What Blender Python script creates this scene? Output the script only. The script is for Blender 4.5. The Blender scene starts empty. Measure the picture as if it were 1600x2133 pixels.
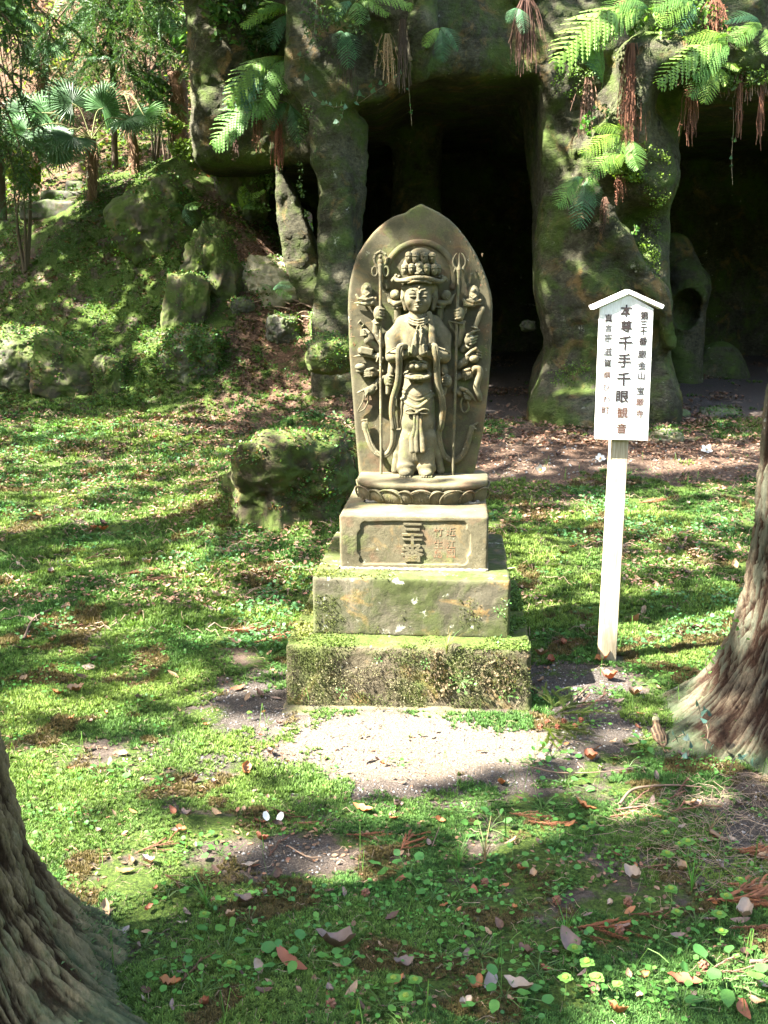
import bpy, math, random
import numpy as np
import openvdb
from mathutils import Vector, Matrix

rnd = random.Random(7)
rng = np.random.default_rng(11)
sc = bpy.context.scene
COL = sc.collection

# ------------------------------------------------------------------ camera, sky, sun, exposure
CAMZ = 1.55
PITCH = math.radians(12.0)
FPX = 2157.0
cd = bpy.data.cameras.new('camera')
cam = bpy.data.objects.new('camera', cd)
COL.objects.link(cam)
cam.location = (0, 0, CAMZ)
cam.rotation_euler = (math.radians(90) - PITCH, 0, 0)
cd.sensor_fit = 'VERTICAL'
cd.sensor_height = 24.0
cd.lens = 24.0 * FPX / 2133.0
cd.clip_start = 0.05
cd.clip_end = 400
sc.camera = cam

SUN = Vector((-0.615, -0.215, 0.76)).normalized()     # direction towards the sun
world = bpy.data.worlds.new('World')
sc.world = world
world.use_nodes = True
wn = world.node_tree
bg = wn.nodes['Background']
sky = wn.nodes.new('ShaderNodeTexSky')
sky.sky_type = 'NISHITA'
sky.sun_disc = False
sky.dust_density = 3.0
sky.ozone_density = 0.5
sky.sun_elevation = math.asin(SUN.z)
sky.sun_rotation = math.atan2(SUN.x, SUN.y)
wn.links.new(sky.outputs[0], bg.inputs[0])
bg.inputs[1].default_value = 0.118
sl = bpy.data.lights.new('sun', 'SUN')
sl.energy = 5.0
sl.angle = math.radians(0.53)
sl.color = (1.0, 0.95, 0.86)
so = bpy.data.objects.new('sun', sl)
so.rotation_euler = SUN.to_track_quat('Z', 'Y').to_euler()
so.location = (-6, -3, 12)
COL.objects.link(so)
sc.view_settings.view_transform = 'Standard'
sc.view_settings.look = 'None'
sc.view_settings.exposure = 3.75
sc.view_settings.gamma = 1.0
sc.render.engine = 'CYCLES'
sc.cycles.max_bounces = 6
sc.cycles.diffuse_bounces = 3
sc.cycles.transparent_max_bounces = 6

# ------------------------------------------------------------------ view geometry (photo pixels -> places)
CP, SP = math.cos(PITCH), math.sin(PITCH)

def ray(px, py):
    a = (px - 800.0) / FPX
    b = -(py - 1066.5) / FPX
    return Vector((a, CP + b * SP, -SP + b * CP))

def P(px, py, D):
    d = ray(px, py)
    t = D / d.y
    return Vector((d.x * t, D, CAMZ + d.z * t))

# ------------------------------------------------------------------ noise
def _hash(ix, iy, iz, seed):
    h = (ix.astype(np.int64) * 374761393 + iy.astype(np.int64) * 668265263 + iz.astype(np.int64) * 2147483647 + seed * 974711) & 0xFFFFFFFF
    h = ((h ^ (h >> 13)) * 1274126177) & 0xFFFFFFFF
    h = h ^ (h >> 16)
    return (h & 0xFFFF).astype(np.float32) / 65535.0

def vnoise(p, seed=0):
    p = np.asarray(p, dtype=np.float64)
    i = np.floor(p)
    f = (p - i).astype(np.float32)
    i = i.astype(np.int64)
    u = f * f * (3 - 2 * f)
    out = 0
    for a in (0, 1):
        for b in (0, 1):
            for c in (0, 1):
                w = (u[:, 0] if a else 1 - u[:, 0]) * (u[:, 1] if b else 1 - u[:, 1]) * (u[:, 2] if c else 1 - u[:, 2])
                out = out + w * _hash(i[:, 0] + a, i[:, 1] + b, i[:, 2] + c, seed)
    return out * 2 - 1

def fbm(p, oct=4, seed=0, gain=0.5):
    p = np.asarray(p, dtype=np.float64)
    a, s, t = 1.0, 0, 0
    for o in range(oct):
        s = s + a * vnoise(p * (2.03 ** o) + o * 17.3, seed + o)
        t += a
        a *= gain
    return s / t

def f2(x, y, scale, oct=3, seed=0):
    x = np.atleast_1d(np.asarray(x, dtype=np.float64)).ravel()
    y = np.atleast_1d(np.asarray(y, dtype=np.float64)).ravel()
    return fbm(np.stack([x * scale, y * scale, np.zeros_like(x)], 1), oct, seed)

def sstep(a, b, x):
    t = np.clip((x - a) / (b - a), 0, 1)
    return t * t * (3 - 2 * t)

# ------------------------------------------------------------------ object helpers
def tag(o, label=None, cat=None, group=None, kind=None):
    if label: o['label'] = label
    if cat: o['category'] = cat
    if group: o['group'] = group
    if kind: o['kind'] = kind
    return o

def empty(name, loc=(0, 0, 0), rz=0.0, label=None, cat=None, group=None):
    o = bpy.data.objects.new(name, None)
    o.empty_display_size = 0.1
    o.location = loc
    o.rotation_euler = (0, 0, rz)
    COL.objects.link(o)
    return tag(o, label, cat, group)

def link(name, me, parent=None, loc=None, rz=None, kind=None):
    o = bpy.data.objects.new(name, me)
    COL.objects.link(o)
    if parent: o.parent = parent
    if loc is not None: o.location = loc
    if rz is not None: o.rotation_euler = (0, 0, rz)
    if kind: o['kind'] = kind
    return o

def npmesh(name, V, faces, mat=None, col=None, smooth=False):
    """faces: list of (n,k) int arrays, each with its own k"""
    V = np.asarray(V, dtype=np.float32)
    if isinstance(faces, np.ndarray): faces = [faces]
    faces = [np.asarray(f, dtype=np.int32) for f in faces if len(f)]
    me = bpy.data.meshes.new(name)
    me.vertices.add(len(V))
    me.vertices.foreach_set('co', V.ravel())
    nl = sum(f.size for f in faces)
    nf = sum(len(f) for f in faces)
    me.loops.add(nl)
    me.loops.foreach_set('vertex_index', np.concatenate([f.ravel() for f in faces]))
    me.polygons.add(nf)
    tot = np.concatenate([np.full(len(f), f.shape[1], dtype=np.int32) for f in faces])
    st = np.concatenate([[0], np.cumsum(tot)[:-1]]).astype(np.int32)
    me.polygons.foreach_set('loop_start', st)
    me.polygons.foreach_set('loop_total', tot)
    me.polygons.foreach_set('use_smooth', np.full(nf, smooth, dtype=bool))
    me.update(calc_edges=True)
    if col is not None:
        ca = me.color_attributes.new('Tint', 'FLOAT_COLOR', 'POINT')
        c4 = np.ones((len(V), 4), dtype=np.float32)
        c4[:, :3] = col
        ca.data.foreach_set('color', c4.ravel())
    if mat: me.materials.append(mat)
    return me

def rotmats(yaw, tilt, roll):
    """tilt about x, roll about y, yaw about z (arrays) -> (n,3,3)"""
    cy, sy, ct, st, cr, sr = np.cos(yaw), np.sin(yaw), np.cos(tilt), np.sin(tilt), np.cos(roll), np.sin(roll)
    z, o = np.zeros_like(cy), np.ones_like(cy)
    Rz = np.stack([cy, -sy, z, sy, cy, z, z, z, o], -1).reshape(-1, 3, 3)
    Rx = np.stack([o, z, z, z, ct, -st, z, st, ct], -1).reshape(-1, 3, 3)
    Ry = np.stack([cr, z, sr, z, o, z, -sr, z, cr], -1).reshape(-1, 3, 3)
    return Rz @ Rx @ Ry

def scatter(T, F, pos, R, s, col=None, tcol=None):
    """copies template T (k,3), F (m,j) to each place; returns V, faces, colours"""
    n, k = len(pos), len(T)
    s = np.asarray(s, dtype=np.float64)
    if s.ndim == 1: s = s[:, None]
    V = np.einsum('nij,nkj->nki', R, T[None] * s[:, None, :]) + pos[:, None, :]
    FF = (F[None] + (np.arange(n) * k)[:, None, None]).reshape(-1, F.shape[1])
    C = None
    if col is not None:
        C = np.repeat(col[:, None, :], k, 1)
        if tcol is not None: C = C * tcol[None]
        C = C.reshape(-1, 3)
    return V.reshape(-1, 3), FF, C

class Bag:
    """collects geometry for ONE mesh object"""
    def __init__(s): s.V, s.F, s.C, s.n = [], {}, [], 0
    def add(s, V, F, C=None):
        V = np.asarray(V, dtype=np.float64); F = np.asarray(F)
        s.V.append(V); s.F.setdefault(F.shape[1], []).append(F + s.n)
        s.C.append(np.ones((len(V), 3)) if C is None else np.broadcast_to(np.asarray(C, dtype=np.float64), (len(V), 3)))
        s.n += len(V)
    def mesh(s, name, mat, smooth=False):
        return npmesh(name, np.concatenate(s.V), [np.concatenate(f) for f in s.F.values()], mat, np.concatenate(s.C), smooth)

def tube(pts, rad, n=7, cap=True):
    """tapered tube along points -> V, quads"""
    pts = [Vector(p) for p in pts]
    if not hasattr(rad, '__len__'): rad = [rad] * len(pts)
    V = []
    up = Vector((0.13, 0.31, 0.94))
    for i, p in enumerate(pts):
        t = (pts[min(i + 1, len(pts) - 1)] - pts[max(i - 1, 0)])
        if t.length < 1e-9: t = Vector((0, 0, 1))
        t.normalize()
        a = t.cross(up)
        if a.length < 0.1: a = t.cross(Vector((1, 0, 0)))
        a.normalize(); b = t.cross(a)
        for j in range(n):
            w = 2 * math.pi * j / n
            V.append(p + (a * math.cos(w) + b * math.sin(w)) * rad[i])
    F = [(i * n + j, i * n + (j + 1) % n, (i + 1) * n + (j + 1) % n, (i + 1) * n + j) for i in range(len(pts) - 1) for j in range(n)]
    return np.array([tuple(v) for v in V]), np.array(F)

def curve(ctrl, m=8):
    """Catmull-Rom through control points"""
    c = [Vector(p) for p in ctrl]
    c = [c[0] * 2 - c[1]] + c + [c[-1] * 2 - c[-2]]
    out = []
    for i in range(1, len(c) - 2):
        for k in range(m):
            t = k / m
            out.append(0.5 * ((2 * c[i]) + (c[i + 1] - c[i - 1]) * t + (2 * c[i - 1] - 5 * c[i] + 4 * c[i + 1] - c[i + 2]) * t * t + (3 * c[i] - c[i - 1] - 3 * c[i + 1] + c[i + 2]) * t ** 3))
    out.append(c[-2])
    return out

# ------------------------------------------------------------------ material helpers
class NB:
    def __init__(s, name, rough=0.85, spec=0.25):
        s.m = bpy.data.materials.new(name); s.m.use_nodes = True
        s.t = s.m.node_tree; s.p = s.t.nodes['Principled BSDF']; s.out = s.t.nodes['Material Output']
        s.p.inputs['Roughness'].default_value = rough
        s.p.inputs['Specular IOR Level'].default_value = spec
        tc = s.t.nodes.new('ShaderNodeTexCoord'); s.obj = tc.outputs['Object']; s._geo = None
    def n(s, k): return s.t.nodes.new(k)
    def L(s, a, b):
        if hasattr(a, 'is_output'): s.t.links.new(a, b)
        else: b.default_value = a
    def geo(s):
        if s._geo is None: s._geo = s.n('ShaderNodeNewGeometry')
        return s._geo
    def noise(s, scale, detail=4, rough=0.55, vec=None, stretch=None, dist=0.0):
        n = s.n('ShaderNodeTexNoise'); n.inputs['Scale'].default_value = scale; n.inputs['Detail'].default_value = detail
        n.inputs['Roughness'].default_value = rough; n.inputs['Distortion'].default_value = dist
        v = vec or s.obj
        if stretch:
            mp = s.n('ShaderNodeMapping'); mp.inputs['Scale'].default_value = stretch; s.L(v, mp.inputs['Vector']); v = mp.outputs[0]
        s.L(v, n.inputs['Vector']); return n.outputs['Fac']
    def voro(s, scale, feature='F1', out='Distance', vec=None):
        n = s.n('ShaderNodeTexVoronoi'); n.feature = feature; n.inputs['Scale'].default_value = scale
        s.L(vec or s.obj, n.inputs['Vector']); return n.outputs[out]
    def ramp(s, f, stops):
        n = s.n('ShaderNodeValToRGB'); r = n.color_ramp
        while len(r.elements) < len(stops): r.elements.new(0.5)
        for e, (p, c) in zip(r.elements, stops):
            e.position = p
            e.color = (c, c, c, 1) if not hasattr(c, '__len__') else (c[0], c[1], c[2], 1)
        s.L(f, n.inputs[0]); return n.outputs[0]
    def mix(s, f, a, b, mode='MIX'):
        n = s.n('ShaderNodeMix'); n.data_type = 'RGBA'; n.blend_type = mode
        c = lambda v: (v[0], v[1], v[2], 1) if isinstance(v, (tuple, list)) else v
        s.L(f, n.inputs[0]); s.L(c(a), n.inputs[6]); s.L(c(b), n.inputs[7]); return n.outputs[2]
    def math(s, op, a, b=0.0, c=None):
        n = s.n('ShaderNodeMath'); n.operation = op; s.L(a, n.inputs[0]); s.L(b, n.inputs[1])
        if c is not None: s.L(c, n.inputs[2])
        return n.outputs[0]
    def nz(s):
        x = s.n('ShaderNodeSeparateXYZ'); s.L(s.geo().outputs['Normal'], x.inputs[0]); return x.outputs[2]
    def sep(s, v):
        x = s.n('ShaderNodeSeparateXYZ'); s.L(v, x.inputs[0]); return x.outputs
    def tint(s, name='Tint'):
        a = s.n('ShaderNodeAttribute'); a.attribute_name = name; return a.outputs['Color']
    def bump(s, h, strength=0.5, dist=0.01, prev=None):
        b = s.n('ShaderNodeBump'); b.inputs['Strength'].default_value = strength; b.inputs['Distance'].default_value = dist
        s.L(h, b.inputs['Height'])
        if prev: s.L(prev, b.inputs['Normal'])
        s.L(b.outputs[0], s.p.inputs['Normal']); return b.outputs[0]
    def col(s, c):
        s.L((c[0], c[1], c[2], 1) if isinstance(c, (tuple, list)) else c, s.p.inputs['Base Color']); return s.m

def leaf_mat(name, rough=0.45, trans=0.35, spec=0.4, grain=25.0, warm=(1.25, 1.35, 0.55)):
    """thin leaf: coloured by its own tint attribute, lets some light through"""
    b = NB(name, rough, spec)
    c = b.mix(0.35, b.tint(), b.ramp(b.noise(grain, 3), [(0.3, 0.35), (0.7, 1.0)]), 'MULTIPLY')
    b.col(c)
    tr = b.n('ShaderNodeBsdfTranslucent')
    b.L(b.mix(1.0, c, warm, 'MULTIPLY'), tr.inputs['Color'])
    ms = b.n('ShaderNodeMixShader'); ms.inputs[0].default_value = trans
    b.t.links.new(b.p.outputs[0], ms.inputs[1]); b.t.links.new(tr.outputs[0], ms.inputs[2])
    b.t.links.new(ms.outputs[0], b.out.inputs['Surface'])
    return b.m

def stone_mat(name, dark, light, moss=0.5, mosscol=(0.075, 0.11, 0.018), lichen=0.3, stain=0.3, scale=1.0, tops=0.0, red=0.0, low=None, rel=1.0):
    b = NB(name, 0.9, 0.2)
    base = b.ramp(b.noise(7 * scale, 8, 0.65), [(0.28, dark), (0.52, tuple((x + y) / 2 for x, y in zip(dark, light))), (0.75, light)])
    base = b.mix(0.55, base, b.ramp(b.noise(160 * scale, 4, 0.7), [(0.3, 0.45), (0.65, 1.0)]), 'MULTIPLY')
    pits = b.ramp(b.voro(95 * scale), [(0.0, 0.35), (0.2, 1.0)])
    base = b.mix(0.35, base, pits, 'MULTIPLY')
    if rel > 3:      # coarse pitted tuff
        base = b.mix(0.8, base, b.ramp(b.noise(22, 6, 0.75, stretch=(1, 1, 1.6)), [(0.32, 0.30), (0.5, 0.85), (0.68, 1.5)]), 'MULTIPLY')
        base = b.mix(0.5, base, b.ramp(b.noise(5, 5, 0.7, stretch=(1.5, 1.5, .5)), [(0.35, 0.35), (0.6, 1.2)]), 'MULTIPLY')
    # grime, ochre stain
    g = b.ramp(b.noise(3.2 * scale, 6, 0.68, dist=0.4), [(0.46, 0.0), (0.60, 1.0)])
    base = b.mix(b.math('MULTIPLY', g, 0.75 * stain), base, (dark[0] * 0.45, dark[1] * 0.45, dark[2] * 0.4))
    o = b.ramp(b.noise(8 * scale, 6, 0.66, dist=0.8), [(0.55, 0.0), (0.66, 1.0)])
    base = b.mix(b.math('MULTIPLY', o, 0.7 * stain), base, (0.33, 0.19, 0.055))
    if red:
        r = b.ramp(b.noise(11, 3, 0.5), [(0.57, 0.0), (0.66, 1.0)])
        base = b.mix(b.math('MULTIPLY', r, red), base, (0.20, 0.065, 0.04))
    # moss / algae
    mz = b.ramp(b.noise(5.5 * scale, 8, 0.72, dist=0.3), [(0.62 - 0.35 * moss, 0.0), (0.74 - 0.3 * moss, 1.0)])
    mm = b.math('MULTIPLY', mz, min(1.0, 0.35 + moss))
    if tops:
        up = b.ramp(b.nz(), [(0.55, 0.0), (0.9, 1.0)])
        t2 = b.ramp(b.noise(13 * scale, 6, 0.7), [(0.56 - 0.2 * tops, 0.0), (0.64 - 0.2 * tops, 1.0)])
        mm = b.math('MAXIMUM', mm, b.math('MULTIPLY', up, t2))
    if low is not None:     # growth creeping up from the foot
        z = b.sep(b.obj)[2]
        zz = b.math('ADD', z, b.math('MULTIPLY', b.noise(9, 5, 0.6), low * 0.9))
        lowm = b.ramp(b.math('DIVIDE', zz, low * 2), [(0.35, 1.0), (0.62, 0.0)])
        mm = b.math('MAXIMUM', mm, b.math('MULTIPLY', lowm, 0.85))
    mc = b.mix(b.noise(40 * scale, 3), tuple(x * 0.6 for x in mosscol), tuple(min(1, x * 1.6) for x in mosscol))
    base = b.mix(mm, base, mc)
    if lichen:
        l = b.ramp(b.noise(17 * scale, 7, 0.75), [(0.665 - 0.12 * lichen, 0.0), (0.71 - 0.12 * lichen, 1.0)])
        base = b.mix(b.math('MULTIPLY', l, 0.7), base, (0.36, 0.36, 0.28))
    b.col(base)
    h = b.math('ADD', b.math('MULTIPLY', b.noise(60 * scale, 6, 0.7), 0.6), b.math('MULTIPLY', mz, 0.35))
    if rel > 3: h = b.math('ADD', h, b.noise(18, 7, 0.75, stretch=(1, 1, 1.7)))
    n1 = b.bump(h, min(1, 0.55 * rel), 0.006 * rel / scale ** 0.5)
    b.bump(b.noise(330 * scale, 2, 0.6), 0.3, 0.002, n1)
    return b.m

# ------------------------------------------------------------------ signed distance modelling
class SD:
    def __init__(s, lo, hi, h):
        s.lo = np.array(lo, dtype=np.float64); s.h = h
        s.n = np.ceil((np.array(hi) - s.lo) / h).astype(int) + 1
        s.a = np.full(tuple(s.n), 1.0, dtype=np.float32)
    def win(s, lo, hi):
        i0 = np.clip(np.floor((np.array(lo) - s.lo) / s.h).astype(int), 0, s.n - 1)
        i1 = np.clip(np.ceil((np.array(hi) - s.lo) / s.h).astype(int) + 1, 1, s.n)
        if np.any(i1 <= i0): return None
        w = tuple(slice(a, b) for a, b in zip(i0, i1))
        g = [(s.lo[k] + np.arange(i0[k], i1[k]) * s.h).astype(np.float32) for k in range(3)]
        return w, g[0][:, None, None], g[1][None, :, None], g[2][None, None, :]
    def put(s, w, d, k=0.0, sub=False):
        a = s.a[w]
        if sub:
            a = -a
            if k > 0:
                h = np.clip(0.5 + 0.5 * (a - d) / k, 0, 1); r = a * (1 - h) + d * h - k * h * (1 - h)
            else: r = np.minimum(a, d)
            s.a[w] = -r
        else:
            if k > 0:
                h = np.clip(0.5 + 0.5 * (a - d) / k, 0, 1); s.a[w] = a * (1 - h) + d * h - k * h * (1 - h)
            else: s.a[w] = np.minimum(a, d)
    def ell(s, c, r, k=0.0, rz=0.0, sub=False):
        """ellipsoid, rz turns it in the x-z plane"""
        m = max(r) + k + 2 * s.h
        if rz == 0: ext = [q + k + 2 * s.h for q in r]
        else: ext = [m, m, m]
        q = s.win([c[i] - ext[i] for i in range(3)], [c[i] + ext[i] for i in range(3)])
        if q is None: return
        w, X, Y, Z = q
        x, y, z = X - c[0], Y - c[1], Z - c[2]
        if rz:
            cc, ss = math.cos(rz), math.sin(rz); x, z = x * cc + z * ss, -x * ss + z * cc
        k0 = np.sqrt((x / r[0]) ** 2 + (y / r[1]) ** 2 + (z / r[2]) ** 2)
        k1 = np.sqrt((x / r[0] ** 2) ** 2 + (y / r[1] ** 2) ** 2 + (z / r[2] ** 2) ** 2) + 1e-6
        s.put(w, k0 * (k0 - 1) / k1, k, sub)
    def seg(s, a, b, ra, rb, k=0.0, fl=1.0, sub=False):
        a = np.array(a, dtype=np.float64); b = np.array(b, dtype=np.float64)
        m = max(ra, rb) + k + 2 * s.h
        q = s.win(np.minimum(a, b) - m, np.maximum(a, b) + m)
        if q is None: return
        w, X, Y, Z = q
        f = 1.0 / fl
        ab = (b - a) * np.array([1, f, 1]); x, y, z = X - a[0], (Y - a[1]) * f, Z - a[2]
        t = np.clip((x * ab[0] + y * ab[1] + z * ab[2]) / max(1e-12, float(ab @ ab)), 0, 1)
        d = np.sqrt((x - ab[0] * t) ** 2 + (y - ab[1] * t) ** 2 + (z - ab[2] * t) ** 2) - (ra + (rb - ra) * t)
        s.put(w, d * min(1.0, fl), k, sub)
    def path(s, pts, r, k=0.0, fl=1.0, sub=False):
        if not hasattr(r, '__len__'): r = [r] * len(pts)
        for i in range(len(pts) - 1): s.seg(pts[i], pts[i + 1], r[i], r[i + 1], k, fl, sub)
    def box(s, c, hs, rr=0.0, k=0.0, sub=False, rz=0.0):
        e = max(hs) * 1.5 + k + 2 * s.h if rz else None
        ext = [e] * 3 if rz else [q + k + 2 * s.h for q in hs]
        q = s.win([c[i] - ext[i] for i in range(3)], [c[i] + ext[i] for i in range(3)])
        if q is None: return
        w, X, Y, Z = q
        x, y, z = X - c[0], Y - c[1], Z - c[2]
        if rz:
            cc, ss = math.cos(rz), math.sin(rz); x, z = x * cc + z * ss, -x * ss + z * cc
        dx, dy, dz = np.abs(x) - hs[0] + rr, np.abs(y) - hs[1] + rr, np.abs(z) - hs[2] + rr
        d = np.sqrt(np.maximum(dx, 0) ** 2 + np.maximum(dy, 0) ** 2 + np.maximum(dz, 0) ** 2) + np.minimum(np.maximum(dx, np.maximum(dy, dz)), 0) - rr
        s.put(w, d, k, sub)
    def poly(s, pts, y0, y1, rr=0.006, k=0.0, sub=False):
        """x-z outline extruded from y0 to y1"""
        pts = np.array(pts, dtype=np.float64); m = k + rr + 2 * s.h
        q = s.win([pts[:, 0].min() - m, y0 - m, pts[:, 1].min() - m], [pts[:, 0].max() + m, y1 + m, pts[:, 1].max() + m])
        w, X, Y, Z = q
        x, z = np.broadcast_arrays(X[:, 0, :], Z[:, 0, :])
        d2 = np.full(x.shape, 1e9); ins = np.zeros(x.shape, bool)
        for i in range(len(pts)):
            a, b = pts[i], pts[(i + 1) % len(pts)]
            e = b - a; t = np.clip(((x - a[0]) * e[0] + (z - a[1]) * e[1]) / (e @ e + 1e-12), 0, 1)
            d2 = np.minimum(d2, (x - a[0] - e[0] * t) ** 2 + (z - a[1] - e[1] * t) ** 2)
            c = ((a[1] > z) != (b[1] > z)) & (x < (b[0] - a[0]) * (z - a[1]) / (b[1] - a[1] + 1e-12) + a[0])
            ins ^= c
        d = (np.sqrt(d2) * np.where(ins, -1, 1)).astype(np.float32)[:, None, :] + rr
        e = np.abs(Y - (y0 + y1) / 2) - abs(y1 - y0) / 2 + rr
        dd = np.sqrt(np.maximum(d, 0) ** 2 + np.maximum(e, 0) ** 2) + np.minimum(np.maximum(d, e), 0) - rr
        s.put(w, dd.astype(np.float32), k, sub)
    def geom(s, adapt=0.0):
        g = openvdb.FloatGrid(background=1.0)
        a = np.clip(s.a, -4 * s.h, 4 * s.h)
        for ax in range(3):      # close the hull at the array's edge
            for e in (0, -1):
                ix = [slice(None)] * 3; ix[ax] = e; a[tuple(ix)] = 4 * s.h
        g.background = 4 * s.h
        g.copyFromArray(a)
        pts, tri, quad = g.convertToPolygons(isovalue=0.0, adaptivity=adapt)
        V = pts.astype(np.float64) * s.h + s.lo
        return V, tri.astype(np.int32), quad.astype(np.int32)
    def obj(s, name, mat, parent=None, adapt=0.0, disp=None):
        V, t, q = s.geom(adapt)
        if disp is not None: V = disp(V)
        me = npmesh(name, V, [f[:, ::-1] for f in (t, q) if len(f)], mat, None, True)
        return link(name, me, parent)

# ------------------------------------------------------------------ terrain
def H(x, y):
    """ground height"""
    x = np.asarray(x, dtype=np.float64); y = np.asarray(y, dtype=np.float64)
    sh = np.broadcast(x, y).shape
    x = np.broadcast_to(x, sh).ravel(); y = np.broadcast_to(y, sh).ravel()
    t = y - 4.8
    z = 0.07 * (t + np.sqrt(t * t + 0.6)) / 2 - 0.003
    z = np.where(y > 16, np.minimum(z, 0.86), z)
    A = np.interp(x, [-9, -5.2, -3.4, -2.3, -1.5, -0.8, -0.35, 0.1], [1.5, 1.85, 2.35, 2.6, 1.75, 1.1, 0.62, 0.0])
    y0 = np.interp(x, [-6, -3, -1.2, -0.3], [10.9, 10.3, 9.7, 9.3])
    L = np.interp(x, [-6, -3, -1.2, -0.3], [3.4, 3.3, 2.6, 1.6])
    tt = np.clip((y - y0) / L, 0, 1)
    z = z + A * (0.35 * tt + 0.65 * tt * tt * (3 - 2 * tt))
    bank = sstep(-1.2, -2.6, x)
    z = z - bank * 0.45 * np.exp(-((y - 14.7) / 0.6) ** 2)
    z = z + bank * 7.5 * sstep(14.8, 24.5, y)
    far = sstep(9, 14, y)
    p = np.stack([x, y, np.zeros_like(x)], 1)
    z = z + fbm(p * 0.8, 2, 31) * (0.03 + 0.16 * far * sstep(0.2, -1.0, x)) + fbm(p * 4.0, 3, 41) * (0.020 + 0.05 * far * sstep(0.2, -1.0, x)) + fbm(p * 16.0, 2, 51) * 0.006
    # low swell to the left behind the monument
    z = z + 0.12 * np.exp(-(((x + 0.45) / 0.8) ** 2 + ((y - 6.7) / 1.1) ** 2))
    mw = 0.40 * np.exp(-(np.abs((x + 0.46) / 0.52) ** 2.6 + np.abs((y - 7.35) / 0.80) ** 2.6))
    z = z + mw * (1 + 0.35 * fbm(p * 3.1, 3, 33))
    # level pad under the monument and the sign
    d = np.sqrt(((x - 0.13) / 0.9) ** 2 + ((y - 4.1) / 1.0) ** 2)
    w = sstep(1.5, 0.8, d)
    z = z * (1 - w) + w * 0.3 * z
    return z.reshape(sh) if sh else float(z[0])

def h1(x, y): return float(H(np.array([x]), np.array([y]))[0])

def hit(px, py, dmin=1.2, dmax=26):
    """where the photo ray meets the ground"""
    d = ray(px, py)
    D = np.linspace(dmin, dmax, 1500)
    X = d.x / d.y * D; Z = CAMZ + d.z / d.y * D
    g = H(X, D) - Z
    i = np.argmax(g > 0)
    if not (g > 0).any(): i = len(D) - 1
    return Vector((X[i], D[i], H(X[i:i + 1], D[i:i + 1])[0]))

def proj(x, y, z):
    """place -> photo pixel (arrays)"""
    dep = y * CP + (CAMZ - z) * SP
    up = (z - CAMZ) * CP + y * SP
    return 800 + x / dep * FPX, 1066.5 - up / dep * FPX

def gravel_zone(x, y):
    """bare gravel around and before the pedestal: 0..1"""
    n = f2(x, y, 2.2, 3, 77) * 0.35
    a = np.exp(-(((x - 0.05) / 0.85) ** 2 + ((y - 3.35) / 0.42) ** 2) * 1.2) * 1.25
    b = np.exp(-(((x + 0.42) / 0.38) ** 2 + ((y - 3.75) / 0.42) ** 2) * 1.2)
    c = np.exp(-(((x - 0.78) / 0.28) ** 2 + ((y - 3.75) / 0.6) ** 2) * 1.2)
    d = np.exp(-(((x + 0.27) / 0.16) ** 2 + ((y - 2.62) / 0.12) ** 2) * 1.2) * 1.2
    e = np.exp(-(((x - 1.6) / 1.8) ** 2 + ((y - 8.4) / 0.9) ** 2)) * 1.1
    f = sstep(9.5, 10.3, y) * sstep(-0.6, 0.2, x)
    g = np.exp(-(((x - 1.25) / 0.6) ** 2 + ((y - 2.7) / 0.45) ** 2) * 1.2) * 0.8
    return np.clip(np.maximum.reduce([a, b, c, d, e, f, g]) + n, 0, 1.3)

def litter_zone(x, y):
    n = f2(x, y, 1.6, 3, 87)
    a = sstep(9.0, 10.0, y) * (.12 + .88 * sstep(-2.4, -1.0, x)) * sstep(0.4, -0.2, x)
    b = sstep(15, 16, y)
    e = np.exp(-(((x - 1.6) / 1.8) ** 2 + ((y - 8.4) / 0.9) ** 2)) * 1.0
    return np.clip(np.maximum.reduce([a, b, e]) * 0.9 + n * 0.45 + .10 * sstep(4.4, 5.5, y), 0, 1)

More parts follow.
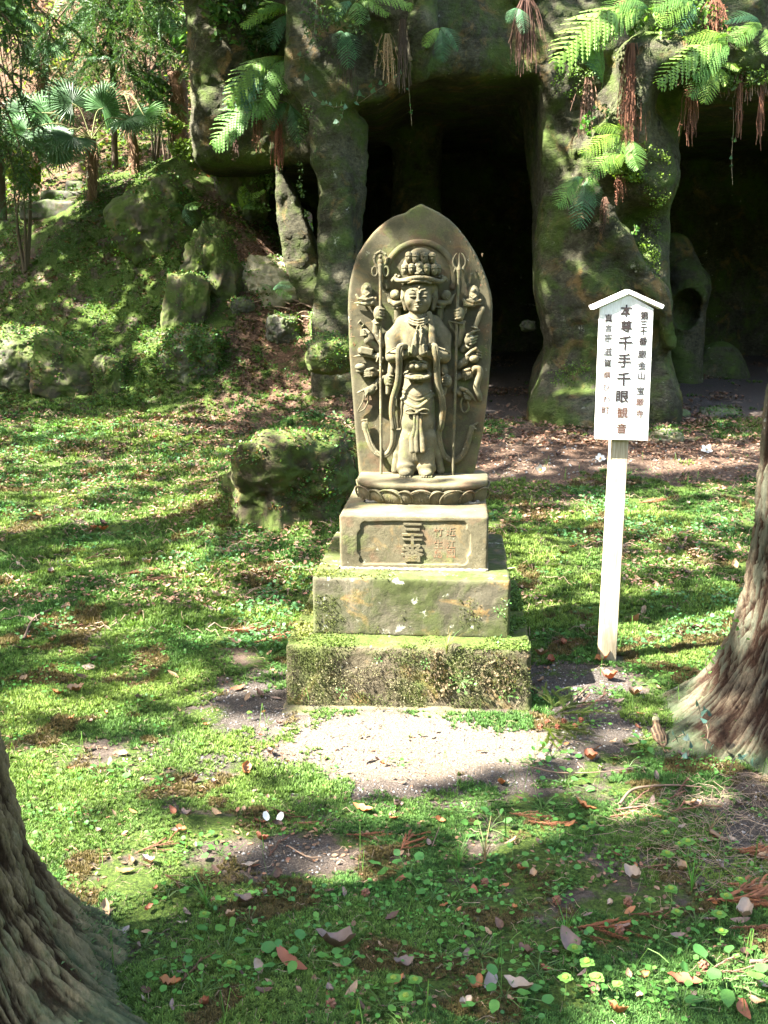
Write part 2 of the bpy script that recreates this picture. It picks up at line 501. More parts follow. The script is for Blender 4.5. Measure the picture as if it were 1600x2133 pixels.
def make_terrain():
    u = np.linspace(-1, 1, 420)
    xs = np.sinh(u * 3.3) / np.sinh(3.3) * 60
    v = np.linspace(0, 1, 560)
    ys = -6 + 5.2 * v + (np.exp(v * 4.2) - 1) / (np.exp(4.2) - 1) * 60
    ys = np.concatenate([np.linspace(-40, -7, 8), ys])
    X, Y = np.meshgrid(xs, ys)
    Z = H(X, Y)
    V = np.stack([X.ravel(), Y.ravel(), Z.ravel()], 1)
    ny, nx = X.shape
    i = np.arange(ny * nx).reshape(ny, nx)
    F = np.stack([i[:-1, :-1], i[:-1, 1:], i[1:, 1:], i[1:, :-1]], -1).reshape(-1, 4)
    pale = np.exp(-(((V[:, 0] - .12) / .62) ** 2 + ((V[:, 1] - 3.38) / .30) ** 2) * 1.1) + f2(V[:, 0], V[:, 1], 4, 3, 91) * .3  # grit tinted paler where the sun patch falls, adding to its brightness
    C = np.stack([gravel_zone(V[:, 0], V[:, 1]), litter_zone(V[:, 0], V[:, 1]), np.clip(pale, 0, 1)], 1)
    b = NB('soil_and_moss', 0.95, 0.15)
    t = b.sep(b.tint())
    soil = b.ramp(b.noise(28, 8, 0.7), [(0.3, (0.030, 0.022, 0.016)), (0.5, (0.075, 0.056, 0.042)), (0.7, (0.15, 0.118, 0.095))])
    grit = b.ramp(b.noise(210, 3, 0.7), [(0.35, (0.026, 0.022, 0.019)), (0.55, (0.072, 0.061, 0.052)), (0.74, (0.22, 0.19, 0.165))])
    grit = b.mix(b.ramp(t[2], [(0.25, 0.0), (0.65, 1.0)]), grit, b.ramp(b.noise(190, 4, 0.7), [(0.33, (0.07, 0.052, 0.038)), (0.52, (0.17, 0.135, 0.10)), (0.7, (0.34, 0.285, 0.225))]))
    soil = b.mix(b.ramp(t[0], [(0.3, 0.25), (0.7, 0.9)]), soil, grit)
    lit = b.ramp(b.noise(45, 6, 0.75), [(0.35, (0.035, 0.020, 0.012)), (0.52, (0.095, 0.055, 0.034)), (0.7, (0.22, 0.15, 0.10))])
    soil = b.mix(t[1], soil, lit)
    moss = b.ramp(b.noise(95, 6, 0.75), [(0.32, (0.016, 0.026, 0.006)), (0.52, (0.050, 0.080, 0.014)), (0.72, (0.12, 0.17, 0.03))])
    nn = b.math('ADD', b.noise(5.5, 8, 0.65, dist=0.3), b.math('MULTIPLY', b.math('ADD', t[0], b.math('MULTIPLY', t[1], 0.6)), -0.30))
    mm = b.ramp(nn, [(0.34, 0.0), (0.43, 1.0)])
    c = b.mix(mm, soil, moss)
    b.col(c)
    h = b.math('ADD', b.noise(85, 6, 0.75), b.math('MULTIPLY', mm, 0.7))
    n1 = b.bump(h, 1.0, 0.02)
    me = npmesh('ground', V, F, b.m, C, True)
    return link('ground', me, kind='structure')
make_terrain()

# ------------------------------------------------------------------ sun patches wanted on the scene; the canopy is cut to fit
def q_of(p):
    return (p[0] - SUN.x / SUN.z * p[2], p[1] - SUN.y / SUN.z * p[2])

LIT = []
def lit(px, py, rx, ry, s=1.0, D=None, ang=0.0):
    """sunlit gap centred on the place seen at a pixel, radii in metres"""
    p = P(px, py, D) if D else hit(px, py)
    q = q_of(p)
    LIT.append((q[0], q[1], rx, ry, s, ang))
lit(800, 1545, 0.60, 0.22, 1.5)
lit(1010, 1530, 0.34, 0.22, 1.5)
lit(620, 1520, 0.25, 0.14, 1.0)
lit(350, 1585, 0.46, 0.17, 1.4)
lit(560, 1610, 0.25, 0.10, 0.9)
lit(130, 1660, 0.34, 0.15, 1.2)
lit(110, 1480, 0.30, 0.16, 0.9)
lit(300, 1470, 0.30, 0.12, 0.5)
lit(200, 1800, 0.26, 0.18, 1.0)
lit(420, 1720, 0.3, 0.12, 0.6)
lit(680, 1650, 0.3, 0.08, 0.6)
lit(1290, 1060, 0.42, 0.30, 1.1)
lit(1460, 975, 0.50, 0.3, 1.0)
lit(1500, 1070, 0.35, 0.25, 0.7)
lit(1380, 1340, 0.34, 0.16, 0.8)
lit(1490, 1290, 0.2, 0.1, 0.9)
lit(1170, 1160, 0.35, 0.35, 0.7)
lit(1260, 1320, 0.15, 0.1, 0.9)
lit(1560, 1900, 0.22, 0.32, 0.85)
lit(1480, 1960, 0.10, 0.08, 0.7)
lit(30, 1110, 0.35, 0.25, 1.0)
lit(220, 1090, 0.35, 0.10, 0.8)
lit(420, 1000, 0.5, 0.12, 0.7)
lit(100, 960, 1.0, 0.2, 0.7)
lit(160, 890, 1.3, 0.28, 0.7)
lit(420, 860, 0.9, 0.22, 0.75)
lit(620, 820, 0.7, 0.25, 0.6)
lit(50, 720, 0.5, 0.40, 1.5, D=11.2)
lit(365, 735, 0.34, 0.26, 1.5, D=11.0)
lit(210, 655, 0.3, 0.15, 0.9)
lit(440, 620, 0.25, 0.2, 0.6)
# the monument and the sign
lit(840, 1420, 0.58, 0.22, 1.4, D=3.70)
lit(850, 1260, 0.56, 0.24, 1.2, D=3.83)
lit(860, 1130, 0.42, 0.20, 0.95, D=3.96)
lit(875, 960, 0.40, 0.16, 1.05, D=4.40)
lit(875, 780, 0.42, 0.22, 1.05, D=4.40)
lit(885, 620, 0.42, 0.24, 0.70, D=4.40)
lit(1300, 700, 0.36, 0.22, 1.2, D=4.19)
lit(1300, 850, 0.36, 0.22, 1.2, D=4.19)
lit(1290, 960, 0.16, 0.12, 1.1, D=4.19)
lit(1270, 1180, 0.20, 0.16, 1.2, D=4.19)
lit(1262, 1320, 0.14, 0.10, 1.0, D=4.19)
# cliff: mossy ledge, ferns, fin of rock, far bank
lit(1260, 90, 0.65, 0.34, 1.2, D=9.6)
lit(1480, 110, 0.65, 0.36, 1.3, D=9.5)
lit(1310, 340, 0.52, 0.46, 1.7, D=9.5)
lit(1370, 400, 0.24, 0.40, 1.6, D=9.5)
lit(1190, 330, 0.16, 0.5, .8, D=9.7)
lit(1180, 240, 0.20, 0.35, 0.5, D=9.8)
lit(1345, 520, 0.10, 0.22, 0.6, D=9.8)
lit(1200, 750, 0.22, 0.12, 0.6, D=9.6)
lit(610, 420, 0.42, 0.46, 1.6, D=11.25)
lit(640, 520, 0.36, 0.46, 1.6, D=11.1)
lit(520, 410, 0.32, 0.28, 1.3, D=12.0)
lit(415, 305, 0.42, 0.30, 1.5, D=12.9)
lit(100, 190, 2.4, 1.4, 1.4, D=19)
lit(250, 120, 1.2, 1.0, 1.0, D=14)
lit(130, 290, 0.8, 0.6, 1.2, D=13)
lit(30, 330, 0.9, 0.5, 1.0, D=16)
lit(300, 290, 1.0, 0.35, 0.9, D=16.5)
lit(450, 100, 0.5, 0.45, 0.8, D=14.5)
lit(120, 60, 1.6, 0.8, 0.8, D=17)
lit(600, 590, 0.4, 0.28, 1.2, D=10.6)
lit(560, 480, 0.3, 0.25, 0.6, D=11.4)
LIT = np.array(LIT)

def sun_open(qx, qy):
    """0 closed canopy .. 1 open gap, at the ground point the sun ray through there would reach"""
    n = f2(qx, qy, 2.1, 3, 5)
    n2 = f2(qx, qy, 5.0, 3, 9)
    wob = 1 + 0.35 * n + 0.25 * n2
    v = np.zeros(len(qx))
    for cx, cy, rx, ry, s, a in LIT:
        d = np.sqrt(((qx - cx) / rx) ** 2 + ((qy - cy) / ry) ** 2)
        v = np.maximum(v, s * sstep(1.35, 0.75, d * wob))
    meadow = np.where((qy > 4.5) & (qx < 0.4), 0.85, 0.40) * sstep(-0.10, 0.30, n * .8 + 0.8 * n2)
    meadow = np.where((qy > 9.4) & (qx > -0.9) & (qy < 14), 0.0, meadow)
    meadow = meadow * np.where(qy < 2.7, .12, 1.0)
    meadow = meadow * np.where((qy > 10.2) & (qx < 0.4), .45, 1.0) * np.where((qx > .5) & (qy > 7.3) & (qy < 9.6), .25, 1.0)
    return np.clip(np.maximum(v, meadow), 0, 1)

# ------------------------------------------------------------------ cliff with its caves
ROCK = stone_mat('mossy_tuff', (0.034, 0.032, 0.019), (0.135, 0.125, 0.080), moss=0.47, mosscol=(0.052, 0.080, 0.014), lichen=0.22, stain=0.45, scale=0.42, tops=1.2, rel=3.5)
ROCKB = stone_mat('boulder_tuff', (0.05, 0.048, 0.035), (0.20, 0.185, 0.14), moss=0.6, mosscol=(0.06, 0.085, 0.018), lichen=0.1, stain=0.3, scale=0.9, tops=1.1, rel=1.8)

def make_cliff():
    DF = 9.9
    W = lambda px, py, D=DF: (lambda v: (v.x, v.z))(P(px, py, D))
    s = SD((-2.8, 8.8, -0.6), (6.6, 15.6, 6.9), 0.042)
    s.box((2.75, 12.9, 3.0), (3.7, 3.0, 4.4), 0.25)          # body right of the gap, face at 9.9
    s.box((-1.22, 13.8, 4.9), (0.86, 2.3, 2.2), 0.3, 0.2)       # receding overhang on the left
    # outline of the left pillar
    s.poly([W(590, -400), W(596, 60), W(592, 150), W(628, 200), W(650, 245), W(652, 335), W(662, 400), W(664, 470), W(668, 560), W(655, 640), W(650, 760), W(650, 1300), W(200, 1300), W(200, -400)], 8, 11.4, 0.05, 0.12, sub=True)
    s.poly([W(722, 232), W(742, 214), W(795, 207), W(850, 172), W(900, 157), W(1000, 163), W(1120, 154), W(1128, 210), W(1131, 400), W(1134, 520), W(1142, 610), W(1168, 680), W(1172, 715), W(1142, 775), W(1128, 830), W(1122, 1100), W(1122, 1400), W(760, 1400), W(748, 640), W(742, 520), W(728, 400)], 8, 15.0, 0.05, 0.10, sub=True)
    s.box((1.0, 13.0, 1.3), (1.5, 2.0, 1.9), 0.3, 0.2, sub=True)
    s.poly([W(1415, 1500), W(1412, 880), W(1406, 780), W(1402, 700), W(1398, 600), W(1392, 430), W(1404, 330), W(1421, 250), W(1445, 208), W(1520, 198), W(2100, 190), W(2100, 1500)], 8, 14.6, 0.05, 0.12, sub=True)
    # undercut on the left with a standing fin of rock
    s.box((-1.5, 12.6, 1.2), (1.2, 1.5, 1.66), 0.2, 0.15, sub=True)
    s.box((-1.5, 11.75, 4.0), (0.35, 0.22, 0.8), 0.1, 0.2)
    s.poly([W(574, 345, 11.3), W(600, 380, 11.3), W(628, 425, 11.3), W(656, 495, 11.3), W(672, 560, 11.3), W(694, 640, 11.3), W(640, 640, 11.3), W(606, 575, 11.3), W(590, 520, 11.3), W(582, 470, 11.3), W(576, 420, 11.3)], 11.15, 11.9, 0.05, 0.08)
    s.path([(-0.30, 10.15, 3.0), (-0.36, 10.2, 1.8), (-0.30, 10.2, 0.4)], [0.16, 0.13, 0.20], 0.12)
    s.ell((-0.55, 11.0, 1.35), (0.12, 0.16, 0.10), 0.05, sub=True)
    s.ell((-0.45, 10.75, 1.42), (0.10, 0.16, 0.09), 0.05, sub=True)
    # right pillar: belly, foot, ledge, hollow under it
    c = P(1250, 560, 9.9); s.ell((c.x, 10.15, c.z), (0.50, 0.5, 1.2), 0.25)
    c = P(1235, 880, 9.7); s.ell((c.x, 9.95, c.z), (0.56, 0.5, 0.42), 0.25)
    c = P(1385, 870, 9.7); s.ell((c.x, 10.0, c.z), (0.22, 0.4, 0.45), 0.15)
    c = P(1290, 310, 9.7); s.ell((c.x, 9.82, c.z), (0.46, 0.34, 0.32), 0.2)
    c = P(1355, 370, 9.7); s.ell((c.x, 9.80, c.z), (0.24, 0.32, 0.30), 0.15)
    c = P(1335, 480, 9.6); s.ell((c.x, 9.72, c.z), (0.30, 0.26, 0.22), 0.12, sub=True)
    s.path([P(1215, 400, 9.72), P(1290, 500, 9.68), P(1360, 610, 9.72), P(1392, 720, 9.8)], [0.10, 0.09, 0.08, 0.06], 0.12)
    c = P(1330, 200, 9.6); s.ell((c.x, 9.7, c.z), (0.16, 0.3, 0.45), 0.15)
    c = P(1500, 120, 9.6); s.ell((c.x, 9.65, c.z), (0.9, 0.32, 0.24), 0.2)
    c = P(1240, 200, 9.6); s.ell((c.x, 9.72, c.z), (0.13, 0.25, 0.25), 0.1, sub=True)
    # lintel: green ridge and alcove
    s.path([P(880, -120, 9.8), P(885, 60, 9.72), P(872, 150, 9.85)], [0.14, 0.12, 0.10], 0.12)
    c = P(785, 110, 9.75); s.ell((c.x, 9.85, c.z), (0.26, 0.22, 0.35), 0.12, sub=True)
    c = P(1060, 60, 9.75); s.ell((c.x, 9.8, c.z), (0.28, 0.2, 0.5), 0.15, sub=True)
    # inside the second cave: worn red pillars with holes
    c = P(1430, 700, 12.2); s.path([(c.x - .15, 12.4, 2.0), (c.x, 12.2, 1.6), (c.x - .05, 12.3, 0.3)], [0.22, 0.2, 0.3], 0.2)
    c = P(1500, 780, 12.6); s.ell((c.x, 12.7, c.z - .3), (0.4, 0.4, 0.7), 0.2)
    c = P(1425, 640, 12.2); s.ell((c.x, 12.1, c.z), (0.16, 0.3, 0.24), 0.05, sub=True)
    c = P(870, 500, 12.5); s.path([(c.x, 12.8, 3.4), (c.x, 12.8, 0.2)], [0.3, 0.25], 0.2)
    def disp(V):
        n1 = fbm(V * 1.3, 3, 3); n2 = fbm(V * 1.3 + 31, 3, 13); n3 = fbm(V * np.array([5, 5, 6.5]), 4, 23, .6); n4 = fbm(V * np.array([11, 11, 19]), 3, 29, .65)
        V = V.copy()
        V[:, 1] += n1 * 0.13 + n3 * 0.045 + n4 * 0.035 - np.abs(n2) * .12 + .035 * (((V[:, 2] * 2.6 + n1 * 2.2) % 1.0) - .5) * sstep(-.3, .3, n2)
        V[:, 0] += n2 * 0.06 + n3 * 0.02 + n4 * 0.022
        V[:, 2] += n3 * 0.02 + n2 * 0.04
        return V
    o = s.obj('rock_cliff', ROCK, disp=disp)
    tag(o, 'tall olive rock cliff hollowed into dark square caves behind the stone monument', 'cliff')
    return o
make_cliff()

# far hillside that closes the view
def far_hill():
    xs = np.linspace(-34, 34, 90); ys = np.linspace(0, 1, 40)
    X, T = np.meshgrid(xs, ys)
    Y = 27 + T * 12 - 0.010 * X * X; Z = -1 + T * 17 + f2(X, T * 10, 0.3, 3, 8).reshape(X.shape) * 1.2
    V = np.stack([X.ravel(), Y.ravel(), Z.ravel()], 1); i = np.arange(X.size).reshape(X.shape)
    F = np.stack([i[:-1, :-1], i[:-1, 1:], i[1:, 1:], i[1:, :-1]], -1).reshape(-1, 4)
    b = NB('hillside_soil', 0.95, 0.1)
    b.col(b.ramp(b.noise(1.4, 8, 0.7), [(0.35, (0.012, 0.02, 0.006)), (0.6, (0.05, 0.07, 0.02)), (0.75, (0.10, 0.08, 0.04))]))
    link('hill', npmesh('hill', V, F, b.m, None, True), kind='structure')
far_hill()
def sky_block_ring():  # unseen ring added round the camera side to block low sky light
    th = np.radians(np.linspace(52, 308, 110)); rr = np.linspace(0, 1, 22)
    T, R = np.meshgrid(th, rr)
    rad = 15 + R * 16 + f2(np.cos(T) * 3, np.sin(T) * 3, 1.0, 2, 4).reshape(T.shape) * 1.5
    V = np.stack([(np.sin(T) * rad).ravel(), (3 + np.cos(T) * rad).ravel(), (-.6 + 13 * sstep(0, .8, R) + f2(np.cos(T) * 9, R * 6 + T, 1.0, 3, 6).reshape(T.shape) * .9).ravel()], 1)
    i = np.arange(T.size).reshape(T.shape); F = np.stack([i[:-1, :-1], i[:-1, 1:], i[1:, 1:], i[1:, :-1]], -1).reshape(-1, 4)
    link('hill', npmesh('hill', V, F, bpy.data.materials['hillside_soil'], None, True), kind='structure')
sky_block_ring()

# ------------------------------------------------------------------ boulders and banks of turf
def ico(sub=4):
    import bmesh
    bm = bmesh.new(); bmesh.ops.create_icosphere(bm, subdivisions=sub, radius=1.0)
    V = np.array([v.co[:] for v in bm.verts]); F = np.array([[v.index for v in f.verts] for f in bm.faces]); bm.free()
    return V, F
ICO5, ICO4, ICO3 = ico(6), ico(4), ico(3)

def boulder(name, px, py, D, size, seed, mat, label, cat='rock', group=None, rough=0.25, sub=None, rz=0.0, sink=0.0, square=0.0):
    V, F = sub or ICO5
    d = V.copy()
    if square:      # flatten towards a block
        m = np.abs(d).max(1, keepdims=True); d = d * (1 - square) + d / m * square * 0.8
    r = 1 + fbm(V * 1.1 + seed * 7.7, 3, seed) * rough * 1.8 + fbm(V * 4.5 + seed, 3, seed + 5) * rough * 0.5 + fbm(V * 16 + seed, 2, seed + 8) * rough * 0.14
    V = d * r[:, None] * np.array(size)
    me = npmesh(name, V, F, mat, None, True)
    p = P(px, py, D) if D else hit(px, py)
    o = link(name, me, loc=(p.x, p.y, p.z - sink), rz=rz)
    return tag(o, label, cat, group)

# ------------------------------------------------------------------ the stone monument
MO = Vector((0.12, 4.13, 0.0)); MR = math.radians(-4.0)
mon = empty('stone_monument', MO, MR, 'weathered stone stele carved with a many-armed praying figure on a three-step pedestal', 'monument')
_ri = Matrix.Rotation(-MR, 3, 'Z')
YS = 0.32

def U(px, py, v=0.0, ys=None):
    """photo pixel -> point of the monument's own frame, v metres proud of the stele's face"""
    o = _ri @ (Vector((0, 0, CAMZ)) - MO); d = _ri @ ray(px, py)
    yp = (YS if ys is None else ys) - v
    t = (yp - o.y) / d.y
    return (o.x + d.x * t, yp, o.z + d.z * t)
def A(zx, zy, v=0.0): return U(690 + zx * 0.23448, 400 + zy * 0.23448, v)
def B(zx, zy, v=0.0): return U(580 + zx * 0.34375, 880 + zy * 0.34375, v)
u = 0.000487          # metres per unit of A at the stele
w2 = 0.000715         # metres per unit of B

STONE = stone_mat('carved_stone', (0.046, 0.041, 0.024), (0.122, 0.108, 0.062), moss=0.28, mosscol=(0.085, 0.105, 0.028), lichen=0.12, stain=0.22, scale=1.5, red=0.14)
STONE2 = stone_mat('figure_stone', (0.060, 0.053, 0.031), (0.170, 0.150, 0.090), moss=0.22, mosscol=(0.085, 0.105, 0.032), lichen=0.34, stain=0.35, scale=2.2)
STONE3 = stone_mat('block_stone', (0.062, 0.054, 0.030), (0.175, 0.153, 0.092), moss=0.24, mosscol=(0.085, 0.11, 0.03), lichen=0.18, stain=0.35, scale=1.2, red=0.15)
STONE4 = stone_mat('mossy_block', (0.036, 0.032, 0.020), (0.155, 0.138, 0.092), moss=0.52, mosscol=(0.038, 0.048, 0.013), lichen=0.55, stain=0.8, scale=0.8, tops=0.7)
STONE5 = stone_mat('turfed_block', (0.048, 0.039, 0.023), (0.16, 0.135, 0.085), moss=0.50, mosscol=(0.050, 0.068, 0.014), lichen=0.2, stain=0.5, scale=0.8, tops=0.95, rel=2.6)

def wobble(amp, fine=0.0, chip=0.0, seed=0):
    def f(V):
        V = V.copy()
        n = np.stack([fbm(V * 6 + k * 9, 3, seed + k) for k in range(3)], 1)
        V = V + n * amp
        if fine:
            m = np.stack([fbm(V * 38 + k * 5, 3, seed + 7 + k) for k in range(3)], 1)
            V = V + m * fine
        return V
    return f

def block(name, cx, yf, yb, hw, z0, z1, mat, h, rr, disp, cuts=None):
    s = SD((cx - hw - .03, yf - .03, z0 - .03), (cx + hw + .03, yb + .03, z1 + .03), h)
    s.box((cx, (yf + yb) / 2, (z0 + z1) / 2), (hw, (yb - yf) / 2, (z1 - z0) / 2), rr)
    if cuts: cuts(s)
    return s.obj(name, mat, mon, disp=disp)

def edgechips(cx, yf, hw, z1, n, seed, size):
    r = random.Random(seed)
    def f(s):
        for _ in range(n):
            x = cx + r.uniform(-hw, hw)
            s.ell((x, yf - 0.3 * size, z1 + 0.2 * size), (size * r.uniform(.4, 1.6), size * r.uniform(.5, 1), size * r.uniform(.4, .8)), 0.004, sub=True)
        for sx in (-1, 1):
            for _ in range(n // 2):
                s.ell((cx + sx * (hw + .2 * size), yf - .3 * size, z1 * 0.99 - r.random() * .2), (size * .8, size * .8, size * r.uniform(.5, 2)), 0.004, sub=True)
    return f
block('base_block', 0.0, -0.43, 0.55, 0.465, -0.10, 0.244, STONE5, 0.010, 0.018, wobble(0.009, 0.006, seed=1), edgechips(0, -0.43, .465, .244, 12, 3, .014))
block('middle_block', 0.004, -0.30, 0.48, 0.381, 0.238, 0.475, STONE4, 0.008, 0.012, wobble(0.005, 0.0022, seed=2), edgechips(.004, -.30, .381, .475, 10, 4, .010))

# inscribed block
IY = -0.173
def T3(zx, zy, v=0.0): return U(580 + zx * 0.34375, 880 + zy * 0.34375, v, IY)
def panel(s):
    pts = []
    L, R_, T_, B_ = 478, 1163, 602, 858
    def arc(cx, cy, r, a0, a1):
        for k in range(7):
            a = math.radians(a0 + (a1 - a0) * k / 6); pts.append((cx + r * math.cos(a), cy + r * math.sin(a)))
    pts += [(548, T_), (R_ - 70, T_)]; arc(R_ - 48, T_ + 28, 30, 250, 395); pts += [(R_, T_ + 75), (R_, B_ - 75)]
    arc(R_ - 45, B_ - 25, 30, -35, 110); pts += [(R_ - 70, B_), (548, B_)]; arc(L + 45, B_ - 25, 30, 70, 215)
    pts += [(L, B_ - 75), (L, T_ + 75)]; arc(L + 48, T_ + 28, 30, 145, 290)
    q = [T3(*p) for p in pts]
    s.poly([(a, c) for a, b_, c in q], IY - 0.02, IY + 0.006, 0.002, 0.003, sub=True)
    edgechips(0.008, IY, .29, .694, 8, 9, .007)(s)
insc = block('inscribed_block', 0.008, IY, 0.455, 0.292, 0.470, 0.694, STONE3, 0.0038, 0.010, wobble(0.0025, 0.0009, seed=3), panel)

# mortar seams
b = NB('old_mortar', 0.95, 0.1); b.col(b.ramp(b.noise(60, 5, 0.7), [(0.35, (0.09, 0.08, 0.055)), (0.65, (0.24, 0.215, 0.17))])); b.bump(b.noise(120, 4), 0.6, 0.004)
MORTAR = b.m
def mortar(cx, yf, hw, z, depth):
    g = Bag()
    pts = []
    n = 60
    for k in range(n + 1): pts.append((cx - hw + 2 * hw * k / n, yf, z))
    for k in range(n // 2): pts.append((cx + hw, yf + depth * (k + 1) / (n // 2), z))
    r = [0.006 + 0.005 * rnd.random() for _ in pts]
    V, F = tube(pts, r, 6); g.add(V, F)
    pts = [(cx - hw, yf + depth * k / 30, z) for k in range(31)]
    V, F = tube(pts, [0.006 + 0.004 * rnd.random() for _ in pts], 6); g.add(V, F)
    link('mortar_seam', g.mesh('mortar_seam', MORTAR, True), mon)
mortar(0.008, IY, 0.288, 0.476, 0.5)
mortar(0.03, 0.072, 0.232, 0.697, 0.34)

# ---- lettering
def glyph(body, size, extrude=0.0, bold=0.0):
    cu = bpy.data.curves.new('lettering', 'FONT'); cu.body = body; cu.size = size; cu.extrude = extrude; cu.offset = bold
    cu.resolution_u = 4
    o = bpy.data.objects.new('lettering', cu); COL.objects.link(o)
    dg = bpy.context.evaluated_depsgraph_get(); dg.update()
    me = bpy.data.meshes.new_from_object(o.evaluated_get(dg))
    bpy.data.objects.remove(o); bpy.data.curves.remove(cu)
    n = len(me.vertices); co = np.empty(n * 3, dtype=np.float32); me.vertices.foreach_get('co', co); co = co.reshape(-1, 3)
    c = (co.min(0) + co.max(0)) / 2; co = co - c
    me.vertices.foreach_set('co', np.stack([co[:, 0], -co[:, 2], co[:, 1]], 1).ravel()); me.update()
    return me, co.max(0) - co.min(0)

def put_glyph(ch, size, loc, mat, parent, extrude=0.0, bold=0.0, name='character', sx=1.0):
    me, d = glyph(ch, size, extrude, bold); me.materials.append(mat)
    o = link(name, me, parent, loc=loc)
    o.scale = (sx, 1, 1)
    return o
b = NB('faded_red', 0.95, 0.1); b.col(b.mix(b.ramp(b.noise(90, 4, 0.7), [(0.36, 0.0), (0.54, 1.0)]), (0.20, 0.075, 0.04), (0.17, 0.14, 0.085))); RED = b.m
for ch, y, sz, kz in (('三', 648, 0.088, .72), ('十', 712, 0.080, .62), ('番', 790, 0.088, .86)):
    p = T3(812, y, -0.004); o = put_glyph(ch, sz, (p[0], p[1], p[2]), STONE3, insc, 0.0042, 0.0026); o.scale = (1.0, 1.0, kz)
for col_, xs in (('近江國', 1045), ('竹生島', 968)):
    for ch, y in zip(col_, (662, 738, 795)):
        p = T3(xs, y, -0.0052); put_glyph(ch, 0.038, p, RED, insc, 0.0004)

# ---- stele
outl = [(795, 105), (860, 135), (960, 180), (1050, 240), (1130, 320), (1210, 420), (1280, 530), (1340, 650), (1390, 780), (1420, 900), (1432, 1000), (1430, 1150), (1425, 1300), (1415, 1500), (1400, 1700), (1375, 1900), (1350, 2133)]
outr = [(210, 2133), (200, 2000), (185, 1800), (170, 1600), (155, 1400), (150, 1200), (143, 1050), (148, 900), (160, 800), (190, 680), (230, 560), (300, 450), (380, 350), (480, 262), (560, 213), (625, 195), (662, 182), (690, 158), (725, 138)]
pts = [A(*p) for p in outl] + [U(985, 1003)] + [U(748, 1003)] + [A(*p) for p in outr]
s = SD((-0.36, YS - 0.03, 0.72), (0.40, YS + 0.15, 1.95), 0.0045)
s.poly([(p[0], p[2]) for p in pts], YS, YS + 0.11, 0.014)
s.ell(A(655, 165, 0.01), (0.022, 0.03, 0.010), 0.004, sub=True, rz=0.4)
slab = s.obj('stele_slab', STONE, mon, disp=wobble(0.003, 0.0008, seed=6))

# ring halo
def arcpts(cx, cy, r, a0, a1, n, v):
    return [A(cx + r * math.cos(math.radians(a0 + (a1 - a0) * k / n)), cy - r * math.sin(math.radians(a0 + (a1 - a0) * k / n)), v) for k in range(n + 1)]
s = SD((-0.18, YS - 0.03, 1.36), (0.24, YS + 0.02, 1.78), 0.0028)
s.path(arcpts(788, 750, 305, -18, 198, 40, 0.002), 27 * u, 0.0, 0.72)
s.obj('halo_ring', STONE, mon)

def part(name, lo, hi, h, fn, mat=None, parent=None, m=0.02):
    """lo / hi: corners in A units with the depth range"""
    a, c = A(lo[0], lo[1], 0.0), A(hi[0], hi[1], 0.0)
    s = SD((min(a[0], c[0]) - m, YS - hi[2], min(a[2], c[2]) - m), (max(a[0], c[0]) + m, YS + 0.012, max(a[2], c[2]) + m), h)
    fn(s)
    return s.obj(name, mat or STONE2, parent or mon)

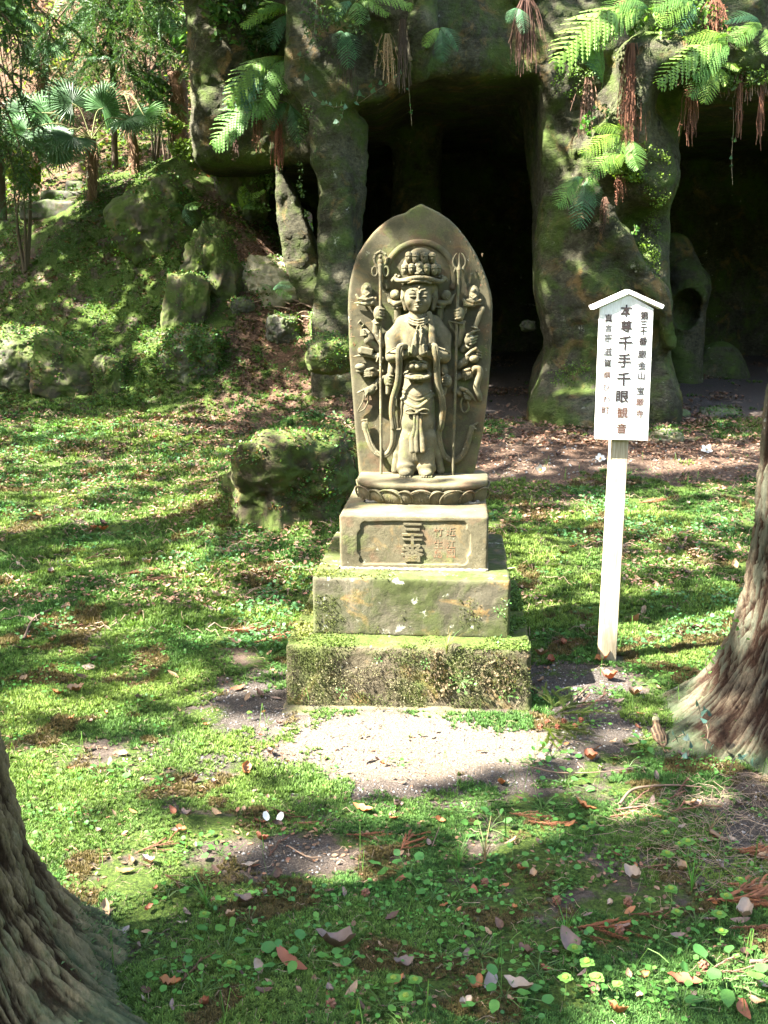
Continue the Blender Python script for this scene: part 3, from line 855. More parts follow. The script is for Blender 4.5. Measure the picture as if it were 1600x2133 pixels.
# ---- figure: head, chest, arms, praying hands, legs and feet in one continuous body
def body(s):
    k = 0.012
    s.ell(A(775, 1290, 0.030), (165 * u, 0.058, 240 * u), k)
    s.path([A(770, 1380, .03), A(770, 1600, .035), A(770, 1760, .035)], [135 * u, 112 * u, 125 * u], k, 0.75)
    s.path([A(640, 1165, .028), A(560, 1290, .034), A(545, 1460, .046)], [68 * u, 70 * u, 62 * u], 0.02, 0.85)
    s.path([A(915, 1165, .028), A(985, 1290, .034), A(1002, 1460, .046)], [68 * u, 70 * u, 62 * u], 0.02, 0.85)
    s.path([A(760, 1110, .045), A(772, 1050, .045)], [70 * u, 66 * u], 0.012)
    # forearms
    s.path([A(545, 1455, .055), A(640, 1440, .088), A(735, 1420, .112)], [52 * u, 44 * u, 33 * u], 0.006)
    s.path([A(1000, 1455, .055), A(905, 1440, .088), A(820, 1420, .112)], [52 * u, 44 * u, 33 * u], 0.006)
    for x in (695, 850): s.path([A(x, 1378, .122), A(x - 3, 1420, .142), A(x, 1455, .118)], 9 * u, 0.001)
    # hands palm to palm: palm, four fingers, thumb on each side
    for sg, px0, tip in ((-1, 738, 768), (1, 808, 794)):
        s.path([A(px0, 1425, .125), A(px0 + (tip - px0) * .55, 1320, .130), A(tip, 1235, .130)], [38 * u, 30 * u, 17 * u], 0.003)
        s.path([A(px0, 1430, .125), A(px0 + (tip - px0) * .45, 1340, .128)], [33 * u, 29 * u], 0.004)
        for j, (dx, top, dv) in enumerate(((0, 1192, .0), (-9, 1205, .008), (-15, 1225, .016), (-20, 1262, .023))):
            s.path([A(px0 + (tip - px0) * .4 - sg * dx * -.4, 1345, .122 + dv * .8), A(tip + sg * -dx * .7, top, .125 + dv)], [13 * u, 8 * u], 0.0012)
        s.path([A(px0 + sg * 22, 1425, .14), A(px0 + sg * 14, 1360, .146)], [13 * u, 9 * u], 0.002)
    # robe: sleeve hems, lapel groove, stole
    s.path([A(492, 1432, .062), A(545, 1398, .10), A(606, 1372, .098)], 7 * u, 0.002)
    s.path([A(1056, 1432, .062), A(1010, 1400, .10), A(940, 1375, .098)], 7 * u, 0.002)
    s.path([A(870, 1085, .075), A(892, 1230, .086), A(905, 1385, .088)], [26 * u, 30 * u, 32 * u], 0.003, 0.5)
    for q in ((690, 1075, 692, 1200, 696, 1345), (922, 1100, 940, 1240, 948, 1370), (858, 1100, 862, 1200, 862, 1300)):
        s.path([A(q[0], q[1], .082), A(q[2], q[3], .089), A(q[4], q[5], .089)], 5.5 * u, 0.001, sub=True)
    for x0, x1 in ((600, 590), (1000, 1012), (560, 540), (650, 648)):
        s.path([A(x0, 1180, .088), A(x1, 1380, .102)], 4.5 * u, 0.003, sub=True)
    for dy, r in ((0, 9), (24, 10), (46, 11)):
        s.path([A(695 - dy * .1, 1112 + dy, .078), A(735, 1132 + dy, .094), A(775, 1140 + dy, .098), A(820, 1130 + dy, .094), A(856 + dy * .1, 1108 + dy, .078)], r * u, 0.002)
    # skirt over the hips, two legs, feet with toes
    for z, r in ((1790, 118), (1900, 142), (2040, 150)): s.ell(A(768, z, .040), (r * u, 0.062, 120 * u), 0.02)
    s.path([A(770, 1880, .038), B(845, 90, .038), B(840, 175, .045)], [140 * u, 100 * w2, 96 * w2], 0.015, 0.75)
    for x, xf in ((778, 768), (898, 898)):
        s.path([B(x + 12, 90, .060), B(x, 200, .060), B(x - 2, 262, .062)], [50 * w2, 46 * w2, 56 * w2], 0.010, 0.85)
        s.path([B(x - 2, 285, .070), B(x - 2, 300, .076)], [60 * w2, 46 * w2], 0.004, 0.8)
        s.ell(B(xf, 308, .092), (34 * w2, 0.045, 20 * w2), 0.004)
        for j in range(5): s.ell(B(xf - 30 + 15 * j, 330, .128 - abs(j - 2) * .003), (7.5 * w2, 0.012, 8 * w2), 0.002)
    for sx, x0, x1 in ((-1, 728, 708), (1, 946, 984)):      # robe falling at the sides
        s.path([B(x0, 60, .040), B((x0 + x1) / 2, 190, .036), B(x1, 290, .034)], [22 * w2, 24 * w2, 24 * w2], 0.008, 0.8)
    for x in (700, 742, 812, 846, 930, 962):     # pleats
        s.path([A(768 + (x - 830) * 1.2, 1960, .105), B(x, 90, .098), B(x, 235, .095)], [4 * u, 6 * u, 7 * u], 0.004, sub=True)
    s.path([B(830, 180, .1), B(838, 270, .11)], [10 * w2, 16 * w2], 0.01, sub=True)
    # head
    s.ell(A(776, 925, .052), (112 * u, 0.052, 148 * u), 0.004)
    s.ell(A(772, 990, .058), (98 * u, 0.046, 92 * u), 0.010)
    s.ell(A(765, 1046, .078), (36 * u, 0.026, 24 * u), 0.008)
    s.ell(A(786, 850, .035), (150 * u, 0.052, 85 * u), 0.003)
    for x in (704, 838): s.ell(A(x, 965, .075), (42 * u, .028, 50 * u), 0.012)
    s.path([A(688, 806, .092), A(735, 792, .104), A(784, 788, .107), A(835, 793, .104), A(884, 808, .092)], 13 * u, 0.001)
    for x, dx in ((648, 16), (918, -14)):
        s.path([A(x, 860, .040), A(x - dx * .2, 940, .046), A(x + dx, 1040, .042)], [26 * u, 27 * u, 17 * u], 0.004)
        s.ell(A(x, 930, .068), (9 * u, .012, 42 * u), 0.002, sub=True)
    # brows, eyelids, nose, lips, mark on the forehead
    s.path([A(690, 888, .094), A(722, 864, .101), A(752, 872, .106), A(768, 900, .109)], [4 * u, 7 * u, 8 * u, 9 * u], 0.003)
    s.path([A(866, 888, .094), A(834, 864, .101), A(800, 872, .106), A(779, 900, .109)], [4 * u, 7 * u, 8 * u, 9 * u], 0.003)
    s.path([A(773, 890, .107), A(772, 965, .118)], [10 * u, 15 * u], 0.003)
    s.ell(A(772, 970, .116), (24 * u, .014, 13 * u), 0.002)
    for x, sg in ((724, -1), (824, 1)):
        s.ell(A(x, 900, .098), (35 * u, .008, 22 * u), 0.003)
        s.path([A(x - 30, 911 , .104), A(x, 916, .109), A(x + 30, 911, .104)], [3 * u, 5 * u, 3 * u], 0.0008, sub=True)
        s.ell(A(x, 928, .102), (30 * u, .006, 9 * u), 0.003)
    s.path([A(738, 1002, .107), A(772, 997, .113), A(806, 1002, .107)], [5 * u, 8 * u, 5 * u], 0.001)
    s.path([A(744, 1017, .106), A(772, 1019, .112), A(800, 1017, .106)], [5 * u, 9 * u, 5 * u], 0.001)
    s.path([A(736, 1009, .110), A(772, 1009, .116), A(808, 1009, .110)], 3.2 * u, 0.0005, sub=True)
    s.ell(A(784, 848, .103), (11 * u, .008, 13 * u), 0.001)
figure = part('praying_figure', (480, 760, 0.0), (1075, 2560, 0.175), 0.0021, body)
figure['label'] = 'serene standing figure with closed eyes and palms pressed together'

# ---- crown: brim, dome and eleven little heads
def brim(s):
    p = [(548, 785, .050), (572, 762, .055), (585, 785, .062), (640, 785, .078), (700, 768, .096), (790, 757, .110), (880, 770, .098), (940, 790, .080), (985, 790, .064), (1003, 765, .056), (1018, 782, .050)]
    s.path([A(*q) for q in curve([Vector((a, b_, c * 1e3)) for a, b_, c in p], 4) and [(q.x, q.y, q.z / 1e3) for q in curve([Vector((a, b_, c * 1e3)) for a, b_, c in p], 4)]], 17 * u, 0.002)
    s.ell(A(786, 790, .060), (185 * u, .048, 26 * u), 0.006)
    for x, z in ((576, 742), (602, 752), (985, 748), (960, 755)):
        s.ell(A(x, z, .055), (15 * u, .010, 15 * u), 0.002)
part('crown_brim', (530, 720, 0), (1035, 830, 0.14), 0.0021, brim)
def dome(s):
    s.ell(A(790, 660, .035), (150 * u, .045, 110 * u), 0.01)
    s.ell(A(795, 560, .040), (95 * u, .045, 60 * u), 0.01)
    s.ell(A(795, 545, .060), (52 * u, .028, 46 * u), 0.003)
part('crown_dome', (630, 500, 0), (960, 780, 0.12), 0.0028, dome)
for (x, z, v, sc_) in ((655, 685, .082, 1), (715, 682, .092, .95), (850, 682, .092, .95), (912, 690, .082, 1.05), (946, 688, .055, .95), (690, 578, .070, 1.0), (752, 583, .082, 1.0), (827, 583, .082, 1.05), (897, 582, .070, 1.0)):
    def hd(s):
        s.ell(A(x, z + 4, v), (31 * u * sc_, .018, 44 * u * sc_), 0.0)
        s.ell(A(x, z - 24, v), (30 * u * sc_, .019, 24 * u * sc_), 0.001)
        s.path([A(x - 28 * sc_, z - 12, v + .012), A(x, z - 16, v + .021), A(x + 28 * sc_, z - 12, v + .012)], 5 * u, 0.001)
        s.path([A(x, z - 6, v + .017), A(x, z + 14, v + .022)], [3.5 * u, 6 * u], 0.001)
        for e in (-13, 13): s.ell(A(x + e, z + 1, v + .019), (7 * u, .004, 4 * u), 0.001, sub=True)
        s.path([A(x - 8, z + 25, v + .018), A(x + 8, z + 25, v + .018)], 3.5 * u, 0.0005, sub=True)
        s.ell(A(x, z + 40, v - .004), (20 * u, .014, 14 * u), 0.004)
    part('small_head', (x - 45, z - 60, 0), (x + 45, z + 62, v + .04), 0.0018, hd)
def seated(cx, cz, v, k=1.0, halo=True, name='seated_figure'):
    def f(s):
        if halo: s.ell(A(cx, cz - 18 * k, v - .006), (48 * u * k, .010, 66 * u * k), 0.0)
        s.ell(A(cx, cz - 42 * k, v + .006), (19 * u * k, .012, 22 * u * k), 0.002)
        s.ell(A(cx, cz + 4 * k, v + .004), (33 * u * k, .014, 34 * u * k), 0.004)
        s.ell(A(cx, cz + 36 * k, v + .006), (50 * u * k, .016, 17 * u * k), 0.003)
        s.path([A(cx - 24 * k, cz + 4 * k, v + .016), A(cx, cz + 24 * k, v + .022), A(cx + 24 * k, cz + 4 * k, v + .016)], 7 * u * k, 0.002)
    part(name, (cx - 60 * k, cz - 95 * k, 0), (cx + 60 * k, cz + 65 * k, v + .04), 0.0019, f)
seated(784, 692, .095, 0.9)

# ---- staffs
def pathpart(name, pts, r, k=0.002, fl=1.0, h=0.0024, extra=None, mat=None):
    P_ = [A(*p) for p in pts]
    a = np.array(P_); m = (max(r) if hasattr(r, '__len__') else r) + k + 0.012
    lo = a.min(0) - m; hi = a.max(0) + m
    s = SD(lo, hi, h); s.path(P_, r, k, fl)
    if extra: extra(s)
    return s.obj(name, mat or STONE2, mon)
pathpart('staff', [(437, 740, .030), (438, 1200, .034), (441, 1800, .036), (443, 2150, .040), (B and 444, 2540, .052)], 12.5 * u, 0.0, 1.0)
pathpart('staff', [(1135, 700, .030), (1122, 1000, .034), (1112, 1300, .036), (1104, 1700, .036), (1090, 2133, .042), (1078, 2560, .052)], 13 * u, 0.0, 1.0)
def ringhead(s):
    c = [(437 + 52 * math.cos(t), 600 - 66 * math.sin(t), .020) for t in np.linspace(0, 2 * math.pi, 22)]
    s.path([A(*p) for p in c], 13 * u, 0.001)
    for x in (388, 487):
        c = [(x + 24 * math.cos(t), 706 - 42 * math.sin(t), .022) for t in np.linspace(0, 2 * math.pi, 16)]
        s.path([A(*p) for p in c], 10 * u, 0.001)
    s.path([A(437, 760, .03), A(437, 655, .026)], [13 * u, 20 * u], 0.002)
    s.ell(A(437, 575, .022), (18 * u, .010, 20 * u), 0.001); s.ell(A(437, 622, .022), (26 * u, .010, 34 * u), 0.002)
    for a_ in (40, 90, 140, 10, 170): s.ell(A(437 + 62 * math.cos(math.radians(a_)), 600 - 76 * math.sin(math.radians(a_)), .02), (9 * u, .008, 10 * u), 0.002)
part('ring_finial', (345, 500, 0), (525, 770, .05), 0.002, ringhead)
def trident(s):
    s.path([A(1136, 760, .03), A(1136, 690, .03), A(1138, 640, .026), A(1139, 545, .024)], [18 * u, 21 * u, 10 * u, 5 * u], 0.001)
    for sg in (-1, 1):
        c = curve([Vector((1138 + sg * 8, 690, 0)), Vector((1138 + sg * 45, 660, 0)), Vector((1138 + sg * 56, 615, 0)), Vector((1138 + sg * 42, 572, 0)), Vector((1138 + sg * 20, 545, 0))], 4)
        s.path([A(p.x, p.y, .024) for p in c], [11 * u - 6 * u * i / len(c) for i in range(len(c))], 0.001)
        s.path([A(1138, 690, .026), A(1138 + sg * 35, 685, .026), A(1138 + sg * 46, 712, .024)], [10 * u, 9 * u, 7 * u], 0.002)
part('trident_finial', (1065, 525, 0), (1210, 780, .05), 0.002, trident)

# ---- the many arms, each with what it holds
def fist(s, cx, cz, v, w=42, h_=52, side=1, k=0.004):
    s.ell(A(cx, cz, v), (w * u, .020, h_ * u), k)
    for j in range(4):
        z = cz - h_ * .62 + j * h_ * .42
        s.path([A(cx + side * w * .15, z, v + .017), A(cx + side * w * .95, z + 3, v + .010)], [8.5 * u, 7.5 * u], 0.0008)
    s.path([A(cx - side * w * .2, cz + h_ * .55, v + .016), A(cx + side * w * .6, cz + h_ * .62, v + .014)], [11 * u, 8 * u], 0.001)
def arm(name, lo, hi, fn, h=0.0022): return part(name, lo, hi, h, fn, m=0.012)
def a1(s):
    s.path([A(452, 1350, .018), A(404, 1240, .022), A(402, 1150, .030)], [32 * u, 36 * u, 30 * u], 0.002)
    s.path([A(368, 1150, .026), A(400, 1170, .046), A(436, 1162, .040)], 9 * u, 0.001)
    fist(s, 425, 1080, .044, 48, 66, 1)
arm('arm', (350, 990, 0), (500, 1370, .09), a1)
def a2(s):
    s.path([A(1120, 1350, .018), A(1158, 1240, .022), A(1160, 1160, .030)], [32 * u, 34 * u, 28 * u], 0.002)
    s.path([A(1190, 1150, .028), A(1165, 1172, .046), A(1110, 1160, .044), A(1055, 1150, .02)], [9 * u, 10 * u, 9 * u, 8 * u], 0.001)
    s.path([A(1050, 1150, .02), A(1070, 1200, .02), A(1110, 1260, .02)], [14 * u, 14 * u, 10 * u], 0.002, 0.6)
    fist(s, 1138, 1085, .046, 46, 62, -1)
arm('arm', (1030, 1010, 0), (1210, 1370, .09), a2)
def a3(s):      # palm up with a sun disc
    s.path([A(595, 1120, .012), A(586, 1040, .020)], [34 * u, 28 * u], 0.002); s.path([A(550, 1022, .028), A(588, 1030, .040), A(626, 1020, .028)], 9 * u, 0.001)
    s.path([A(500, 935, .02), A(525, 975, .028), A(570, 995, .034), (A(620, 975, .030))], [11 * u, 20 * u, 26 * u, 22 * u], 0.004)
    for x in (492, 508): s.path([A(x + 20, 960, .024), A(x, 905, .026)], [9 * u, 6 * u], 0.001)
arm('arm', (470, 880, 0), (660, 1150, .07), a3)
def a3b(s): s.ell(A(567, 915, .026), (45 * u, .022, 46 * u))
arm('held_orb', (510, 860, 0), (625, 970, .06), a3b)
def a4(s):
    s.path([A(965, 1120, .012), A(972, 1040, .020)], [34 * u, 28 * u], 0.002); s.path([A(930, 1018, .028), A(972, 1026, .040), A(1010, 1020, .028)], 9 * u, 0.001)
    s.path([A(930, 970, .026), A(985, 990, .034), A(1050, 975, .030), A(1090, 915, .022)], [18 * u, 26 * u, 22 * u, 10 * u], 0.004)
    s.path([A(1070, 950, .024), A(1105, 900, .024)], [8 * u, 6 * u], 0.001)
arm('arm', (900, 880, 0), (1120, 1150, .07), a4)
def a4b(s): s.ell(A(1022, 920, .026), (46 * u, .022, 47 * u))
arm('held_orb', (965, 860, 0), (1080, 975, .06), a4b)
def a5(s):      # palm carrying a seated figure, left and right
    s.path([A(405, 1010, .012), A(390, 975, .02)], [26 * u, 22 * u], 0.002)
    s.path([A(205, 988, .012), A(255, 985, .018), A(310, 990, .026), A(360, 985, .026), A(395, 945, .022)], [6 * u, 14 * u, 24 * u, 24 * u, 14 * u], 0.003)
    s.path([A(225, 915, .02), A(245, 950, .022)], [12 * u, 14 * u], 0.002)
    s.path([A(262, 945, .030), A(315, 955, .036), A(368, 942, .030)], [13 * u, 18 * u, 13 * u], 0.001)
arm('arm', (190, 880, 0), (425, 1050, .06), a5)
seated(315, 895, .018, 1.05)
def a6(s):
    s.path([A(1180, 1060, .012), A(1190, 1010, .02)], [24 * u, 20 * u], 0.002)
    s.path([A(1180, 960, .02), A(1200, 1000, .026), A(1260, 1002, .028), A(1335, 990, .018)], [16 * u, 22 * u, 18 * u, 8 * u], 0.003)
    s.path([A(1210, 960, .028), A(1265, 975, .034), A(1325, 962, .026)], [13 * u, 17 * u, 12 * u], 0.001)
arm('arm', (1160, 930, 0), (1350, 1080, .06), a6)
seated(1263, 920, .018, 1.05)
def a7(s):      # lotus bud
    fist(s, 300, 1250, .022, 40, 36, -1)
    s.path([A(290, 1225, .028), A(335, 1250, .034), A(365, 1300, .028)], [12 * u, 14 * u, 20 * u], 0.002)
    s.ell(A(330, 1310, .020), (42 * u, .022, 50 * u), 0.004)
    s.path([A(345, 1330, .018), A(420, 1400, .010)], [34 * u, 30 * u], 0.004)
arm('arm', (225, 1200, 0), (440, 1430, .06), a7)
def a7b(s):
    s.path([A(268, 1180, .020), A(272, 1215, .020)], [8 * u, 9 * u], 0.001)
    c = [A(*p, .018) for p in ((262, 1130), (302, 1175), (275, 1210), (232, 1165))]
    s.poly([(p[0], p[2]) for p in c], YS - .026, YS - .004, 0.004, 0.001)
    c = [A(*p, .018) for p in ((264, 1150), (286, 1175), (272, 1192), (250, 1165))]
    s.poly([(p[0], p[2]) for p in c], YS - .04, YS - .021, 0.001, 0.001, sub=True)
arm('lotus_bud', (215, 1115, 0), (315, 1225, .05), a7b)
def a8(s):      # open palm with a casket
    s.path([A(440, 1490, .010), A(400, 1460, .020), A(330, 1450, .022), A(260, 1452, .018), A(200, 1462, .010)], [36 * u, 26 * u, 16 * u, 12 * u, 5 * u], 0.003)
    s.path([A(405, 1505, .03), A(422, 1465, .034), A(418, 1430, .02)], 9 * u, 0.001)
arm('arm', (185, 1400, 0), (465, 1530, .06), a8)
def a8b(s): s.box(A(315, 1412, .020), (58 * u, .018, 30 * u), 0.004, rz=-0.2); s.ell(A(250, 1410, .018), (14 * u, .014, 30 * u), 0.003)
arm('casket', (220, 1360, 0), (395, 1460, .06), a8b)
def a9(s):
    fist(s, 350, 1610, .022, 56, 40, -1)
    s.path([A(292, 1625, .020), A(320, 1580, .034), A(370, 1568, .038), A(412, 1600, .022)], [9 * u, 13 * u, 12 * u, 14 * u], 0.002)
    s.path([A(400, 1610, .015), A(450, 1600, .008)], [28 * u, 26 * u], 0.003)
arm('arm', (275, 1540, 0), (470, 1670, .06), a9)
def a9b(s):
    s.ell(A(258, 1556, .018), (48 * u, .022, 34 * u), 0.002); s.ell(A(262, 1588, .016), (44 * u, .018, 26 * u), 0.002)
    s.path([A(215, 1572, .028), A(262, 1580, .040), A(302, 1568, .028)], 5 * u, 0.001, sub=True)
arm('conch', (200, 1510, 0), (320, 1630, .05), a9b)
def a10(s):     # giving hand
    s.path([A(470, 1655, .008), A(420, 1690, .014), A(375, 1730, .020)], [34 * u, 32 * u, 26 * u], 0.003)
    s.path([A(402, 1700, .034), A(410, 1745, .030), A(380, 1775, .02)], 8 * u, 0.001)
    s.ell(A(345, 1765, .022), (52 * u, .018, 42 * u), 0.004, rz=0.5)
    s.path([A(330, 1740, .026), A(232, 1785, .014)], [13 * u, 7 * u], 0.001)
    for j in range(3): s.path([A(330 - 6 * j, 1775 + 10 * j, .036), A(300 + 4 * j, 1800 + 12 * j, .026)], [10 * u, 8 * u], 0.001)
arm('arm', (215, 1620, 0), (500, 1850, .06), a10)
def a10b(s):
    c = [(288, 1745, .02), (290, 1800, .02), (285, 1850, .018), (262, 1900, .016), (238, 1945, .014), (262, 1948, .014), (300, 1920, .016), (328, 1860, .018), (332, 1815, .018)]
    s.path([A(p.x, p.y, p.z / 1e3) for p in curve([Vector((a, b_, c_ * 1e3)) for a, b_, c_ in c], 4)], 7 * u, 0.0)
arm('rope_loop', (220, 1730, 0), (350, 1965, .05), a10b)
def a11(s):     # sword arm
    s.path([A(1170, 1400, .010), A(1205, 1360, .018)], [28 * u, 26 * u], 0.003)
    s.ell(A(1225, 1310, .024), (42 * u, .022, 56 * u), 0.004, rz=-0.3)
    s.path([A(1195, 1320, .030), A(1215, 1270, .040), A(1270, 1238, .034), A(1318, 1225, .022)], [14 * u, 15 * u, 12 * u, 7 * u], 0.002)
    for j in range(3): s.path([A(1240, 1300 + 26 * j, .040), A(1300 - 8 * j, 1278 + 26 * j, .026)], [12 * u, 9 * u], 0.001)
    s.path([A(1190, 1360, .03), A(1220, 1385, .036), A(1245, 1370, .022)], 8 * u, 0.001)
arm('arm', (1150, 1210, 0), (1335, 1430, .07), a11)
def a11b(s): s.path([A(1262, 1250, .022), A(1285, 1180, .026), A(1342, 1040, .024)], [14 * u, 20 * u, 24 * u], 0.001, 0.55); s.ell(A(1275, 1205, .026), (34 * u, .014, 11 * u), 0.002, rz=-0.3)
arm('sword', (1235, 1005, 0), (1380, 1270, .06), a11b)
def a12(s):
    s.path([A(1130, 1545, .010), A(1180, 1510, .018), A(1215, 1465, .026)], [36 * u, 34 * u, 26 * u], 0.004)
    s.path([A(1205, 1450, .032), A(1245, 1415, .040), A(1285, 1390, .034), A(1310, 1420, .026)], [15 * u, 15 * u, 14 * u, 12 * u], 0.002)
    for j in range(3): s.path([A(1295, 1415 + 24 * j, .034), A(1332, 1425 + 24 * j, .020)], [11 * u, 9 * u], 0.001)
arm('arm', (1110, 1365, 0), (1355, 1580, .07), a12)
def a12b(s): s.ell(A(1268, 1478, .026), (44 * u, .022, 40 * u))
arm('held_orb', (1215, 1430, 0), (1325, 1530, .06), a12b)
def a13(s):
    s.path([A(1110, 1650, .008), A(1170, 1630, .014)], [30 * u, 28 * u], 0.003)
    s.path([A(1172, 1640, .026), A(1175, 1590, .034), A(1230, 1572, .036)], [14 * u, 14 * u, 12 * u], 0.002)
    for j in range(4): s.path([A(1185 + 18 * j, 1600, .034), A(1190 + 20 * j, 1668 - 8 * j, .028)], [11 * u, 9 * u], 0.001)
    s.ell(A(1215, 1618, .022), (44 * u, .018, 36 * u), 0.004)
arm('arm', (1095, 1550, 0), (1290, 1700, .06), a13)
def a13b(s):
    c = [(1250, 1600, .026), (1280, 1565, .030), (1312, 1570, .030), (1322, 1620, .026), (1300, 1680, .022), (1290, 1740, .020), (1312, 1800, .016), (1322, 1840, .012)]
    c = curve([Vector((a, b_, c_ * 1e3)) for a, b_, c_ in c], 4)
    s.path([A(p.x, p.y, p.z / 1e3) for p in c], [20 * u + 10 * u * math.sin(math.pi * i / len(c)) * 1 for i in range(len(c))], 0.001)
arm('horn', (1225, 1530, 0), (1365, 1860, .06), a13b)
def a14(s):
    s.path([A(1100, 1760, .008), A(1140, 1790, .014)], [30 * u, 28 * u], 0.003)
    s.path([A(1150, 1740, .030), A(1200, 1765, .036), A(1240, 1800, .026), A(1285, 1858, .012)], [16 * u, 20 * u, 14 * u, 6 * u], 0.002)
    for j in range(3): s.path([A(1180 + 6 * j, 1790 + 22 * j, .036), A(1222 + 6 * j, 1800 + 22 * j, .024)], [11 * u, 9 * u], 0.001)
arm('arm', (1085, 1710, 0), (1310, 1880, .06), a14)
def a14b(s):
    c = [(1165, 1830, .022), (1150, 1880, .022), (1160, 1940, .02), (1195, 1955, .02), (1222, 1920, .02), (1215, 1870, .02), (1240, 1830, .02)]
    s.path([A(p.x, p.y, p.z / 1e3) for p in curve([Vector((a, b_, c_ * 1e3)) for a, b_, c_ in c], 4)], 8.5 * u, 0.0)
arm('rope_loop', (1135, 1810, 0), (1265, 1975, .05), a14b)
# lower hands beside the hips
def a15(s):
    s.path([A(545, 1500, .020), A(530, 1600, .036)], [34 * u, 30 * u], 0.003); fist(s, 512, 1672, .046, 42, 62, 1); s.path([A(508, 1730, .046), A(504, 1785, .046)], [24 * u, 20 * u], 0.002)
arm('arm', (455, 1490, 0), (590, 1815, .09), a15)
def a16(s):
    s.path([A(985, 1500, .020), A(1010, 1600, .036)], [34 * u, 30 * u], 0.003); fist(s, 1030, 1680, .048, 42, 58, -1); s.path([A(1010, 1735, .046), A(1003, 1788, .046)], [24 * u, 20 * u], 0.002)
arm('arm', (950, 1490, 0), (1085, 1815, .09), a16)

# bowl at the waist
def bowl(s):
    c = [(768 + 108 * math.cos(t), 1622 - 34 * math.sin(t), .094 - .030 * math.sin(t)) for t in np.linspace(0, 2 * math.pi, 26)]
    s.path([A(*p) for p in c], 17 * u, 0.002)
    s.ell(A(768, 1640, .080), (100 * u, .036, 38 * u), 0.004)
    s.ell(A(770, 1598, .080), (84 * u, .034, 22 * u), 0.002, sub=True)
    s.path([A(700, 1672, .088), A(768, 1684, .104), A(838, 1672, .088)], 8 * u, 0.002)
    s.ell(A(768, 1636, .118), (56 * u, .012, 14 * u), 0.002)
part('alms_bowl', (640, 1570, .0), (895, 1700, .15), 0.002, bowl)
def vaj(s):
    s.ell(A(775, 1545, .085), (82 * u, .028, 42 * u), 0.003)
    for x in (715, 770, 828): s.ell(A(x, 1550, .112), (26 * u, .010, 25 * u), 0.001)
    for x in (742, 800): s.path([A(x, 1508, .105), A(x, 1592, .105)], 6 * u, 0.001, sub=True)
    s.path([A(700, 1515, .1), A(735, 1500, .106), A(770, 1510, .108), A(805, 1500, .106), A(845, 1515, .1)], 9 * u, 0.002)
part('jewel_clasp', (680, 1490, .0), (875, 1600, .15), 0.002, vaj)

# folds of the sash
def folds(s):
    for (x0, z0, xm, zm, x1, z1, r, v) in ((652, 1745, 765, 1812, 880, 1770, 17, .094), (642, 1775, 765, 1850, 900, 1790, 14, .096), (632, 1838, 765, 1915, 905, 1800, 18, .100), (640, 1872, 765, 1938, 900, 1840, 12, .102), (655, 1720, 765, 1780, 870, 1740, 10, .088)):
        c = curve([Vector((x0, z0, 60)), Vector(((x0 + xm) / 2, (z0 * .35 + zm * .65), v * 1e3 - 8)), Vector((xm, zm, v * 1e3)), Vector(((x1 + xm) / 2, (z1 * .4 + zm * .6), v * 1e3 - 8)), Vector((x1, z1, 60))], 5)
        s.path([A(p.x, p.y, p.z / 1e3) for p in c], r * u, 0.002)
part('sash_fold', (610, 1700, 0), (925, 1960, .14), 0.0021, folds)
def bow(s):
    for sg in (-1, 1):
        c = curve([Vector((765, 1955, 108)), Vector((765 + sg * 55, 1928, 110)), Vector((765 + sg * 105, 1945, 100)), Vector((765 + sg * 85, 1968, 104)), Vector((765 + sg * 20, 1965, 108))], 5)
        s.path([A(p.x, p.y, p.z / 1e3) for p in c], 8 * u, 0.001)
    s.ell(A(765, 1958, .112), (16 * u, .010, 16 * u), 0.002)
    for x, xb in ((742, 812), (770, 838), (800, 876)):
        s.path([A(x, 1968, .106), A(x - 2, 2100, .104), B(xb - 4, 100, .104), B(xb, 172, .108)], [12 * u, 16 * u, 22 * u, 24 * u], 0.001, 0.6)
part('sash_bow', (650, 1900, 0), (890, 2330, .14), 0.0021, bow)

# long scarves
def toA(p): return (p[0], p[1])
def scarf(pts, r0, r1, name='scarf', fl=0.6):
    c = curve([Vector((a, b_, v * 1e3)) for a, b_, v in pts], 6)
    Q = [U(p.x, p.y, p.z / 1e3) for p in c]
    n = len(Q); r = [(r0 + (r1 - r0) * i / n) for i in range(n)]
    a = np.array(Q); m = max(r0, r1) + 0.012
    s = SD(a.min(0) - m, a.max(0) + m, 0.0021); s.path(Q, r, 0.002, fl)
    side = [(q[0] + r[i] * 0.35, q[1] - r[i] * fl * 0.93, q[2]) for i, q in enumerate(Q)]
    s.path(side[3:-3], 0.0019, 0.001, sub=True)
    return s.obj(name, STONE2, mon)
pz = lambda zx, zy: (690 + zx * .23448, 400 + zy * .23448)
pb = lambda zx, zy: (580 + zx * .34375, 880 + zy * .34375)
scarf([(*pz(655, 1372), .105), (*pz(612, 1378), .128), (*pz(602, 1450), .128), (*pz(604, 1560), .112), (*pz(590, 1700), .096), (*pz(552, 1830), .082), (*pz(540, 1950), .074), (*pz(556, 2080), .066), (*pb(698, 30), .058), (*pb(692, 130), .048), (*pb(655, 195), .038), (*pb(602, 190), .030), (*pb(562, 140), .026), (*pb(535, 60), .022), (*pb(520, 10), .020)], 0.0135, 0.0115)
scarf([(*pz(872, 1372), .105), (*pz(918, 1378), .128), (*pz(932, 1450), .128), (*pz(938, 1560), .112), (*pz(948, 1700), .098), (*pz(985, 1830), .086), (*pz(992, 1950), .076), (*pz(975, 2080), .066), (*pb(975, 40), .056), (*pb(975, 110), .048), (*pb(1005, 200), .038), (*pb(1065, 232), .030), (*pb(1120, 190), .026), (*pb(1155, 100), .022), (*pb(1172, 30), .020)], 0.0145, 0.0115)
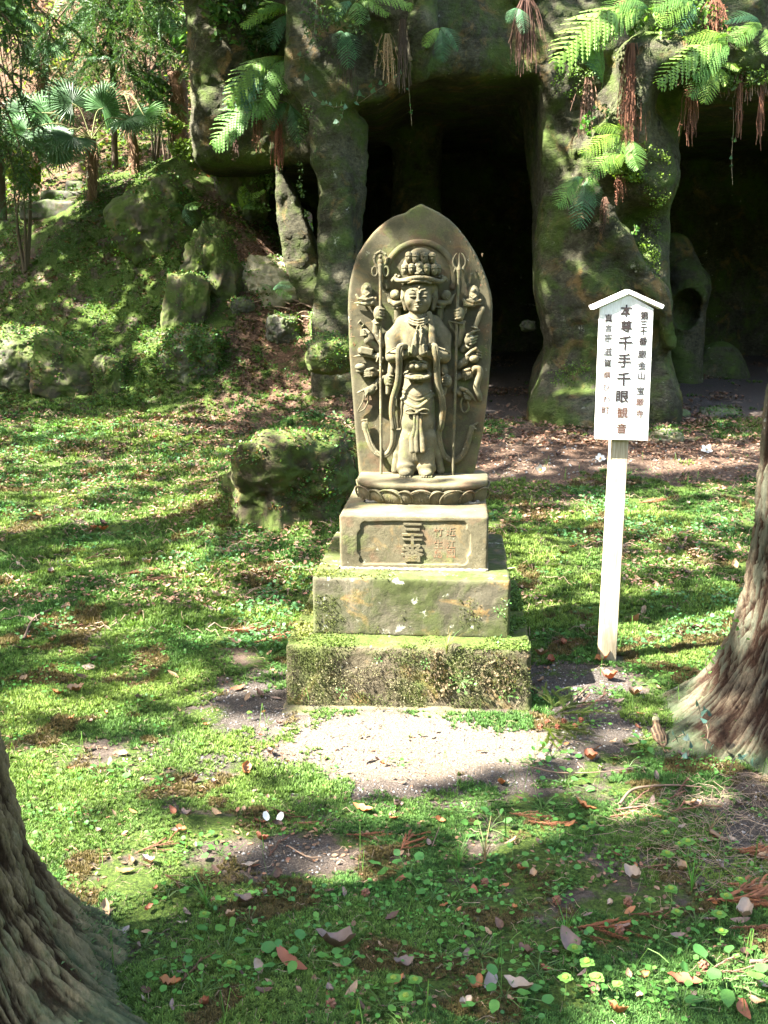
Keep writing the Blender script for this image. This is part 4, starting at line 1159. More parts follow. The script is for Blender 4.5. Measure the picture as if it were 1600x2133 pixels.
# turned-up scarf ends
for q in (((275, 2030), (318, 2022), (322, 2060), (280, 2066), (282, 2110), (335, 2120)), ((1300, 2050), (1262, 2075), (1285, 2105), (1240, 2120))):
    pathpart('scarf_end', [(a, b_, .018) for a, b_ in q], 9 * u, 0.001)

# red characters cut along the rim: worn strokes
g = Bag()
r5 = random.Random(5)
for (x, z) in [(1118, 330), (1165, 405), (1205, 455), (1240, 515), (1272, 575), (1305, 640), (1335, 700), (1352, 765), (1370, 830), (1382, 900), (1388, 965), (1392, 1040), (1390, 1110), (1388, 1175), (1382, 1240), (1378, 1300), (1370, 1370), (1372, 1430), (172, 1140), (176, 1200), (182, 1060), (190, 1280), (200, 1350), (190, 960), (262, 580), (245, 640), (1300, 690), (1330, 820), (1345, 560), (790, 230), (795, 290), (1040, 270)]:
    for _ in range(r5.choice((2, 3, 3))):
        a = r5.uniform(0, 6.28); ln = r5.uniform(8, 17); x0, z0 = x + r5.uniform(-9, 9), z + r5.uniform(-14, 14)
        c = [A(x0 + math.cos(a) * ln * t + math.sin(a) * 6 * math.sin(3 * t), z0 + math.sin(a) * ln * t - math.cos(a) * 6 * math.sin(3 * t), 0.0002) for t in (-1, -.4, .3, 1)]
        V, F = tube(c, [0.0006, 0.0012, 0.0011, 0.0005], 5); g.add(V, F)
o = link('worn_inscription', g.mesh('worn_inscription', RED, False), slab); o['kind'] = 'stuff'

# ---- lotus seat with petals
LC = (0.030, 0.262)
def sel(ph, a, b_, p=2.6):
    c, s_ = math.cos(ph), math.sin(ph)
    r = (abs(c / a) ** p + abs(s_ / b_) ** p) ** (-1 / p)
    return r * c, r * s_
def lotus():
    prof = [(0.694, 0.205, 0.170), (0.700, 0.222, 0.182), (0.715, 0.243, 0.200), (0.735, 0.256, 0.212), (0.752, 0.264, 0.218), (0.756, 0.276, 0.228), (0.772, 0.279, 0.230), (0.779, 0.274, 0.226), (0.780, 0.15, 0.12), (0.780, 0.01, 0.01)]
    n = 140; V = []
    for z, a, b_ in prof:
        for k in range(n):
            ph = 2 * math.pi * k / n; x, y = sel(ph, a, b_, 3.2)
            V.append((LC[0] + x, LC[1] + y, z))
    V = np.array(V); F = np.array([(i * n + k, i * n + (k + 1) % n, (i + 1) * n + (k + 1) % n, (i + 1) * n + k) for i in range(len(prof) - 1) for k in range(n)])
    V = wobble(0.002, 0.0008, seed=15)(V)
    return link('lotus_seat', npmesh('lotus_seat', V, F, STONE3, None, True), mon)
seat = lotus()
def petal(ph, w, big=True):
    """one lotus petal leaning out of the seat at angle ph, modelled in its own frame then turned"""
    s = SD((-w - .012, -0.036, -0.004), (w + .012, 0.03, 0.072), 0.0021)
    hgt = 0.060 if big else 0.056
    s.ell((0, 0.004, 0.020), (w, 0.026, hgt - 0.020 + 0.004), 0.002)
    s.ell((0, 0.006, 0.012), (w * .92, 0.024, 0.022), 0.006)
    n = 7 if big else 4
    for k in range(n):
        t = (k - (n - 1) / 2) / ((n - 1) / 2) if n > 1 else 0
        s.path([(t * w * .35, -0.018, 0.002), (t * w * .66, -0.0225, 0.024), (t * w * .62, -0.018, 0.044 - 0.012 * t * t)], [0.0014, 0.0017, 0.0012], 0.001, sub=True)
    c = [(w * math.cos(a) * .97, -0.012 - .006 * math.sin(a), 0.018 + (hgt - .020) * math.sin(a)) for a in np.linspace(-.3, math.pi + .3, 20)]
    s.path(c, 0.0042, 0.001)
    V, t_, q_ = s.geom()
    x, y = sel(ph, 0.247, 0.203, 3.2)
    nx, ny = x / 0.247 ** 2, y / 0.203 ** 2; l = math.hypot(nx, ny); nx, ny = nx / l, ny / l
    # local -y is the outward direction
    X = LC[0] + x + V[:, 0] * (-ny) + (-V[:, 1]) * nx + V[:, 2] * nx * .35
    Y = LC[1] + y + V[:, 0] * nx + (-V[:, 1]) * ny + V[:, 2] * ny * .35
    W_ = np.stack([X, Y, V[:, 2] + 0.6965], 1)
    return link('petal', npmesh('petal', W_, [f[:, ::-1] for f in (t_, q_) if len(f)], STONE3, None, True), seat)
def ph_at(x): 
    best = min(np.linspace(-math.pi, 0, 721), key=lambda a: abs(sel(a, .247, .203, 3.2)[0] - x)); return float(best)
for x in (-0.0625, 0.0625, -0.178, 0.178):
    petal(ph_at(x), 0.036, False)
for x in (0.0, -0.124, 0.124): petal(ph_at(x), 0.058)
for a in (-2.62, -0.52, -3.14, 0.0, 2.6, 0.54): petal(a, 0.058)

# ------------------------------------------------------------------ wooden sign
b = NB('white_paint', 0.6, 0.3); b.col(b.mix(b.ramp(b.noise(30, 5, 0.6, stretch=(6, 6, 1)), [(0.4, 0.0), (0.7, 0.75)]), (0.80, 0.79, 0.76), (0.60, 0.57, 0.50))); PAINT = b.m
b = NB('pale_wood', 0.75, 0.25)
w = b.noise(14, 6, 0.6, stretch=(9, 9, 0.7))
c = b.ramp(w, [(0.3, (0.28, 0.22, 0.13)), (0.55, (0.42, 0.36, 0.25)), (0.72, (0.54, 0.48, 0.38))])
zz = b.sep(b.obj)[2]
c = b.mix(b.ramp(b.noise(5, 5, 0.6), [(0.5, 0.0), (0.62, 0.55)]), c, (0.42, 0.43, 0.44))
c = b.mix(b.ramp(b.math('ADD', zz, b.math('MULTIPLY', b.noise(20, 4), 0.10)), [(0.05, 0.8), (0.20, 0.0)]), c, (0.20, 0.16, 0.10))
b.col(c); b.bump(w, 0.4, 0.002); WOOD = b.m
b = NB('brush_ink', 0.7, 0.2); b.col(b.mix(b.noise(40, 3), (0.012, 0.011, 0.012), (0.035, 0.025, 0.025))); INK = b.m
b = NB('faded_ink', 0.8, 0.1); b.col((0.42, 0.39, 0.39)); INK2 = b.m
b = NB('brown_ink', 0.8, 0.1); b.col(b.mix(b.noise(40, 3), (0.06, 0.03, 0.02), (0.13, 0.07, 0.05))); INK3 = b.m

SX, SY = 0.972, 4.15
sign = empty('wooden_sign', (SX, SY, 0), 0, 'white house-shaped wooden name board with black brush lettering on a pale post', 'sign')
def S5(zx, zy, y=0.0):
    p = P(1220 + zx * .15943, 590 + zy * .15943, SY + y); return (p.x - SX, y, p.z)
def Sp(px, py, y=0.0):
    p = P(px, py, SY + y); return (p.x - SX, y, p.z)
def prism(name, pts, y0, y1, mat, parent, bevel=0.0015):
    import bmesh
    bm = bmesh.new()
    a = [bm.verts.new((x, y0, z)) for x, z in pts]; c = [bm.verts.new((x, y1, z)) for x, z in pts]
    bm.faces.new(a); bm.faces.new(c[::-1]); n = len(pts)
    for i in range(n): bm.faces.new((a[i], c[i], c[(i + 1) % n], a[(i + 1) % n]))
    bmesh.ops.recalc_face_normals(bm, faces=bm.faces)
    bmesh.ops.bevel(bm, geom=list(bm.edges), offset=bevel, segments=2, affect='EDGES')
    me = bpy.data.meshes.new(name); bm.to_mesh(me); bm.free(); me.materials.append(mat)
    return link(name, me, parent)
xz = lambda p: (p[0], p[2])
prism('name_board', [xz(Sp(1240, 915)), xz(Sp(1350, 918)), xz(Sp(1361.5, 643)), xz(Sp(1308.5, 613)), xz(Sp(1250.5, 641))], 0, 0.022, PAINT, sign)
prism('roof_board', [xz(Sp(1308.5, 603)), xz(Sp(1308.5, 612.5)), xz(Sp(1235, 645.5)), xz(Sp(1231, 637.5))], -0.012, 0.05, PAINT, sign)
prism('roof_board', [xz(Sp(1309.2, 603)), xz(Sp(1309.2, 612.5)), xz(Sp(1379, 644)), xz(Sp(1383, 636)) ], -0.012, 0.05, PAINT, sign)
c0 = Sp(1262, 1395, .057); c1 = Sp(1291, 915, .057)
V = []
hw = 0.034
for p, hh in ((( c0[0] , 0, -0.12), hw), ((c1[0], 0, 1.45), hw * .97)):
    for sx, sy in ((-1, -1), (1, -1), (1, 1), (-1, 1)): V.append((p[0] + sx * hh, 0.057 + sy * hh, p[2]))
import bmesh
bm = bmesh.new(); vs = [bm.verts.new(v) for v in V]
for f in ((0, 1, 5, 4), (1, 2, 6, 5), (2, 3, 7, 6), (3, 0, 4, 7), (4, 5, 6, 7), (3, 2, 1, 0)): bm.faces.new([vs[i] for i in f])
bmesh.ops.bevel(bm, geom=list(bm.edges), offset=0.003, segments=2, affect='EDGES')
me = bpy.data.meshes.new('post'); bm.to_mesh(me); bm.free(); me.materials.append(WOOD); link('post', me, sign)

def chars(lst, mat, bold):
    for ch, x, y, s_ in lst:
        p = S5(x, y, -0.0012)
        put_glyph(ch, s_ * .15943 * 0.00196 * 1.12, (p[0], p[1], p[2]), mat, sign, 0.0003, bold)
chars([('本', 533, 360, 140), ('尊', 530, 558, 135), ('千', 518, 780, 170), ('手', 505, 1010, 165), ('千', 497, 1250, 165), ('眼', 478, 1480, 155)], INK, 0.0011)
chars([('観', 478, 1690, 132), ('音', 468, 1895, 125)], INK3, 0.0006)
chars([('第', 765, 420, 98), ('三', 758, 535, 90), ('十', 752, 625, 88), ('番', 748, 755, 98)], INK, 0.0007)
chars([('厳', 738, 920, 104), ('金', 733, 1070, 100), ('山', 727, 1205, 98), ('宝', 715, 1400, 98)], INK, 0.0003)
chars([('厳', 708, 1545, 98), ('寺', 703, 1700, 95), ('県', 278, 1200, 95), ('び', 270, 1355, 85), ('わ', 268, 1510, 85), ('町', 255, 1660, 95)], INK3, 0.0002)
chars([('真', 300, 455, 98), ('言', 295, 583, 92), ('宗', 292, 712, 98), ('滋', 288, 890, 102), ('賀', 283, 1040, 98)], INK, 0.0003)
chars([('し', 370, 430, 34), ('ん', 374, 472, 34), ('ご', 370, 560, 34), ('ん', 370, 605, 34), ('し', 368, 665, 34), ('ゅ', 376, 712, 30), ('う', 374, 752, 34),
       ('せ', 637, 745, 36), ('ん', 633, 812, 36), ('し', 622, 990, 36), ('ゅ', 634, 1050, 32), ('せ', 615, 1215, 36), ('ん', 604, 1285, 36), ('げ', 608, 1440, 34), ('ん', 603, 1500, 34), ('か', 588, 1640, 34), ('ん', 582, 1725, 34), ('の', 575, 1870, 34), ('ん', 572, 1945, 34),
       ('が', 826, 890, 36), ('ん', 818, 950, 36), ('ご', 816, 1050, 34), ('ん', 812, 1105, 34), ('ざ', 812, 1172, 34), ('ん', 806, 1245, 34), ('ほ', 802, 1370, 34), ('う', 800, 1435, 34), ('ご', 792, 1530, 34), ('ん', 788, 1580, 34), ('じ', 782, 1700, 34)], INK2, 0.0)

# ------------------------------------------------------------------ boulders on the slope
def rock_px(x0, y0, x1, y1, seed, mat, label, group=None, depth=0.9, name='boulder', cat='rock', D=None, **kw):
    b0 = hit((x0 + x1) / 2, y1 - 0.12 * (y1 - y0))
    Dd = D or b0.y
    hw = (x1 - x0) / 2 / FPX * Dd; hh = (y1 - y0) / 2 / FPX * Dd
    rd = min(hw * depth, 0.8)
    c = P((x0 + x1) / 2, (y0 + y1) / 2, Dd + rd * .6)
    V, F = kw.get('sub') or ICO5
    sq = kw.get('square', 0.25); rough = kw.get('rough', 0.22)
    m = np.abs(V).max(1, keepdims=True); d = V * (1 - sq) + V / m * sq * 0.85
    r = 1 + fbm(V * 1.2 + seed * 7.7, 3, seed) * rough * 2 + fbm(V * 4.5 + seed, 3, seed + 5) * rough * 0.6 + fbm(V * 15 + seed, 3, seed + 8) * rough * 0.22
    VV = d * r[:, None] * np.array([hw * 1.08, rd, hh * 1.08])
    t = kw.get('tilt', 0.0)
    if t:
        cc, ss = math.cos(t), math.sin(t); VV = np.stack([VV[:, 0] * cc - VV[:, 2] * ss, VV[:, 1], VV[:, 0] * ss + VV[:, 2] * cc], 1)
    o = link(name, npmesh(name, VV, F, mat, None, True), loc=c)
    tag(o, label, cat, group)
    o['_dress'] = 1
    DRESS.append((VV + np.array(c), seed))
    return o
DRESS = []
DARKROCK = stone_mat('shaded_tuff', (0.035, 0.030, 0.02), (0.10, 0.088, 0.06), moss=0.62, mosscol=(0.05, 0.072, 0.014), lichen=0.0, stain=0.4, scale=0.9, tops=1.0)  # darker, mossier tuff tone for the dark boulders
EARTHROCK = stone_mat('earthy_boulder', (0.034, 0.027, 0.016), (0.095, 0.076, 0.048), moss=0.58, mosscol=(0.050, 0.072, 0.014), lichen=0.05, stain=0.4, scale=1.3, tops=0.7, rel=3.0)
PALEROCK = stone_mat('pale_tuff', (0.16, 0.14, 0.09), (0.38, 0.34, 0.24), moss=0.25, mosscol=(0.09, 0.12, 0.025), lichen=0.2, stain=0.2, scale=1.2, tops=0.5)
GREYROCK = stone_mat('grey_rock', (0.05, 0.048, 0.04), (0.15, 0.14, 0.115), moss=0.45, mosscol=(0.05, 0.075, 0.02), lichen=0.05, stain=0.2, scale=1.6, tops=0.5)
GREENROCK = stone_mat('green_rock', (0.05, 0.06, 0.03), (0.12, 0.14, 0.07), moss=0.8, mosscol=(0.055, 0.10, 0.018), lichen=0.1, stain=0.1, scale=1.4, tops=1.2)
rock_px(468, 900, 720, 1112, 3, EARTHROCK, 'large ivy-clad mossy boulder on the lawn just left of the stone monument', square=0.5, rough=0.20, depth=1.2)
rock_px(-30, 690, 130, 830, 5, ROCKB, 'rounded sunlit mossy boulder at the left edge of the photo below the slope', square=0.3)
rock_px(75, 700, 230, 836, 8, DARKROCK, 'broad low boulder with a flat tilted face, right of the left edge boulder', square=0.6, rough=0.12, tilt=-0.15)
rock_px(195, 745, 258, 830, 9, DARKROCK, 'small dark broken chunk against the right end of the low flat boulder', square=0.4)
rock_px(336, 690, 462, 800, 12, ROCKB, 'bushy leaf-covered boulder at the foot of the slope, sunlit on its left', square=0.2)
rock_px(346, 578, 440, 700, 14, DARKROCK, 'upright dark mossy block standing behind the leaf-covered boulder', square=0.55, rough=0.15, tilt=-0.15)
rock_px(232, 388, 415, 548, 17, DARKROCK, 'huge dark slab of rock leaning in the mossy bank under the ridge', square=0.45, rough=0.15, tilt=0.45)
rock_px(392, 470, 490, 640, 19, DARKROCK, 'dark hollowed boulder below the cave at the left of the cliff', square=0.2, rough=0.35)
rock_px(500, 548, 640, 640, 21, PALEROCK, 'long pale yellowish rock lying on the slope below the fin of rock', square=0.3, tilt=-0.35)
rock_px(556, 655, 622, 722, 23, GREYROCK, 'small grey angular rock beside a tangle of dry sticks', square=0.4)
rock_px(646, 638, 738, 716, 25, GREENROCK, 'smooth bright green mossy rock half hidden behind the left edge of the stele', square=0.2, rough=0.12)
rock_px(480, 622, 524, 658, 27, GREYROCK, 'little green-grey stone on the leaf litter left of the dry sticks', square=0.3)
rock_px(452, 300, 560, 480, 29, ROCKB, 'fern-topped mossy bank of rock under the overhanging cliff', square=0.2, D=12.6)
rock_px(640, 700, 740, 780, 31, DARKROCK, 'low brown earth-covered rock beside the left edge of the stele', square=0.1, rough=0.15, D=9.0)
rock_px(1360, 893, 1420, 926, 33, PALEROCK, 'pale sharp-edged stone on the ground right of the white sign board', name='stone', square=0.4, sub=ICO4)
rock_px(1465, 850, 1537, 874, 35, GREYROCK, 'flat grey stone slab lying before the right-hand cave', name='stone', square=0.5, sub=ICO4)
rock_px(1396, 852, 1436, 874, 37, GREYROCK, 'small stone at the foot of the right cliff pillar', name='stone', square=0.4, sub=ICO4)
rock_px(1086, 668, 1116, 690, 39, GREYROCK, 'small stone on the dim floor deep in the square cave', name='stone', square=0.4, sub=ICO4, D=11.0)
for k, (x, y, s_, lb) in enumerate(((155, 372, 70, 'topmost'), (110, 398, 74, 'middle'), (70, 424, 78, 'lowest'))): pass

# stone steps climbing the ridge
st = empty('stone_steps', P(180, 410, 13.6), 0, 'short flight of worn mossy stone steps climbing the ridge below the fan palms', 'steps')
for k in range(4):
    p = P(108 + k * 45, 424 - k * 21, 13.3 + k * .25) - Vector(st.location)
    s = SD((p.x - .42, p.y - .32, p.z - .3), (p.x + .42, p.y + .32, p.z + .1), 0.02)
    s.box((p.x, p.y, p.z - .1), (0.34, 0.22, 0.12), 0.03)
    s.obj('step', GREYROCK, st, disp=wobble(0.03, 0.008, seed=70 + k))

# slab the monument stands on
s = SD((-0.7, -0.75, -0.14), (0.7, 0.1, 0.06), 0.012); s.box((0.01, -0.45, -0.045), (0.49, 0.085, 0.052), 0.02)
s.obj('foot_slab', STONE3, mon, disp=wobble(0.012, 0.004, seed=44))

# ------------------------------------------------------------------ trunks and canopy
def bark_mat(name, c_in, c_out, lich, lichen_amt, moss_h, z0=0.0):
    b = NB(name, 0.92, 0.15)
    t = b.sep(b.tint())          # R: how far out the bark ridge stands
    n = b.noise(5, 7, 0.65, stretch=(9, 9, 1.1))
    c = b.mix(b.ramp(b.math('ADD', t[0], b.math('MULTIPLY', b.math('SUBTRACT', n, 0.5), 0.8)), [(0.2, 0.0), (0.75, 1.0)]), c_in, c_out)
    c = b.mix(0.75, c, b.ramp(b.noise(26, 7, 0.75, stretch=(5, 5, 1.4)), [(0.34, 0.25), (0.62, 1.0)]), 'MULTIPLY')
    lm = b.math('MULTIPLY', b.ramp(b.noise(3.5, 7, 0.7, stretch=(2, 2, 0.8)), [(0.56 - lichen_amt * .2, 0.0), (0.66 - lichen_amt * .2, 1.0)]), b.ramp(t[0], [(0.35, 0.0), (0.6, 1.0)]))
    c = b.mix(b.math('MULTIPLY', lm, 0.7), c, lich)
    w = b.math('MULTIPLY', b.ramp(b.noise(9, 4, 0.6), [(0.68, 0.0), (0.70, 1.0)]), b.ramp(t[0], [(0.5, 0.0), (0.7, 1.0)]))
    c = b.mix(w, c, (0.42, 0.44, 0.40))
    z = b.sep(b.obj)[2]
    g = b.ramp(b.math('ADD', z, b.math('MULTIPLY', b.math('SUBTRACT', b.noise(7, 5, 0.7), 0.5), -0.5)), [(0.0, 1.0), (moss_h, 0.0)])
    c = b.mix(b.math('MULTIPLY', g, 0.75), c, b.mix(b.noise(60, 3), (0.05, 0.075, 0.035), (0.12, 0.155, 0.085)))
    b.col(c)
    n1 = b.bump(b.noise(24, 8, 0.8, stretch=(5, 5, 1.3)), 1.0, 0.018)
    b.bump(b.noise(220, 3, 0.6), 0.4, 0.002, n1)
    return b.m
BARK_L = bark_mat('brown_bark', (0.060, 0.034, 0.016), (0.36, 0.265, 0.145), (0.19, 0.20, 0.10), 0.25, 0.16)
BARK_R = bark_mat('lichened_bark', (0.045, 0.024, 0.014), (0.185, 0.145, 0.095), (0.125, 0.14, 0.095), 0.55, 0.10)

def trunk(name, base, Rf, lobes, top, dense_top, mat, parent, seed, nth=420, dense=210, lean=(0, 0), twist=0.0, depth=0.024, face=None):
    zs = np.concatenate([np.linspace(-0.25, dense_top, dense), np.linspace(dense_top, top, 40)[1:]])
    if face is None: th = np.linspace(0, 2 * np.pi, nth, endpoint=False)
    else:
        m = int(nth * .82); th = np.concatenate([np.linspace(face - 1.65, face + 1.65, m), np.linspace(face + 1.65, face - 1.65 + 2 * np.pi, nth - m + 2)[1:-1]])
    Z, T = np.meshgrid(zs, th, indexing='ij')
    R = Rf(Z)
    for a, amp, wd, hh in lobes:
        dlt = np.angle(np.exp(1j * (T - a)))
        R = R + amp * np.exp(-(dlt / wd) ** 2) * np.exp(-np.maximum(Z, -0.1) / hh)
    R = R + (f2(np.cos(T) * 1.3 + Z * .2, np.sin(T) * 1.3 - Z * .1, 1.0, 2, seed)).reshape(R.shape) * 0.03
    Tb = T + twist * Z
    # bark: long vertical plates split by deep fissures
    q = np.stack([np.cos(Tb) * 9.0, np.sin(Tb) * 9.0, Z * 5.5], -1).reshape(-1, 3)
    wv = fbm(q * 0.35 + 5, 2, seed + 1)
    q2 = q + np.stack([wv, wv, 0 * wv], 1) * 1.6
    n1 = 1 - np.abs(fbm(q2, 2, seed + 2)) * 2.6
    n2 = 1 - np.abs(fbm(q2 * np.array([2.2, 2.2, 1.6]), 2, seed + 3)) * 2.4
    crack = np.clip(np.maximum(n1, n2 * 0.85), 0, 1) ** 1.5
    n3 = np.clip(1 - np.abs(fbm(q2 * np.array([5, 5, 4.0]), 2, seed + 9)) * 3.0, 0, 1) ** 1.5
    fine = fbm(q * np.array([5, 5, 6]), 4, seed + 4, .6)
    out = np.clip((1 - crack) - .35 * n3 + .25 * fine, 0, 1)
    crack = np.clip(crack + .30 * n3, 0, 1.2)
    R = R + (-crack * depth + fine * depth * .35).reshape(R.shape)
    X = R * np.cos(T) + lean[0] * Z; Y = R * np.sin(T) + lean[1] * Z
    V = np.stack([X.ravel(), Y.ravel(), Z.ravel()], 1)
    nz = len(zs); i = np.arange(nz * nth).reshape(nz, nth); j = np.roll(i, -1, 1)
    F = np.stack([i[:-1], j[:-1], j[1:], i[1:]], -1).reshape(-1, 4)
    C = np.stack([out, out, out], 1)
    return link(name, npmesh(name, V, F, mat, C, True), parent)

cedar_l = empty('cedar_tree', (-1.02, 1.95, h1(-1.02, 1.95)), 0, 'furrowed brown cedar trunk flaring at its foot, nearest the camera at the lower left corner', 'tree')
trunk('trunk', None, lambda z: 0.215 + 0.205 * np.exp(-np.maximum(z, -.1) / .28), [(-0.15, 0.15, .26, .14), (-0.75, 0.10, .2, .2), (-1.4, 0.17, .26, .2), (0.9, 0.10, .4, .2), (2.6, .1, .5, .2)], 9.5, 1.5, BARK_L, cedar_l, 41, nth=600, dense=330, face=-0.75, lean=(-0.012, 0.0), twist=0.25)
cedar_r = empty('cedar_tree', (1.58, 3.50, h1(1.58, 3.5)), 0, 'lichen-grey cedar trunk with reddish cracks and spreading roots at the right edge of the photo', 'tree')
trunk('trunk', None, lambda z: 0.275 + 0.20 * np.exp(-np.maximum(z, -.1) / .24), [(-2.80, 0.22, .24, .12), (-2.25, .10, .18, .2), (-1.75, 0.13, .2, .22), (-1.2, .10, .16, .25), (-0.9, .1, .4, .2), (1.2, .1, .5, .2), (2.6, .12, .4, .16)], 9.5, 1.9, BARK_R, cedar_r, 52, nth=560, dense=330, face=-2.1, lean=(0.01, 0.0), twist=-0.1, depth=0.024)
offs = []
for x, y in ((-5.2, 0.3), (-5.8, 4.7), (-8.2, 11.0)):  # unseen trees, added to carry the canopy and cast trunk shadows
    e = empty('cedar_tree', (x, y, 0), 0, 'tall cedar standing beyond the left edge of the clearing', 'tree', 'cedars beyond the left edge of the clearing')
    trunk('trunk', None, lambda z: 0.22 + 0.2 * np.exp(-np.maximum(z, -.1) / .3), [], 11, 1.5, BARK_L, e, 60 + int(x * -3), nth=90, dense=60)
    offs.append(e)

def root_moss(tree, seed, zmax):
    me = next(c for c in tree.children if c.name.startswith('trunk')).data
    co = np.empty(len(me.vertices) * 3, dtype=np.float32); me.vertices.foreach_get('co', co); co = co.reshape(-1, 3)
    r = np.random.default_rng(seed); co = co[(co[:, 2] < zmax) & (co[:, 2] > -.02)]
    f = fbm(co * np.array([9, 9, 5]), 4, seed) * .9 - (co[:, 2] / zmax) * 1.1 + .42
    p = co[r.random(len(co)) < np.clip(f, 0, 1) * .42].astype(float); n = len(p)
    p += r.normal(0, .003, p.shape)
    T = np.array([[-.3, 0, 0], [.3, 0, 0], [0, .3, 1.0]], float)
    out = np.arctan2(p[:, 1], p[:, 0]) - np.pi / 2
    V, F, C = scatter(T, np.array([[0, 1, 2]]), p, rotmats(out + r.normal(0, .8, n), -r.uniform(.2, 1.3, n), r.normal(0, .5, n)), r.uniform(.005, .013, n), np.array([[.085, .125, .045]]) * r.uniform(.4, 1.7, (n, 1)))
    o = link('root_moss', npmesh('root_moss', V, F, MOSSM, C), tree, kind='stuff')
FROND = leaf_mat('evergreen_leaf', 0.5, 0.3)
def canopy():  # unseen leaf cards overhead, added and gapped to shape the sunlight
    N = 50000
    qx = rng.uniform(-6.5, 6.5, N); qy = rng.uniform(-1.5, 26, N)
    hmin = np.maximum(6.0, 1.55 + 0.30 * qy + 0.6)
    hh = hmin + rng.random(N) ** 1.3 * 3.2
    ex = 22000      # extra leaf cards added to dim the slope and the cliff
    qx = np.concatenate([qx, rng.uniform(-6.5, 6.5, ex)]); q2 = rng.uniform(9.2, 19, ex); qy = np.concatenate([qy, q2])
    hh = np.concatenate([hh, np.maximum(6.0, 1.55 + 0.30 * q2 + 0.6) + rng.random(ex) * 3.5]); N = len(qx)
    f = sun_open(qx, qy)
    keep = rng.random(N) > f ** 0.7 * 1.02
    # leaf cards left only where shade is wanted
    qx, qy, hh = qx[keep], qy[keep], hh[keep]
    pos = np.stack([qx + SUN.x / SUN.z * hh, qy + SUN.y / SUN.z * hh, hh], 1)
    n = len(pos)
    T = np.array([[0, 0, 0], [-.5, .35, -.05], [0, 1, .1], [.5, .35, -.05], [0, -.5, 0]], float)
    F = np.array([[0, 1, 2], [0, 2, 3], [4, 1, 0], [4, 0, 3]])
    R = rotmats(rng.uniform(0, 6.28, n), rng.normal(0, .5, n), rng.normal(0, .5, n))
    s_ = rng.uniform(.10, .17, n)
    col = np.stack([0.045 + .03 * rng.random(n), 0.085 + .05 * rng.random(n), 0.02 + .015 * rng.random(n)], 1)
    trees = [cedar_l, cedar_r] + offs
    tp = np.array([t.location[:2] for t in trees])
    own = np.argmin(((pos[:, None, :2] - tp[None]) ** 2).sum(-1), 1)
    for k, t in enumerate(trees):
        m = own == k
        nl = 0
        if m.sum() < 5: continue
        V, FF, C = scatter(T, F, pos[m] - np.array(t.location), R[m], s_[m], col[m])
        link('crown', npmesh('crown', V, FF, FROND, C), t)
        g = Bag()
        r = random.Random(k)
        ids = np.flatnonzero(m)
        for _ in range(9):
            e = pos[r.choice(list(ids))] - np.array(t.location)
            if np.linalg.norm(e[:2]) > 6: e[:2] *= 6 / np.linalg.norm(e[:2])
            z0 = max(5.0, min(9.0, e[2] - 1)); c = curve([Vector((0, 0, z0)), Vector((e[0] * .5, e[1] * .5, (z0 + e[2]) / 2 + .2)), Vector(e)], 5)
            ws = np.array([tuple(v + t.location) for v in c]); qq = q_of((ws[:, 0], ws[:, 1], ws[:, 2]))
            if sun_open(qq[0], qq[1]).max() > .6: continue
            V, F_ = tube(c, list(np.linspace(.07, .015, len(c))), 6)
            lb = Bag(); lb.add(V, F_); link('limb', lb.mesh('limb', BARK_L, True), t)
canopy()

# ------------------------------------------------------------------ leaves, fronds, sprays
LEAF_T = np.array([[0, 0, 0], [-.30, .30, .06], [-.27, .68, .07], [0, 1, 0], [.27, .68, .07], [.30, .30, .06]], float)
ROUND_T = np.array([[0, 0, 0], [-.44, .30, .05], [-.40, .75, .06], [0, 1, -.03], [.40, .75, .06], [.44, .30, .05]], float)
LEAF_F = np.array([[0, 3, 2, 1], [0, 5, 4, 3]])
def leaf_outline(w, round_):
    ts = np.linspace(0, 1, 8); ww = w * np.sin(np.pi * np.clip(ts ** (1.0 if round_ else .8), 0, 1)) ** (.62 if round_ else .85)
    V = []
    for t, q in zip(ts, ww):
        for sx in (-1, 0, 1): V.append((sx * q, t, abs(sx) * q * .16 - .10 * t * t + .05 * math.sin(t * 9) * abs(sx)))
    F = [f for i in range(7) for f in ((3 * i, 3 * i + 1, 3 * i + 4, 3 * i + 3), (3 * i + 1, 3 * i + 2, 3 * i + 5, 3 * i + 4))]
    return np.array(V), np.array(F)
GREEN = leaf_mat('green_leaf', 0.5, 0.38, 0.28)
MOSSM = leaf_mat('moss_tip', 0.7, 0.25, 0.2, 60)
DRY = leaf_mat('dry_leaf', 0.6, 0.12, 0.3, 60, warm=(1.3, .9, .5))

def tri_leaves(n, base, var, seed):
    r = np.random.default_rng(seed)
    k = 1 + (r.random((n, 1)) - .5) * var
    h = (r.random(n) - .5) * var * .5
    c = np.array(base)[None] * k
    c[:, 0] *= 1 + h
    return np.clip(c, 0.002, 1)

def in_view(x, y, z, mx=90, my=90):
    px, py = proj(x, y, z)
    return (px > -mx) & (px < 1600 + mx) & (py < 2133 + my) & (py > -my)

def clear_of_things(x, y):
    """keep plants out of the pedestal, post and trunks"""
    dx, dy = x - MO.x, y - MO.y
    c, s_ = math.cos(-MR), math.sin(-MR)
    lx, ly = dx * c - dy * s_, dx * s_ + dy * c
    a = (np.abs(lx) < 0.47) & (ly > -0.47) & (ly < 0.56)
    b_ = (np.abs(x - 0.985) < 0.04) & (np.abs(y - 4.2) < 0.04)
    c_ = (x + 1.02) ** 2 + (y - 1.95) ** 2 < 0.37 ** 2
    d_ = (x - 1.58) ** 2 + (y - 3.5) ** 2 < 0.38 ** 2
    return ~(a | b_ | c_ | d_)

